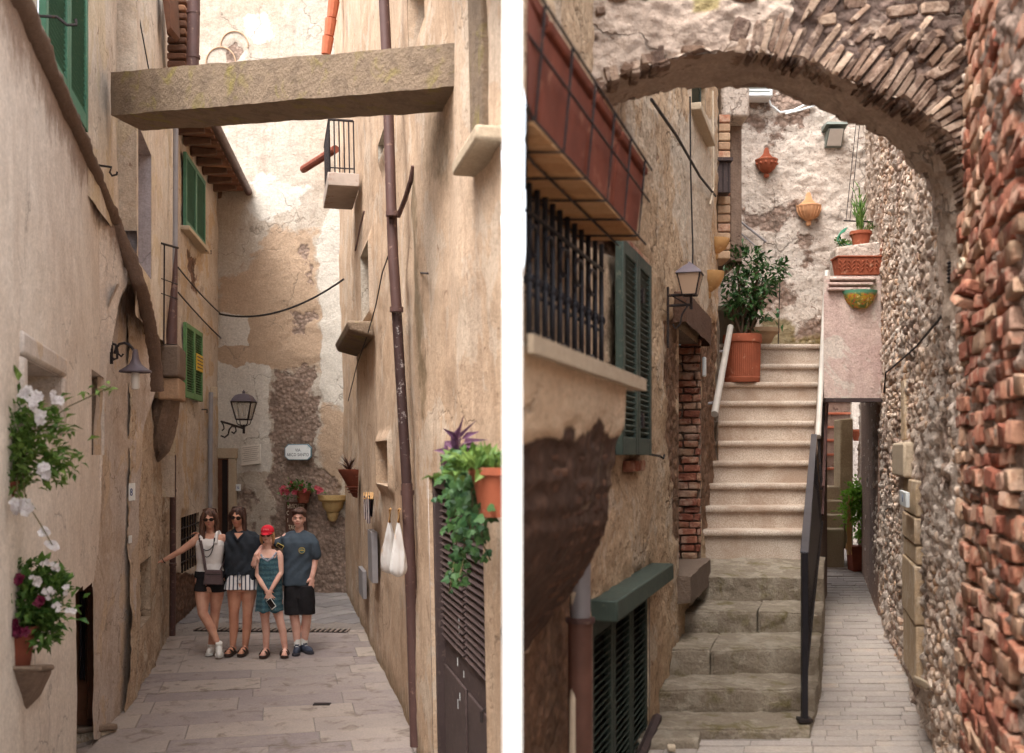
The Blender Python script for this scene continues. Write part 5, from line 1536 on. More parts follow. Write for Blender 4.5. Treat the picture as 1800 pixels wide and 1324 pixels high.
M_RSTONE = stone('rubble_stone', [S(178, 144, 122), S(206, 176, 152), S(224, 202, 182), S(172, 142, 126), S(214, 178, 146), S(156, 126, 110), S(230, 210, 192)], 16, 0.9, mort=S(234, 214, 196), mamt=0.75)
M_RSTONEI = stone('rubble_stone_small', [S(178, 144, 122), S(206, 176, 152), S(224, 202, 182), S(172, 142, 126), S(214, 178, 146), S(156, 126, 110), S(230, 210, 192)], 16, 0.9, mort=S(234, 214, 196), mamt=0.75, island=True)
M_REDBR = stone('old_red_brick', [S(170, 104, 82), S(152, 90, 72), S(188, 126, 100), S(214, 180, 150), S(178, 112, 88), S(146, 88, 72), S(204, 152, 124)], 14, 1.2, mort=S(204, 170, 148), mamt=0.7)
M_SLATE = stone('arch_slate', [S(128, 102, 86), S(100, 80, 70), S(152, 124, 104), S(116, 92, 78), S(176, 150, 128)], 16, 1.2, mort=S(196, 172, 152), mamt=0.55)
HS = [slab_stone(i, 0.3, 0.3, 0.8) for i in range(8)]
HB = [slab_stone(40 + i, 0.14, 0.15) for i in range(7)]
for me in HS: me.materials.append(M_RSTONE)
for me in HB: me.materials.append(M_REDBR)
def piece(name, me, parent, P, R, sc):
    o = bpy.data.objects.new(name, me); COL.objects.link(o)
    o.parent = parent
    o.matrix_local = Matrix.Translation(P - wloc(parent)) @ R.to_4x4() @ Matrix.Diagonal((sc[0], sc[1], sc[2], 1))
    return o

# foreground brickwork of the right wall
r = random.Random(77)
R2 = W2.R()
def uD(w, D): return (D - w.b0.y) / w.d.y
z = EYE - 1.35; nbk = 0
while z < EYE + 2.2:
    hgt = r.uniform(0.065, 0.105)
    D = 2.85 + r.uniform(-0.1, 0.1)
    Dend = 4.78 + r.uniform(-0.12, 0.1) + (0.25 * mnoise.noise(Vector((0, 0, z * 2))))
    while D < Dend:
        L = r.uniform(0.11, 0.27)
        P = W2.P(uD(W2, D + L / 2), z + hgt / 2 + r.uniform(-0.012, 0.012), -0.002 + r.uniform(-0.012, 0.014) - 0.015 * max(0.0, min(1.0, (z - EYE - 0.9) / 0.6)))
        px, py = proj(np.array(P))
        if px < 1815 and -40 < py < 1360 and nbk < 298:
            piece('brick', r.choice(HB), wall_r, P, R2 @ Euler((r.uniform(-.06, .06), r.uniform(-.09, .09), r.uniform(-.03, .03))).to_matrix(), (L / 2 * 0.95, 0.05, hgt / 2 * 0.9)); nbk += 1
        D += L
    z += hgt
# projecting broken brick at the arch foot
for k in range(4):
    piece('brick', r.choice(HB), wall_r, W2.at(1712 - k * 6, 500 + k * 9 + r.uniform(-5, 5), 0.05 + 0.012 * k), R2 @ Euler((0.3, r.uniform(-.6, .6), 0.2)).to_matrix(), (0.05, 0.045, 0.022))
# nearest rubble stones one by one, the rest joined
cand = []
D = 4.8
zz = EYE - 1.75
while zz < EYE + 4.6:
    hgt = r.uniform(0.035, 0.08)
    D = 4.75
    while D < 13.2:
        L = r.uniform(0.045, 0.14)
        P = W2.P(uD(W2, D + L / 2), zz + hgt / 2 + r.uniform(-0.015, 0.015), 0.004 + r.uniform(-0.012, 0.014))
        px, py = proj(np.array(P))
        if -20 < py < 1340 and r.random() < 0.8 and not (1586 < px < 1632 and py > 770) and px > 1545:
            cand.append((L * hgt / (D * D), P, L, hgt))
        D += L * r.uniform(0.9, 1.3)
    zz += hgt
cand.sort(key=lambda c: -c[0])
for c in cand[:290]:
    piece('stone', r.choice(HS), wall_r, c[1], R2 @ Euler((r.uniform(-.2, .2), r.uniform(-.3, .3), r.uniform(-.1, .1))).to_matrix(), (c[2] / 2, 0.03, c[3] / 2))
HSv = [(np.array([v.co[:] for v in me.vertices]), [tuple(p.vertices) for p in me.polygons]) for me in HS]
allv, allf, base = [], [], 0
for c in cand[290:6500]:
    vv, ff = r.choice(HSv)
    M = np.array(R2 @ Euler((r.uniform(-.2, .2), r.uniform(-.3, .3), r.uniform(-.1, .1))).to_matrix())
    q = (vv * np.array([c[2] / 2, 0.03, c[3] / 2])) @ M.T + np.array(c[1])
    allv.append(q); allf += [tuple(i + base for i in f) for f in ff]; base += len(vv)
me = bpy.data.meshes.new('rubble_stones')
me.from_pydata((np.concatenate(allv) - np.array(wloc(wall_r))).tolist(), [], allf)
me.shade_smooth(); me.set_sharp_from_angle(angle=0.9); me.materials.append(M_RSTONEI)
o = bpy.data.objects.new('rubble_stones', me); COL.objects.link(o); o.parent = wall_r; o['kind'] = 'stuff'

# ---- the arch
arch = empty('stone_arch', (1.2, 4.9, EYE + 1.2), 'rough slate and mortar arch spanning the right alley above the stairs', 'arch')
AC = [(1000, 190), (1036, 172), (1050, 158), (1096, 130), (1143, 116), (1209, 98), (1275, 92), (1340, 96), (1406, 106), (1456, 126), (1506, 146), (1546, 166), (1599, 186), (1639, 208), (1672, 246), (1696, 300), (1708, 370), (1716, 450), (1724, 560)]
acx = np.array([p[0] for p in AC], float); acy = np.array([p[1] for p in AC], float)
DA = 4.8
WAr = Wall(0.2, DA, 2.6, DA, (1, 0))
def arch_keep(P):
    px, py = proj(P)
    w_ = 7 * (fbm(P, 9.0, 3, 91) - 0.5) * 2
    return (py < np.interp(px, acx, acy) + w_) & (px > 1030) & (px < 1722)
def disp_arch(U, Z, P, mk):
    return 0.06 * (fbm(P, 3.0, 3, 92) - 0.5) + 0.06 * (fbm(P, 11.0, 4, 93) - 0.5) + 0.03 * (fbm(P, 34.0, 2, 94) - 0.5)
mAr = {'m1': lambda P: np.clip(0.15 + 1.1 * ss(proj(P)[0], 1330, 1420) * (0.4 + fbm(P, 6.0, 3, 95)) + 2.0 * (fbm(P, 5.0, 4, 96) - 0.66), 0, 1),
       'm3': lambda P: pmask(P, [(1215, -20), (1260, -20), (1262, 22), (1215, 22)], 14, 8)}
wall_mesh('face', WAr, 0.05, WAr.L, EYE + 0.6, EYE + 2.75, 0.0125, M_ARCH, arch, (), disp_arch, mAr, arch_keep)
# soffit
ts = np.linspace(0, 1, 150); cl = np.concatenate([[0], np.cumsum(np.hypot(np.diff(acx), np.diff(acy)))]); cl /= cl[-1]
sx_ = np.interp(ts, cl, acx); sy_ = np.interp(ts, cl, acy)
k5 = np.ones(5) / 5
sx_[2:-2] = np.convolve(sx_, k5, 'valid'); sy_[2:-2] = np.convolve(sy_, k5, 'valid')
dps = np.linspace(-0.02, 0.42, 26)
SP = np.zeros((len(dps), len(ts), 3))
for i, dd_ in enumerate(dps):
    SP[i, :, 0] = (sx_ - CX) / F * DA; SP[i, :, 1] = DA + dd_; SP[i, :, 2] = EYE + (HY - sy_) / F * DA
nz_ = 0.09 * (fbm(SP, 6.0, 4, 97) - 0.5) + 0.05 * (fbm(SP, 20.0, 3, 98) - 0.5)
SP[..., 2] += nz_; SP[..., 0] += 0.6 * nz_; SP[..., 1] += 0.05 * (fbm(SP, 9.0, 3, 99) - 0.5)
I = np.arange(SP[..., 0].size).reshape(SP.shape[:2])
q_ = np.stack([I[:-1, :-1], I[:-1, 1:], I[1:, 1:], I[1:, :-1]], -1).reshape(-1, 4)
np_mesh('soffit', SP.reshape(-1, 3) - np.array(wloc(arch)), q_, M_SOFF, arch)
# back face and top so that the arch is solid
WArb = Wall(0.2, DA + 0.4, 2.6, DA + 0.4, (1, 9))
wall_mesh('rear_face', WArb, 0.05, WArb.L, EYE + 0.6, EYE + 2.75, 0.03, M_ARCH, arch, (), None, None,
          lambda P: (P[..., 2] > np.interp(P[..., 0], (acx - CX) / F * DA, EYE + (HY - acy) / F * DA)) & (P[..., 0] < 2.2))
m = MB(); m.hexa([(0.1, DA, EYE + 2.75), (2.4, DA, EYE + 2.75), (2.4, DA + 0.4, EYE + 2.75), (0.1, DA + 0.4, EYE + 2.75), (0.1, DA, EYE + 2.8), (2.4, DA, EYE + 2.8), (2.4, DA + 0.4, EYE + 2.8), (0.1, DA + 0.4, EYE + 2.8)]); m.build('coping', M_ARCH, arch, smooth=0)
# voussoirs
HV = [slab_stone(80 + i, 0.22, 0.2) for i in range(8)]
for me in HV: me.materials.append(M_SLATE)
r = random.Random(3)
s_ = 0.05
while s_ < 0.96:
    px, py = float(np.interp(s_, ts, sx_)), float(np.interp(s_, ts, sy_))
    px2, py2 = float(np.interp(s_ + 0.01, ts, sx_)), float(np.interp(s_ + 0.01, ts, sy_))
    tx, tz = (px2 - px), -(py2 - py); tl_ = math.hypot(tx, tz)
    ang = math.atan2(tz, tx)
    nrm_a = ang + math.pi / 2 - math.radians(r.uniform(8, 16))
    left_ = px < 1320
    Lr = r.uniform(0.15, 0.27) * (1.0 if px < 1600 else 0.8) * (0.45 if left_ else 1.0)
    th = r.uniform(0.012, 0.022) * (1.5 if left_ else 1.0)
    if left_ and r.random() < 0.45:
        s_ += 0.02; continue
    c = pt(px, py, DA) + Vector((math.cos(nrm_a), 0, math.sin(nrm_a))) * (Lr * 0.5 - r.uniform(0.012, 0.035))
    c.y = DA + 0.078 - r.uniform(0, 0.022)
    R_ = Matrix.Rotation(-nrm_a, 3, 'Y')
    piece('voussoir', r.choice(HV), arch, c, R_, (Lr / 2, 0.09, th))
    if r.random() < 0.9 and px > 1380:
        L2 = r.uniform(0.1, 0.22)
        c2 = c + Vector((math.cos(nrm_a), 0, math.sin(nrm_a))) * (Lr / 2 + L2 / 2 + 0.01); c2.y = DA + 0.06 - r.uniform(0, 0.02)
        na2 = nrm_a - math.radians(r.uniform(0, 14))
        piece('voussoir', r.choice(HV), arch, c2, Matrix.Rotation(-na2, 3, 'Y'), (L2 / 2, 0.07, th * r.uniform(0.7, 1.3)))
    s_ += (th * 2.0 / DA * F) / (cl[-1] * np.hypot(np.diff(acx), np.diff(acy)).sum()) * r.uniform(0.75, 1.0)
# loose stones in the mortar left of the crown and above
for (x, y, a, l, t) in ((1140, 108, 0.1, .09, .03), (1165, 116, 0.3, .07, .02), (1215, 92, 0, .12, .022), (1100, 125, -0.5, .05, .03), (1298, 62, 1.2, .14, .05), (1335, 70, 1.2, .12, .035), (1015, 22, 0.1, .1, .022), (1055, 24, 0, .05, .022), (975, 58, 0.1, .16, .03), (1100, 2, 0.05, .2, .02), (1300, 2, 0, .16, .02), (1580, 25, 0.1, .16, .03), (1640, 20, 0.1, .15, .035), (1500, 12, 0.0, .12, .03), (1690, 60, 0.3, .12, .04), (1450, 40, 0.2, .09, .03), (1620, 70, 0.25, .2, .025), (1560, 60, 0.3, .12, .03), (1680, 100, 0.4, .15, .03), (1650, 130, 0.5, .18, .03), (1690, 160, 0.55, .13, .028)):
    piece('stone', r.choice(HV), arch, pt(x, y, DA + 0.03), Matrix.Rotation(-a, 3, 'Y'), (l / 2, 0.05, t))

# ---- stone doorway trim on the rubble wall
dz = [(1186, 1085), (1083, 985), (983, 952), (950, 905), (903, 843)]
for i, (yb, yt) in enumerate(dz):
    ua, za = W2.hit(1626, yb); ub, zb = W2.hit(1602, yt)
    za = W2.hit(1614, yb)[1]; zb = W2.hit(1614, yt)[1]
    m = MB(); wbox(m, W2, min(ua, ub), max(ua, ub), za, zb, -0.05, 0.055 + 0.008 * (i % 2)); m.build('jamb_block', stone('sandstone', [S(198, 172, 140), S(182, 154, 124), S(206, 184, 154)], 8, 0.8, spread=0.5, mort=S(214, 196, 174), mamt=0.5) if i == 0 else bpy.data.materials['sandstone'], wall_r, bevel=0.012, bseg=2)
ua, _ = W2.hit(1612, 810); ub, _ = W2.hit(1590, 810); za = W2.hit(1600, 838)[1]; zb = W2.hit(1600, 778)[1]
m = MB(); wbox(m, W2, min(ua, ub), max(ua, ub), za, zb, -0.05, 0.09); m.build('marble_block', M_STONEF, wall_r, bevel=0.02, bseg=3)
ua, _ = W2.hit(1602, 700); ub, _ = W2.hit(1596, 700); za = W2.hit(1600, 774)[1]; zb = W2.hit(1600, 668)[1]
m = MB(); wbox(m, W2, min(ua, ub), max(ua, ub), za, zb, -0.05, 0.05); m.build('stone_strip', bpy.data.materials['sandstone'], wall_r, bevel=0.01)
ua, _ = W2.hit(1600, 1000); ub, _ = W2.hit(1592, 1000); za = W2.hit(1598, 1180)[1]; zb = W2.hit(1598, 845)[1]
m = MB(); m.hexa([W2.at(1606, 1200, 0.02), W2.at(1632, 1215, 0.02), W2.at(1632, 1215, 0.16), W2.at(1606, 1200, 0.14), W2.at(1606, 1186, 0.02), W2.at(1632, 1198, 0.02), W2.at(1632, 1198, 0.16), W2.at(1606, 1186, 0.14)]); m.build('door_step', M_STONEF, wall_r, bevel=0.012)
ua, zt = W2.hit(1613, 862); ub, zb = W2.hit(1626, 893)
m = MB(); wbox(m, W2, min(ua, ub), max(ua, ub), zb, zt, 0.09, 0.115); o = m.build('number_plate', M_ENAMEL, None, W2.P((ua + ub) / 2, zb, 0.1), bevel=0.004); tag(o, 'small white number plate beside sandstone door jamb on rubble wall', 'number plate')
text_part('11', 0.07, W2.P((ua + ub) / 2, (zt + zb) / 2, 0.1155), -W2.d if (-W2.d).cross(Vector((0, 0, 1))).dot(W2.n) > 0 else W2.d, W2.n, M_INKB, o)
for nm, pts_, rr, lb in (('dark_wire', [(1662, 548), (1610, 610), (1570, 645), (1557, 655), (1554, 690)], 0.007, 'dark wire running down the rubble wall to the pink parapet'),):
    m = MB(); m.tube([W2.at(x, y, 0.06) for x, y in pts_], rr, 6); o = m.build(nm, M_CABLE, None, W2.at(1610, 610, 0.06)); tag(o, lb, 'cable')
m = MB()
for k in range(6): m.lathe([(0.012, 0), (0.02, 0.008), (0.012, 0.016)], W2.at(1671, 498, 0.05) + Vector((0, 0, k * 0.018)), 10)
m.build('insulator', M_IRON, wall_r)
m = MB(); c = W2.at(1691, 463, 0.06); m.tube([c + Vector((0.0, 0.02 * math.cos(a), 0.02 * math.sin(a))) for a in np.linspace(0, 6.28, 13)], 0.008, 6); m.build('cable_coil', M_CABLEW, wall_r)

# ---- path
path = empty('path', (2.0, 8, 0)); path['kind'] = 'structure'
M_PAVE = stone('path_paver', [S(174, 162, 154), S(182, 170, 160), S(166, 154, 146), S(188, 174, 162), S(182, 154, 132)], 5, 0.7, 0.85, spread=0.8, mort=S(170, 160, 152), mamt=0.6)
r = random.Random(55)
D = 4.9
while D < 13.6:
    dp_ = r.uniform(0.09, 0.15) * (1 + 0.5 * (D > 9))
    x0 = np.interp(D, [4.9, 6.2, 10, 13.6], [1.1, 1.72, 2.95, 4.02]); x1 = 0.76 + 0.28 * D + 0.06
    if D < 6.15: x0 = -1.11 + 0.308 * D - 0.05
    x = x0 - r.uniform(0, 0.15)
    while x < x1:
        L = r.uniform(0.16, 0.4)
        z_ = zright(D) + r.uniform(-0.004, 0.004)
        sk = 0.05
        m = MB(); g = 0.002
        m.hexa([(x + g, D + g, z_ - 0.05), (x + L - g, D + g, z_ - 0.05), (x + L - g + dp_ * 0.28, D + dp_ - g, z_ - 0.05), (x + g + dp_ * 0.28, D + dp_ - g, z_ - 0.05), (x + g, D + g, z_), (x + L - g, D + g, z_ + r.uniform(-.003, .003)), (x + L - g + dp_ * 0.28, D + dp_ - g, z_ + r.uniform(-.003, .003)), (x + g + dp_ * 0.28, D + dp_ - g, z_)])
        m.build('paver', M_PAVE, path, bevel=0.004, bseg=1)
        x += L
    D += dp_

# ---- mossy stone steps
def rough_block(name, c8, mat, parent, res=0.03, amp=0.02, seed=0, mask=None, rnd=0.03):
    """box through 8 corners, subdivided and eroded"""
    c8 = [np.array(c, float) for c in c8]
    def tri(u, v, w): # trilinear
        r_ = 0
        for a, wa in ((0, 1 - u), (1, u)):
            for b, wb in ((0, 1 - v), (1, v)):
                for c, wc in ((0, 1 - w), (1, w)):
                    idx = {(0, 0): 0, (1, 0): 1, (1, 1): 2, (0, 1): 3}[(a, b)] + 4 * c
                    r_ = r_ + (wa * wb * wc)[..., None] * c8[idx]
        return r_
    nx = max(2, int(np.linalg.norm(c8[1] - c8[0]) / res)); ny = max(2, int(np.linalg.norm(c8[3] - c8[0]) / res)); nz = max(2, int(np.linalg.norm(c8[4] - c8[0]) / res))
    V, Q, b = [], [], 0
    cen = sum(c8) / 8
    for ax, val in (('w', 1), ('v', 0), ('v', 1), ('u', 0), ('u', 1)):
        n1, n2 = {'w': (nx, ny), 'v': (nx, nz), 'u': (ny, nz)}[ax]
        A, B_ = np.meshgrid(np.linspace(0, 1, n1 + 1), np.linspace(0, 1, n2 + 1))
        cst = np.full_like(A, val, dtype=float)
        P = tri(A, B_, cst) if ax == 'w' else tri(A, cst, B_) if ax == 'v' else tri(cst, A, B_)
        I = np.arange(A.size).reshape(A.shape) + b
        q = np.stack([I[:-1, :-1], I[:-1, 1:], I[1:, 1:], I[1:, :-1]], -1).reshape(-1, 4)
        flip = {('w', 1): 0, ('v', 0): 0, ('v', 1): 1, ('u', 0): 1, ('u', 1): 0}[(ax, val)]
        if flip: q = q[:, ::-1]
        V.append(P.reshape(-1, 3)); Q.append(q); b += A.size
    V = np.concatenate(V); Q = np.concatenate(Q)
    # round the edges: pull in corners by distance to the core box
    d = V - cen; h = np.abs(d).max(0) + 1e-9; e = np.clip((np.abs(d) / h - (1 - rnd / h)) / (rnd / h), 0, 1)
    near = (np.sort(e, axis=1)[:, 1:] ** 2).sum(1)[:, None]
    V = V - np.sign(d) * np.minimum(rnd * 0.45 * near * e, h * 0.3)
    nn = np.stack([fbm(V, 5.0, 3, seed) - 0.5, fbm(V, 5.0, 3, seed + 30) - 0.5, fbm(V, 5.0, 3, seed + 60) - 0.5], -1) * 2 * amp
    nn = nn + np.stack([fbm(V, 19.0, 3, seed + 5) - 0.5] * 3, -1) * amp * 1.0
    V = V + nn * np.array([0.5, 1.0, 0.8])
    return np_mesh(name, V - np.array(wloc(parent)), Q, mat, parent)
M_STEP = stone('mossy_step_stone', [S(156, 142, 124), S(128, 114, 98), S(176, 162, 144), S(112, 98, 82)], 5.5, 1.3, spread=0.2, lich=S(112, 100, 62), mort=S(186, 174, 156), mamt=0.5)
steps = empty('stone_steps', (1.4, 6.8, 0.05), 'worn mossy stone steps at the foot of the granite stairs', 'steps')
SD = [6.2, 6.6, 7.05, 7.72, 8.33, 9.1]
SZ = [-1.607, -1.463, -1.295, -1.145, -0.978, -0.978]
SR = [1424, 1433, 1441, 1446, 1448, 1450]
def xR1(D): return -1.11 + 0.308 * D
for k in range(5):
    D0, D1 = SD[k], SD[k + 1] + 0.05
    zt = EYE + SZ[k]; zt1 = zt if k < 4 else EYE - 0.87
    xl0, xl1 = xR1(D0) - 0.05, xR1(D1) - 0.05
    xr0, xr1 = (SR[k] - CX) / F * D0, (SR[k + 1] - CX) / F * (D1)
    # two stones side by side
    cut = (0.45, 0.62, 0.3, 0.55, 0.5)[k]
    for (a, b, sd) in (((0, cut, 0), (cut, 1, 7)) if k in (2, 3) else ((0, 1, 3),)):
        f0 = lambda t: xl0 + (xr0 - xl0) * t
        f1 = lambda t: xl1 + (xr1 - xl1) * t
        e = 0.001
        rough_block('step', [(f0(a) + e, D0, zt - 0.45), (f0(b) - e, D0, zt - 0.45), (f1(b) - e, D1, zt - 0.45), (f1(a) + e, D1, zt - 0.45), (f0(a) + e, D0, zt), (f0(b) - e, D0, zt - 0.006), (f1(b) - e, D1, zt1), (f1(a) + e, D1, zt1)], M_STEP, steps, 0.018, 0.02, 100 + k * 13 + sd, None, 0.035)
# small slab and pebble at the foot
rough_block('foot_slab', [(xR1(5.9) - 0.02, 6.0, -0.05), (xR1(6.0) + 0.33, 6.0, -0.05), (xR1(6.2) + 0.33, 6.25, -0.05), (xR1(6.2) - 0.02, 6.25, -0.05), (xR1(5.9) - 0.02, 6.0, 0.055), (xR1(6.0) + 0.33, 6.0, 0.05), (xR1(6.2) + 0.33, 6.25, 0.06), (xR1(6.2) - 0.02, 6.25, 0.06)], M_STEP, steps, 0.025, 0.012, 300)
c = pt(1180, 1313, 5.95); o = bpy.data.objects.new('pebble', HS[2].copy()); COL.objects.link(o); o.data.materials[0] = M_STONEF; o.location = (c.x, c.y, 0.015); o.scale = (0.028, 0.03, 0.022); tag(o, 'small white pebble lying before the lowest stone step', 'pebble')
# raised door stone
ua = WR.hit(1193, 760)[0]
rough_block('door_stone', [WR.P(ua - 0.1, EYE - 1.05, -0.3), WR.P(ua - 0.1, EYE - 1.05, 0.1), WR.P(ua + 1.2, EYE - 1.05, 0.1), WR.P(ua + 1.2, EYE - 1.05, -0.3), WR.P(ua - 0.1, EYE - 0.84, -0.3), WR.P(ua - 0.1, EYE - 0.85, 0.1), WR.P(ua + 1.2, EYE - 0.83, 0.1), WR.P(ua + 1.2, EYE - 0.83, -0.3)], M_BLOCK, steps, 0.03, 0.012, 320)

# ---- granite staircase
n_ = NT('speckled_granite')
g1 = n_.noise(90, 3, 0.8); g2 = n_.noise(3.0, 5, 0.6); g3 = n_.voro(70)
col = n_.mix(n_.ramp(g1, [(0.35, 0.0), (0.65, 1.0)]), S(166, 146, 130), S(214, 200, 184))
col = n_.mix(n_.ramp(g3, [(0.08, 0.7), (0.25, 0.0)]), col, S(120, 98, 88))
col = n_.mix(n_.ramp(g2, [(0.42, 0.0), (0.66, 0.6)]), col, S(150, 122, 100))
M_GRAN = n_.done(col, 0.75, n_.bump(g1, 0.15, 0.005))
stairs = empty('granite_staircase', (2.2, 9.0, 0.8), 'steep flight of speckled pinkish granite steps between the walls', 'staircase')
GY = [932, 890, 850, 810, 775, 740, 705, 672, 640, 605]
GD = [9.0 + 0.27 * k for k in range(10)]
GZ = [EYE + (HY - y) / F * D for y, D in zip(GY, GD)]
def xRr(D): return float(np.interp(D, [9.0, 11.43, 12.7], [2.504, 3.386, 3.86]))
def xRl(D): return float(np.interp(D, [8.9, 9.95, 12.8], [xR1(8.9), xR1(9.95), 2.42])) - 0.04
for k in range(10):
    D = GD[k]; z1 = GZ[k]; z0_ = GZ[k - 1] if k else EYE - 0.9
    Dn = GD[k] + 0.31 if k < 9 else 12.7
    prof = [(D, z0_ - 0.05), (D, z1 - 0.052), (D - 0.028, z1 - 0.05), (D - 0.036, z1 - 0.036), (D - 0.036, z1 - 0.014), (D - 0.028, z1 - 0.003), (D - 0.012, z1), (Dn, z1), (Dn, z0_ - 0.05)]
    m = MB()
    m.add([(xRl(d_), d_, z_) for d_, z_ in prof] + [(xRr(d_) + (0.6 if d_ > 12 else 0), d_, z_) for d_, z_ in prof], [(i, (i + 1) % 9, (i + 1) % 9 + 9, i + 9) for i in range(9)] + [tuple(range(9)), tuple(range(9, 18))])
    m.build('step', M_GRAN, stairs, smooth=0.7)
# side wall carrying the stairs on the path side
m = MB()
lo, hi = [], []
for D in (8.95, 9.4, 10, 10.6, 11.2, 11.43):
    zt = float(np.interp(D, GD, GZ)) + 0.02
    lo.append((xRr(D) + 0.005, D, -0.2)); hi.append((xRr(D) + 0.005, D, zt))
W_ = 0.05
for i in range(len(lo) - 1):
    a, b, c, d = lo[i], lo[i + 1], hi[i + 1], hi[i]
    s2 = lambda p: (p[0] + W_, p[1], p[2])
    m.hexa([a, s2(a), s2(b), b, d, s2(d), s2(c), c])
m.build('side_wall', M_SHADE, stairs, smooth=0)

# ---- pink parapet bridging the passage
para = empty('pink_parapet', (3.3, 10.05, EYE + 0.55), 'faded pink plaster parapet block bridging the narrow passage', 'parapet')
WP = Wall(2.98, 10.0, 3.62, 10.0, (3, 0))
zt, zb = EYE + (HY - 485) / F * 10, EYE + (HY - 700) / F * 10
wall_mesh('face', WP, 0, WP.L, zb, zt, 0.03, M_PINK, para, (), rough_disp(0.01, 0.012, 0.004, seed=19))
m = MB(); m.hexa([(2.98, 10.012, zb), (3.62, 10.012, zb), (3.65, 10.2, zb), (3.05, 10.2, zb), (2.98, 10.012, zt - 0.01), (3.62, 10.012, zt - 0.01), (3.65, 10.2, zt - 0.01), (3.05, 10.2, zt - 0.01)]); m.build('core', M_PINK, para, smooth=0)
for i, (y, x1) in enumerate(((487, 1541), (496, 1535), (505, 1538))):
    m = MB(); zq = EYE + (HY - y) / F * 9.98; m.box((3.25 - 0.02 * i, 9.975, zq - 0.02), (0.44 - 0.02 * i, 0.05, 0.026)); m.build('tile_course', M_PINK, para, bevel=0.008)
m = MB(); m.box((3.28, 10.0, zb - 0.02), (0.6, 0.12, 0.035)); m.build('edge_beam', M_WOODD, para)
za_, zb_ = EYE + 1.1, EYE + 1.205
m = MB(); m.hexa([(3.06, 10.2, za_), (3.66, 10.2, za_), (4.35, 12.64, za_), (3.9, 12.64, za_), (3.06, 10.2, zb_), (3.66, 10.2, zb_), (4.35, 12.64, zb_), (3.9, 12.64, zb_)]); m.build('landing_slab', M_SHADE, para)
# white plastered ledge behind
zl0, zl1 = EYE + (HY - 484) / F * 10.3, EYE + (HY - 434) / F * 10.3
m = MB(); m.hexa([(3.19, 10.3, zl0 - 0.2), (3.66, 10.3, zl0 - 0.2), (3.7, 10.6, zl0 - 0.2), (3.22, 10.6, zl0 - 0.2), (3.19, 10.3, zl1), (3.66, 10.3, zl1 + 0.06), (3.7, 10.6, zl1 + 0.06), (3.22, 10.6, zl1)]); m.build('white_ledge', M_BW, para, bevel=0.02, bseg=3)

# ---- far steps seen through the passage
M_FARST = stone('far_step', [S(190, 172, 146), S(176, 156, 130)], 6, 0.6, spread=0.5)
far = empty('far_steps', (3.9, 14, 0), 'far stone steps with terracotta edges seen through the passage', 'steps')
lowy = [(930, 13.6), (905, 13.85), (880, 14.1), (855, 14.35)]
for i, (y, D) in enumerate(lowy):
    zt = EYE + (HY - y) / F * D
    xa, xb = (1425 - CX) / F * D, (1484 - CX) / F * D
    m = MB(); m.hexa([(xa, D, zt - 0.6), (xb, D, zt - 0.6), (xb + .1, D + .35, zt - 0.6), (xa, D + .35, zt - 0.6), (xa, D, zt), (xb, D, zt), (xb + .1, D + .35, zt), (xa, D + .35, zt)]); m.build('step', M_FARST, far, bevel=0.02, bseg=2)
for i, (y, D) in enumerate(((822, 14.9), (797, 15.15), (772, 15.4), (749, 15.65), (725, 15.9), (703, 16.15))):
    zt = EYE + (HY - y) / F * D
    xa, xb = (1425 - CX) / F * D, (1495 - CX) / F * D
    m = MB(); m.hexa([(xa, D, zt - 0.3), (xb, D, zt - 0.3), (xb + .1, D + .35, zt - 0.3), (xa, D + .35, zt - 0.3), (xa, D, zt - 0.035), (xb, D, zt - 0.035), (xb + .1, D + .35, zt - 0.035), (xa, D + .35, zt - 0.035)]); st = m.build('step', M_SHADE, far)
    m = MB(); m.box(((xa + xb) / 2, D + 0.1, zt - 0.017), (xb - xa, 0.26, 0.034)); m.build('tile_edge', M_TERRA, st, bevel=0.006)
D = 14.3; xa, xb = (1477 - CX) / F * D, (1500 - CX) / F * D
m = MB(); m.hexa([(xa, D, 0.4), (xb, D, 0.4), (xb, D + .3, 0.4), (xa, D + .3, 0.4), (xa, D, EYE + (HY - 737) / F * D), (xb, D, EYE + (HY - 735) / F * D), (xb, D + .3, EYE + (HY - 735) / F * D), (xa, D + .3, EYE + (HY - 737) / F * D)]); m.build('pillar', plaster('pillar_plaster', S(196, 174, 136), S(176, 150, 112), S(130, 104, 80), 0.5, bs=0.5, seed=20), far, bevel=0.02)
# yellowish wall at the very back, white jamb, leaning over the far steps
house_g = empty('passage_end_house', (4.3, 17.3, 0), 'yellowish wall closing the passage beyond the far steps', 'house')
WG = Wall(3.2, 17.3, 6.5, 17.3, (4, 0)); wall_mesh('wall', WG, 0, WG.L, -0.3, 5.5, 0.08, plaster('yellow_plaster', S(204, 184, 146), S(190, 166, 126), S(150, 122, 92), 0.4, bs=0.4, seed=21), house_g, (), rough_disp(0.05, 0.02, 0.01, seed=22))
m = MB(); D = 16.6; xa, xb = (1497 - CX) / F * D, (1521 - CX) / F * D; m.hexa([(xa, D, 0), (xb - 0.1, D, 0), (xb - 0.1, D + .2, 0), (xa, D + .2, 0), (xa, D, 3.6), (xb, D, 3.6), (xb, D + .2, 3.6), (xa, D + .2, 3.6)]); m.build('white_jamb', M_BW, house_g)
c = pt(1512, 765, 14.8); m = MB(); m.lathe(pot_profile(0.09, 0.13, 0.16), c + Vector((0, 0, -0.08)), 16); o = m.build('far_wall_pot', M_TERRA, None, c); tag(o, 'small terracotta pot on the wall beyond the far pillar', 'flower pot')
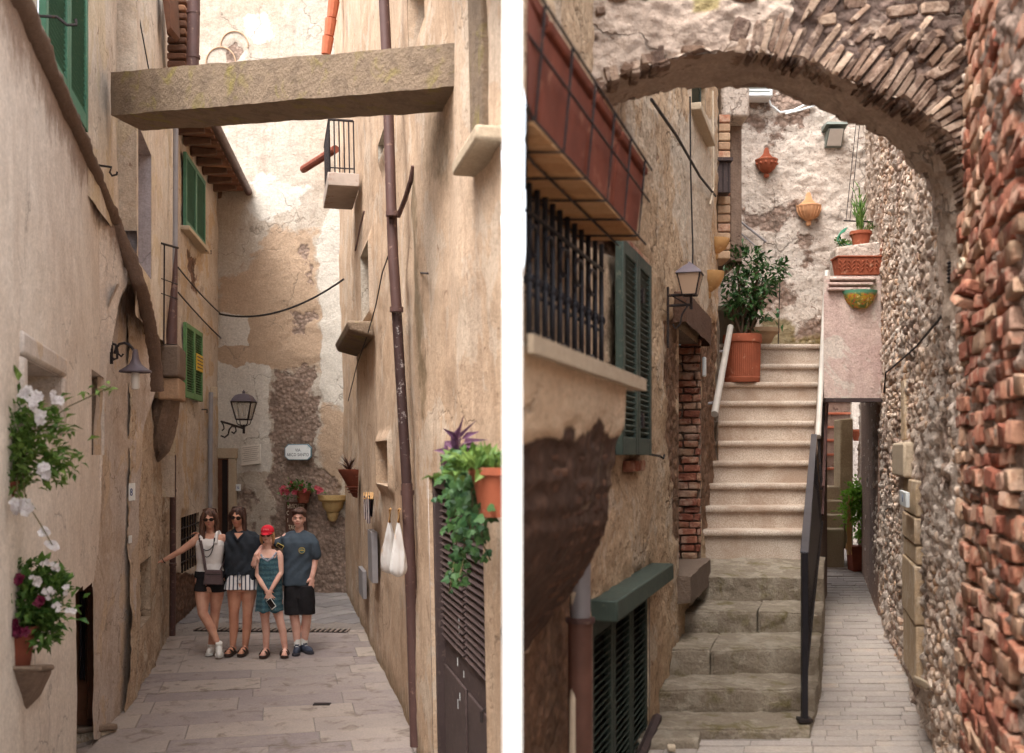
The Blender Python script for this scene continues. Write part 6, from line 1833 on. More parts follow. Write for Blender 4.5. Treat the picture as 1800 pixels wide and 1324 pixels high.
# rusty planter with green bush
D = 13.2; xa, xb = (1497 - CX) / F * D, (1529 - CX) / F * D; zb = zright(D)
root = empty('rust_planter', ((xa + xb) / 2, D, zb), 'rust coloured box planter with bright green bush at the path end', 'planter')
m = MB(); zt = EYE + (HY - 961) / F * D; m.hexa([(xa + .02, D, zb), (xb, D, zb), (xb, D + .22, zb), (xa + .02, D + .22, zb), (xa, D - .01, zt), (xb, D - .01, zt), (xb, D + .23, zt), (xa, D + .23, zt)]); m.build('box', simple('rust_box', S(140, 72, 52), 0.8, 0, 0.3, 8, 0.2), root, bevel=0.008)
r = random.Random(8)
m = MB(); foliage(m, pt(1505, 888, D + .02), (0.15, 0.12, 0.22), 1100, 0.06, 0.035, r, 0.3); foliage(m, pt(1516, 940, D + .1), (0.08, 0.08, 0.10), 220, 0.06, 0.035, r, 0.3); tag(m.build('foliage', leafmat('bright_bush_leaves', S(104, 160, 52), S(160, 200, 86), 0.4, k=1.0), root, smooth=0, fix=False), kind='stuff')
m = MB()
for k in range(9): m.tube([pt(1488 + r.uniform(-2, 12), 885 + r.uniform(-15, 10), D - 0.05), pt(1491 + r.uniform(-3, 8), 930, D - 0.07), pt(1490 + r.uniform(-4, 8), 972 + r.uniform(-10, 5), D - 0.05)], 0.008, 5)
m.build('dry_stalks', M_OCHREPOT, root)

m = MB(); wbox(m, W2, uD(W2, 10.2), uD(W2, 13.3), -0.3, EYE + 1.05, 0.0, 0.045); m.build('passage_shade_slab', plaster('shaded_brown', S(160, 126, 104), S(140, 108, 90), S(104, 80, 68), 0.5, bs=0.6, seed=25, pit=S(80, 58, 48)), wall_r)  # added slab: brown wall tone with the passage shade put into its colour
# ================================================================== RIGHT ALLEY: things on the walls
# upper dark green shutter
ua, _ = WR.hit(1067, 600); ub, _ = WR.hit(1121, 600); zt = WR.hit(1090, 440)[1]; zb = WR.hit(1110, 800)[1]
shutter('shutter', WR, house_w, min(ua, ub), max(ua, ub), zb, zt, 0.06, M_DGREEN, 2, 30, 0.06, 0.04, 'dark green louvred shutter standing open on the ochre wall')
m = MB()
for y in (520, 740): m.box(WR.at(1124, y, 0.06), (0.05, 0.05, 0.08), WR.R())
m.build('shutter_hinge', M_IRON, house_w)
# brick lintel strip above it
for k in range(6):
    uu = min(ua, ub) - 0.25 + k * 0.22
    m = MB(); wbox(m, WR, uu, uu + 0.21, zt + 0.02, zt + 0.075, -0.02, 0.03); m.build('lintel_brick', M_REDBR, house_w, bevel=0.008)
for k in range(3):
    uu = WR.hit(1100, 815)[0] + k * 0.15
    m = MB(); wbox(m, WR, uu, uu + 0.14, zb - 0.09, zb - 0.03, -0.02, 0.03); m.build('sill_brick', M_REDBR, house_w, bevel=0.008)
# lower shutter with its lintel board
shutter('shutter', WR, house_w, hR_sh2[0] + 0.02, hR_sh2[1] - 0.02, -0.25, hR_sh2[3] - 0.02, -0.03, M_DGREEN2, 3, 26, 0.06, 0.04, 'very dark green louvred shutter near the ground')
m = MB(); z_ = hR_sh2[3]; wbox(m, WR, hR_sh2[0] - 0.02, hR_sh2[1] + 0.16, z_ + 0.002, z_ + 0.10, -0.02, 0.12); m.build('lintel_board', M_DGREEN, house_w, bevel=0.008)
m = MB(); a = WR.P(hR_sh2[1] - 0.9, -0.05, 0.03); b = WR.P(hR_sh2[1] + 0.1, 0.08, 0.03); m.tube([a, b], 0.03, 6); m.build('sill_rail', M_WOODD, house_w)
# downpipe in two materials and cable
p = [WR.at(1020, y, 0.08) for y in (900, 1040, 1095)]
dp = MB().tube(p, 0.042, 14).build('drainpipe', M_GREYPIPE, house_w)
MB().tube([WR.at(1020, 1085, 0.08), WR.at(1020, 1340, 0.08)], 0.05, 14).build('rusty_section', simple('rusty_pipe', S(112, 78, 66), 0.6, 0.1, 0.3, 8, 0.15), dp)
MB().tube([WR.at(1020, 1086, 0.08), WR.at(1020, 1094, 0.08)], 0.06, 14).build('pipe_collar', M_PIPE, dp)
m = MB(); m.tube([WR.at(x, y, 0.06) for x, y in ((1008, 1040), (1011, 1085), (1014, 1130), (1011, 1180), (1007, 1230), (1006, 1340))], 0.014, 8); m.build('cable', M_CABLEW, house_w)
# shutter hook
m = MB(); m.tube([WR.at(1133, 797, 0), WR.at(1133, 797, 0.07), WR.at(1160, 802, 0.07), WR.at(1166, 806, 0.09), WR.at(1168, 800, 0.09)], 0.007, 6); m.build('iron_hook', M_IRON, house_w)
# cables on the upper wall
for pts_, rr, mt in ((((1145, 175), (1190, 240), (1230, 310), (1258, 345)), 0.010, M_CABLE), (((1213, 170), (1214, 300), (1218, 440), (1216, 500)), 0.006, M_CABLE), (((1253, 160), (1254, 330), (1250, 350), (1248, 360)), 0.009, M_CABLEW)):
    m = MB(); m.tube([WR.at(x, y, 0.05) for x, y in pts_], rr, 6); m.build('cable', mt, house_w)
u0, u1, z0, z1 = hR_up
shutter('shutter', WR, house_w, u0 + 0.02, u1 - 0.02, z0 + 0.02, z1, -0.05, M_DGREEN, 1, 16, 0.05, 0.035)
m = MB(); wbox(m, WR, u0 - 0.06, u1 + 0.06, z0 - 0.06, z0, -0.05, 0.08); m.build('window_sill', M_STONEF, house_w, bevel=0.01)
# doorway: dark back, brick jamb, timber lintel
du0, du1, dz0, dz1 = hR_door
m = MB(); m.add([WR.P(du0, dz0, -0.32), WR.P(du1, dz0, -0.32), WR.P(du1, dz1, -0.32), WR.P(du0, dz1, -0.32)], [(0, 1, 2, 3)]); m.build('doorway_back', M_DARK, house_w, smooth=0)
m = MB(); m.add([WR.P(du0, dz1, 0.0), WR.P(du1, dz1, 0.0), WR.P(du1, dz1, -0.32), WR.P(du0, dz1, -0.32)], [(0, 1, 2, 3)]); m.add([WR.P(du1 + 0.02, dz0, 0.02), WR.P(du1 + 0.02, dz1, 0.02), WR.P(du1 + 0.02, dz1, -0.34), WR.P(du1 + 0.02, dz0, -0.34)], [(0, 1, 2, 3)]); m.build('doorway_lining', M_SHADE, house_w, smooth=0, fix=False)
r = random.Random(12); z_ = dz0
while z_ < dz1 - 0.02:
    h_ = r.uniform(0.05, 0.075); s0 = -0.30
    while s0 < 0.0:
        L = r.uniform(0.1, 0.19); L = min(L, 0.02 - s0)
        P = WR.P(du1 + 0.01 + r.uniform(-0.012, 0.012), z_ + h_ / 2, s0 + L / 2)
        piece('brick', r.choice(HB), house_w, P, WR.R() @ Euler((r.uniform(-.04, .04), r.uniform(-.04, .04), 0)).to_matrix(), (0.05, L / 2 * 0.95, h_ / 2 * 0.9))
        s0 += L
    z_ += h_
M_OLDWOOD = stone('old_timber', [S(112, 84, 68), S(92, 68, 56), S(128, 100, 82)], 14, 1.0, spread=0.3)
lint = rough_block('timber_lintel', [WR.P(du0 - 0.28, dz1 + 0.0, -0.05), WR.P(du0 - 0.28, dz1 + 0.0, 0.09), WR.P(du1 + 0.22, dz1 + 0.0, 0.09), WR.P(du1 + 0.22, dz1 + 0.0, -0.05), WR.P(du0 - 0.28, dz1 + 0.24, -0.05), WR.P(du0 - 0.28, dz1 + 0.24, 0.09), WR.P(du1 + 0.22, dz1 + 0.22, 0.09), WR.P(du1 + 0.22, dz1 + 0.22, -0.05)], M_OLDWOOD, house_w, 0.025, 0.012, 400)
m = MB(); m.box(WR.at(1238, 645, 0.05), (0.05, 0.03, 0.16), WR.R()); o = m.build('door_bell', M_ENAMEL, None, WR.at(1238, 645, 0.05), bevel=0.01); tag(o, 'white oblong door bell beside the brick doorway', 'door bell')
# wall lantern on iron bracket
P0 = WR.at(1166, 540, 0.0); nW = WR.n
root = empty('wall_lantern', P0, 'rusty black wall lantern on iron bracket above the brick doorway', 'lantern')
lc = P0 + nW * 0.17; lc.z = EYE + (HY - 482) / F * lc.y
lantern('wall_lantern', lc, 0.145, 0.085, 0.135, root, 'pyramid', rot=0.5, glass=glassmat('amber_lamp_glass', S(206, 176, 150), 0.35, 0.75))
zz0, zz1 = EYE + (HY - 505) / F * P0.y, EYE + (HY - 612) / F * P0.y
m = MB(); m.tube([Vector((P0.x, P0.y, zz0)) + nW * 0.03, Vector((P0.x, P0.y, zz1)) + nW * 0.03], 0.008, 6)
za = EYE + (HY - 520) / F * P0.y; zb = EYE + (HY - 538) / F * P0.y
m.tube([Vector((P0.x, P0.y, za)) + nW * 0.03, Vector((P0.x, P0.y, za)) + nW * 0.18], 0.009, 6); m.tube([Vector((P0.x, P0.y, zb)) + nW * 0.03, Vector((P0.x, P0.y, zb)) + nW * 0.18], 0.009, 6)
m.tube([Vector((P0.x, P0.y, za)) + nW * 0.18, Vector((P0.x, P0.y, zb - 0.03)) + nW * 0.18], 0.009, 6)
m.tube([Vector((P0.x, P0.y, za)) + nW * 0.05, Vector((P0.x, P0.y, zb)) + nW * 0.16], 0.005, 5)
q = [(0.16, zb), (0.12, zb - 0.06), (0.11, zb - 0.12), (0.08, zb - 0.15), (0.06, zb - 0.12)]
m.tube([Vector((P0.x, P0.y, z_)) + nW * o_ for o_, z_ in q], 0.006, 6); m.build('bracket', M_IRON, root)
# ---- iron planter rack with terracotta boxes
def plan(D, o):  # point on a line parallel to the wall at offset o, never left of the white pier
    x = -1.11 + 0.308 * D + o * 1.046
    return max(x, 0.0098 * D + 0.012)
rack = empty('iron_planter_rack', (0.15, 3.4, EYE + 0.88), 'iron cradle of wooden slats fixed high on the wall under the flower boxes', 'plant rack')
zr = EYE + 0.885
M_SLATW = stone('old_slat', [S(196, 150, 104), S(176, 128, 86), S(206, 166, 122)], 10, 0.5, spread=0.8)
D = 2.72; i = 0
while D < 4.28:
    xa, xb = plan(D, 0.05), plan(D, 0.29)
    if xb - xa > 0.01:
        m = MB(); m.hexa([(xa, D, zr), (xb, D + 0.0, zr), (xb + 0.028, D + 0.085, zr), (plan(D + 0.085, 0.05), D + 0.085, zr), (xa, D, zr + 0.014), (xb, D, zr + 0.014), (xb + 0.028, D + 0.085, zr + 0.014), (plan(D + 0.085, 0.05), D + 0.085, zr + 0.014)])
        m.build('slat', M_SLATW, rack, bevel=0.003, bseg=1)
    D += 0.095
m = MB()
for oo, zz in ((0.31, zr - 0.008), (0.20, zr - 0.012), (0.08, zr - 0.008), (0.325, zr + 0.17), (0.335, zr + 0.3)):
    m.tube([(plan(D, oo), D, zz) for D in np.linspace(2.62, 4.36, 18)], 0.0042, 6)
D = 2.75
while D < 4.4:
    m.tube([(plan(D, 0.05), D, zr - 0.006), (plan(D, 0.31), D, zr - 0.006), (plan(D, 0.325), D, zr + 0.17), (plan(D, 0.335), D, zr + 0.3)], 0.004, 6)
    D += 0.29
m.build('iron_frame', M_IRON, rack)
for i, (Da, Db, lb) in enumerate(((2.60, 2.83, 'dark terracotta flower box nearest the white pier on the iron rack'), (2.85, 3.40, 'large terracotta flower box, second from the white pier on the rack'), (3.42, 3.80, 'terracotta flower box, third from the white pier on the rack'), (3.82, 4.32, 'terracotta flower box at the far end of the iron rack'))):
    z0, z1 = zr + 0.016, zr + 0.30
    root = empty('flower_box', ((plan(Da, .2) + plan(Db, .2)) / 2, (Da + Db) / 2, z0), lb, 'flower box', 'flower boxes on the iron rack')
    fl = 0.015
    def ring(o0, o1, z, e=0.0): return [Vector((plan(Da + e, o0), Da + e, z)), Vector((plan(Da + e, o1), Da + e, z)), Vector((plan(Db - e, o1), Db - e, z)), Vector((plan(Db - e, o0), Db - e, z))]
    m = MB(); m.hexa(ring(0.08, 0.285, z0, 0.02) + ring(0.06, 0.31, z1 - 0.035, 0.005)); m.build('box', M_TERRA2, root, bevel=0.008)
    m = MB(); m.hexa(ring(0.05, 0.325, z1 - 0.034) + ring(0.05, 0.328, z1)); m.build('rim', M_TERRA2, root, bevel=0.008)
# ---- wrought iron window grille
gr = empty('window_grille', (0.15, 3.7, EYE + 0.26), 'bowed wrought iron window grille with scrolls below the flower boxes', 'grille')
def gP(px, z, o):
    c_ = 1.11 - o * 1.046
    D = c_ / (0.308 - (px - CX) / F)
    return Vector(((px - CX) / F * D, D, z))
zg0, zg1 = EYE + 0.22, EYE + 0.9
for i, px in enumerate((930, 944, 958, 971, 984, 997, 1010, 1022, 1034, 1046, 1057)):
    pts_ = []
    for k in range(13):
        t = k / 12
        pts_.append(gP(px, zg0 + (zg1 - zg0) * t, 0.11 + 0.05 * math.sin(math.pi * min(1, t * 1.25)) ** 2 * (1 - t)))
    m = MB(); m.tube(pts_, 0.0105, 8)
    m.ball(pts_[6], (0.018, 0.018, 0.024)); m.build('bar', M_IRONB, gr)
for z_ in (zg0 + 0.05, zg1 - 0.12, zg0 + 0.3):
    m = MB(); m.tube([gP(px, z_, 0.125) for px in np.linspace(926, 1060, 16)], 0.008, 6); m.build('cross_bar', M_IRONB, gr)
for i, px in enumerate((937, 964, 990, 1016, 1040)):
    for zc, sg in ((zg0 + 0.42, 1), (zg0 + 0.17, -1)):
        pts_ = []
        for k in range(22):
            t = k / 21; a = t * 4.2 * math.pi / 2
            rr = 0.055 * (1 - t * 0.75)
            pts_.append(gP(px + 70 * rr * math.cos(a) * 2, zc + sg * (0.07 * (1 - t)) + rr * math.sin(a) * 0.9 * sg, 0.14))
        m = MB(); m.tube(pts_, 0.007, 6); m.build('scroll', M_IRONB, gr)
# ---- corbelled plaster base under the grille
corb = empty('window_corbel', (0.25, 3.6, EYE - 0.9), 'bulging plastered window base with flaking brown underside near the white pier', 'corbel')
rows = [(652, 690, .35), (672, 692, .35), (690, 1113, .345), (730, 1110, .34), (770, 1106, .335), (820, 1101, .33), (880, 1096, .32), (920, 1090, .30), (950, 1078, .265), (985, 1060, .215), (1020, 1036, .15), (1060, 1005, .08), (1110, 965, .02), (1150, 930, -.02)]
rows = [(max(y, 664), 1116 if x < 1000 and y < 700 else x, o) for y, x, o in rows]
yy = np.linspace(676, 1150, 90)
xr_ = np.interp(yy, [r_[0] for r_ in rows[1:]], [r_[1] for r_ in rows[1:]]); oo_ = np.interp(yy, [r_[0] for r_ in rows[1:]], [r_[2] for r_ in rows[1:]])
tt = np.linspace(0, 1, 90)
CP = np.zeros((90, 90, 3))
for i in range(90):
    c_ = 1.11 - oo_[i] * 1.046
    De = c_ / (0.308 - (xr_[i] - CX) / F)
    D0 = c_ / (0.308 - (916 - CX) / F)
    # height is fixed per row at the far end, so that rows run level
    zrow = EYE + (HY - yy[i]) / F * De
    zn = zrow
    Ds = D0 + (De - D0) * tt
    CP[i, :, 1] = Ds; CP[i, :, 0] = -1.11 + 0.308 * Ds + oo_[i] * 1.046; CP[i, :, 2] = zrow
    # rounded far corner
    k = np.clip((tt - 0.9) / 0.1, 0, 1); CP[i, :, 0] -= 0.05 * k * k
pk = pmask(CP, [(880, 800), (940, 775), (975, 770), (1000, 765), (1008, 745), (1020, 770), (1045, 760), (1060, 735), (1075, 770), (1105, 765), (1140, 780), (1140, 1300), (880, 1300)], 34, 16, 9.0, 6)
CPd = fbm(CP, 7.0, 4, 66) - 0.5
CP[..., 0] -= pk * (0.012 + 0.03 * fbm(CP, (4.0, 4.0, 26.0), 4, 68)) - 0.012 * CPd; 
I = np.arange(8100).reshape(90, 90)
q_ = np.stack([I[:-1, :-1], I[:-1, 1:], I[1:, 1:], I[1:, :-1]], -1).reshape(-1, 4)[:, ::-1]
M_CORW = plaster('corbel_plaster', S(228, 196, 158), S(222, 186, 146), S(190, 150, 116), 0.3, ex1=S(118, 84, 64), ex2=S(86, 62, 50), bs=0.6, seed=23)
np_mesh('body', CP.reshape(-1, 3) - np.array(wloc(corb)), q_, M_CORW, corb, {'m1': pk.ravel()})
M_CBR = stone('dark_brown_masonry', [S(118, 84, 66), S(92, 66, 54), S(136, 100, 80), S(104, 76, 62)], 10, 1.1, spread=1.0)  # dark brown tones for the stones set in the corbel underside
HC = []
for me in HV:
    q = me.copy(); q.materials.clear(); q.materials.append(M_CBR); HC.append(q)
r = random.Random(61)
for i in range(24, 76, 4):
    k = r.randint(4, 8)
    while k < 84:
        w_ = r.uniform(0.05, 0.12); P = Vector(CP[i, k])
        if pk[i, k] > 0.8 and r.random() < 0.45 and P.x > 0.0098 * P.y + 0.09:
            piece('stone', r.choice(HC), corb, P - WR.n * 0.026, WR.R() @ Euler((0.0, r.uniform(-.08, .08), 0)).to_matrix(), (w_ * 0.5, 0.03, r.uniform(0.011, 0.017)))
        k += max(3, int(w_ / 0.0125))
# far end cap back to the wall
m = MB()
for i in range(0, 89):
    a, b = Vector(CP[i, -1]), Vector(CP[i + 1, -1])
    wa, wb = Vector((-1.11 + 0.308 * (a.y + .02) - 0.03, a.y + 0.02, a.z)), Vector((-1.11 + 0.308 * (b.y + .02) - 0.03, b.y + 0.02, b.z))
    m.add([a, b, wb, wa], [(0, 1, 2, 3)])
m.build('end_face', M_CORW, corb, smooth=0.5)
m = MB(); De = 3.95; zt = EYE + (HY - 686) / F * De
xs = [2.5, 2.8, 3.2, 3.6, 3.9, 4.0]
for i in range(len(xs) - 1):
    a, b = xs[i], xs[i + 1]
    m.hexa([(plan(a, -0.02), a, zt), (plan(a, .375), a, zt), (plan(b, .375), b, zt), (plan(b, -0.02), b, zt), (plan(a, -0.02), a, zt + 0.045), (plan(a, .375), a, zt + 0.045), (plan(b, .375), b, zt + 0.045), (plan(b, -0.02), b, zt + 0.045)])
m.build('sill', M_STONEF, corb, smooth=0)

# ---- pots on and around the stairs
r = random.Random(41)
zk = GZ[7]
c = Vector((2.415, 10.98, zk))
root = empty('terracotta_pot', c, 'large ribbed terracotta pot holding a leafy citrus tree on the granite steps', 'plant pot')
m = MB(); m.lathe([(0.0, 0.0), (0.175, 0.0), (0.182, 0.02), (0.185, 0.05), (0.178, 0.06), (0.186, 0.4), (0.19, 0.415), (0.2, 0.42), (0.203, 0.46), (0.198, 0.5), (0.18, 0.5), (0.175, 0.44), (0, 0.44)], c, 48)
m.build('pot', M_TERRA, root)
for k in range(56):
    a = 2 * math.pi * k / 56
    if math.sin(a) < 0.25:
        MB().tube([c + Vector((0.179 * math.cos(a), 0.179 * math.sin(a), 0.065)), c + Vector((0.187 * math.cos(a), 0.187 * math.sin(a), 0.4))], 0.004, 4, cap=False).build('rib', M_TERRA, root)
m = MB()
tips = []
for k in range(11):
    a = r.uniform(0, 6.28); p = [c + Vector((0.03 * math.cos(a), 0.03 * math.sin(a), 0.43))]
    tgt = pt(r.uniform(1275, 1370), r.uniform(440, 560), 10.95 + r.uniform(-.2, .2))
    for j in range(1, 6):
        t = j / 5
        p.append(p[0].lerp(tgt, t) + rvec(r) * 0.05 + Vector((0, 0, 0.12 * math.sin(math.pi * t))))
    m.tube(p, [0.016 * (1 - 0.8 * j / 5) + 0.002 for j in range(6)], 6); tips += p[2:]
m.build('branches', M_TWIG, root)
m = MB()
for p in tips:
    for k in range(9):
        q = p + rvec(r) * 0.1
        leaf(m, q, rvec(r) + Vector((0, -0.2, 0.3)), Vector((0, -0.5, 1)) + rvec(r) * 0.7, r.uniform(0.07, 0.11), r.uniform(0.03, 0.045), 0.2)
for (x, y, n, rd) in ((1312, 465, 120, .16), (1290, 490, 110, .15), (1335, 500, 110, .15), (1300, 530, 80, .12), (1340, 475, 60, .12), (1368, 470, 40, .07), (1310, 560, 60, .1), (1345, 520, 40, .1)):
    foliage(m, pt(x, y, 10.95 + r.uniform(-.1, .1)), (rd, rd, rd * 0.8), n, 0.085, 0.038, r, 0.35, 0.2)
tag(m.build('leaves', M_LEAFD, root, smooth=0, fix=False), kind='stuff')
c = Vector((2.33, 11.5, GZ[9])); m = MB(); m.lathe(pot_profile(0.12, 0.2, 0.4, 0.03), c, 20); o = m.build('grey_pot', simple('grey_clay', S(132, 120, 104), 0.9, 0, 0.3, 6, 0.4), None, c); tag(o, 'weathered grey clay pot half hidden behind the citrus tree', 'plant pot')
c = Vector((2.75, 11.75, GZ[9])); m = MB(); m.lathe(pot_profile(0.13, 0.24, 0.2, 0.03), c, 20); o = m.build('low_pot', simple('tan_clay', S(168, 140, 112), 0.9, 0, 0.3, 6, 0.4), None, c); tag(o, 'low tan clay bowl right of the large terracotta pot', 'plant pot')
m = MB(); a = Vector((2.95, 11.6, GZ[9])); m.tube([a, a + Vector((0.02, 0, 0.75))], 0.006, 6); o = m.build('plant_stake', M_IRON, None, a); tag(o, 'thin dark plant stake standing beside the citrus tree', 'stake')
# half bowls on the wall
def half_bowl(name, w, px, py, rr, hh, mat, lb, drop=0.04):
    c = w.at(px, py, 0.0); a = math.atan2(w.n.y, w.n.x)
    root = empty(name, c, lb, 'wall pot')
    m = MB(); m.lathe([(0.0, -hh), (rr * 0.25, -hh), (rr * 0.7, -hh * 0.72), (rr * 0.95, -hh * 0.3), (rr, 0.0), (rr * 0.9, 0.0), (rr * 0.8, -hh * 0.2), (0, -hh * 0.2)], c, 18, a - math.pi / 2, a + math.pi / 2); m.build('bowl', mat, root)
    m = MB(); m.lathe([(0.0, -hh - drop * 1.6), (rr * 0.14, -hh - drop * 1.4), (rr * 0.2, -hh - drop * 0.6), (rr * 0.12, -hh + 0.005)], c, 12, a - math.pi / 2, a + math.pi / 2); m.build('finial', mat, root)
    return root
half_bowl('wall_pot', WR, 1245, 479, 0.14, 0.17, M_OCHREPOT, 'ochre clay half bowl on the wall left of the citrus tree')
half_bowl('wall_pot', WR, 1258, 421, 0.13, 0.13, M_OCHREPOT, 'upper ochre clay half bowl at the house corner above the citrus tree')
# terracotta hanging pots on the white wall
for (px, pyt, pyb, rr, mt, lb) in ((1347, 262, 312, 0.132, M_TERRA, 'orange terracotta wall urn hanging high on the white wall'), (1421, 340, 396, 0.145, simple('pale_terracotta', S(214, 160, 118), 0.85, 0, 0.25, 7, 0.25), 'pale fluted terracotta wall urn hanging lower on the white wall')):
    ztop = WB.at(px, pyt, 0)[2]; zbot = WB.at(px, pyb, 0)[2]; c = WB.at(px, (pyt + pyb) / 2, 0.04); H = ztop - zbot
    root = empty('wall_urn', Vector((c.x, c.y, zbot)), lb, 'wall urn', 'urns on the white wall')
    m = MB(); cz = Vector((c.x, c.y, zbot))
    m.lathe([(0.01, 0.10 * H), (0.05, 0.14 * H), (rr * 0.75, 0.26 * H), (rr * 0.98, 0.44 * H), (rr, 0.52 * H), (rr * 1.04, 0.54 * H), (rr * 1.04, 0.58 * H), (rr * 0.9, 0.6 * H), (0, 0.6 * H)], cz, 28, math.pi, 2 * math.pi); m.build('bowl', mt, root)
    m = MB(); m.lathe([(0.0, -0.06 * H), (0.03, -0.02 * H), (0.035, 0.06 * H), (0.02, 0.1 * H), (0.05, 0.13 * H)], cz, 14, math.pi, 2 * math.pi); m.build('finial', mt, root)
    m = MB(); bp = [(-rr, .58), (-rr * .6, .66), (-rr * .3, .78), (-rr * .2, .92), (-rr * .12, 1.0), (rr * .12, 1.0), (rr * .2, .92), (rr * .3, .78), (rr * .6, .66), (rr, .58)]
    m.prism([Vector((c.x + x, c.y - 0.02, zbot + y * H)) for x, y in bp], (0, 0.03, 0)); m.build('back_plate', mt, root, bevel=0.006)
    if 'fluted' in lb:
        for k in range(9):
            a = math.pi + math.pi * (k + 0.5) / 9
            MB().tube([cz + Vector((math.cos(a) * rr * s_, math.sin(a) * rr * s_, h_ * H)) for s_, h_ in ((0.45, .17), (0.78, .26), (1.0, .42), (1.01, .51))], 0.008, 5).build('flute', mt, root)
    else:
        for k in range(6):
            a = math.pi + math.pi * (k + 0.5) / 6
            p = cz + Vector((math.cos(a) * rr * .97, math.sin(a) * rr * .97, .42 * H))
            MB().ball(p, 0.016, 8, 5).build('boss', mt, root)
# flood lamp
c = WB.at(1465, 240, 0.05)
root = empty('flood_lamp', c, 'grey box flood lamp with white glass high on the white wall', 'lamp')
M_LG = simple('lamp_grey', S(120, 128, 122), 0.5, 0.2, 0.15, 14, 0.05)
m = MB(); m.hexa([c + Vector(v) for v in ((-.13, .06, .06), (.13, .06, .06), (.13, -.16, .10), (-.13, -.16, .10), (-.13, .06, .13), (.13, .06, .13), (.12, -.15, .13), (-.12, -.15, .13))][:]); m.build('hood', M_LG, root)
m = MB(); m.hexa([c + Vector(v) for v in ((-.1, .0, -.13), (.1, .0, -.13), (.1, .08, -.13), (-.1, .08, -.13), (-.09, -.13, .06), (.09, -.13, .06), (.09, .04, .06), (-.09, .04, .06))]); m.build('housing', M_LG, root)
m = MB(); m.hexa([c + Vector(v) for v in ((-.085, -.02, -.115), (.085, -.02, -.115), (.085, -.01, -.115), (-.085, -.01, -.115), (-.078, -.14, .05), (.078, -.14, .05), (.078, -.12, .05), (-.078, -.12, .05))]); m.build('glass', M_BULB, root)
# grey white unit and hose
c = WB.at(1328, 152, 0.12)
root = empty('air_conditioner', c, 'white air conditioner unit half hidden behind the arch', 'air conditioner')
m = MB(); m.box(c, (0.36, 0.24, 0.32)); m.build('casing', M_ENAMEL, root, bevel=0.015); m = MB()
for k in range(6): m.box(c + Vector((0, -0.122, -0.1 + k * 0.04)), (0.28, 0.006, 0.012))
m.build('vent_slats', M_LG, root)
m = MB(); m.tube([WB.at(x, y, 0.06) for x, y in ((1345, 158), (1355, 185), (1372, 198), (1395, 194), (1420, 182), (1436, 178), (1432, 186), (1405, 194), (1380, 200))], 0.014, 6); o = m.build('white_hose', M_ENAMEL, None, WB.at(1380, 195, 0.06)); tag(o, 'loop of white hose hanging on the white wall under the arch', 'hose')
# house corner: brick pilaster, cornice, dark wooden box
pil = empty('brick_pilaster', (2.1, 10.3, 2.9), 'brick pilaster with plaster cornice at the top left of the stairs', 'pilaster')
D = 10.1
y = 200; i = 0
while y < 455:
    xa, xb = (1256 - CX) / F * D, (1284 - CX) / F * D
    z0, z1 = EYE + (HY - y - 15) / F * D, EYE + (HY - y - 1) / F * D
    m = MB(); m.hexa([(xa, D, z0), (xb, D, z0), (xb, D + .4, z0), (xa, D + .4, z0), (xa, D, z1), (xb, D, z1), (xb, D + .4, z1), (xa, D + .4, z1)])
    m.build('brick', M_BRKC if i % 4 else M_REDBR, pil, bevel=0.01); y += 16; i += 1
def quadblock(x0, x1, y0, y1, D, dep, mat, parent, name, bv=0.01):
    xa, xb = (x0 - CX) / F * D, (x1 - CX) / F * D; z0, z1 = EYE + (HY - y1) / F * D, EYE + (HY - y0) / F * D
    m = MB(); m.hexa([(xa, D, z0), (xb, D, z0), (xb, D + dep, z0), (xa, D + dep, z0), (xa, D, z1), (xb, D, z1), (xb, D + dep, z1), (xa, D + dep, z1)]); return m.build(name, mat, parent, bevel=bv)
quadblock(1268, 1318, 120, 205, 10.6, 2.0, M_BW, pil, 'plaster_cornice', 0.03)
quadblock(1284, 1304, 205, 460, 10.9, 1.7, M_SHADE, pil, 'plaster_return')
o = quadblock(1256, 1284, 284, 338, 9.9, 0.16, M_WOODD, None, 'wooden_box', 0.0)
o.name = 'wooden_box'; tag(o, 'dark wooden box fixed at the house corner under the cornice', 'box')
bx_ = o
m = MB(); xa, xb = (1253 - CX) / F * 9.88, (1288 - CX) / F * 9.88; z0 = EYE + (HY - 283) / F * 9.88; m.hexa([(xa, 9.86, z0), (xb, 9.86, z0), (xb, 10.1, z0), (xa, 10.1, z0), (xa, 9.86, z0 + .03), (xb, 9.86, z0 + .03), (xb, 10.1, z0 + .03), (xa, 10.1, z0 + .03)]); m.build('lid', M_WOODD, bx_)
for k in range(3):
    xx = xa + 0.05 + k * 0.05
    m = MB(); m.box((xx, 9.895, z0 - 0.15), (0.004, 0.008, 0.27)); m.build('batten', M_DARK, bx_)
# sloping handrail on the white wall
m = MB(); a, b = WB.at(1262, 358, 0.1), WB.at(1346, 425, 0.1); m.tube([a, b], 0.014, 8); m.tube([a + Vector((0, 0, -0.12)), b + Vector((-0.02, 0, -0.14))], 0.008, 6); m.tube([b, b + Vector((0, 0.1, 0))], 0.01, 6)
o = m.build('sloping_rail', M_GREYPIPE, None, a); tag(o, 'thin sloping metal rail on the white wall above the citrus tree', 'handrail')
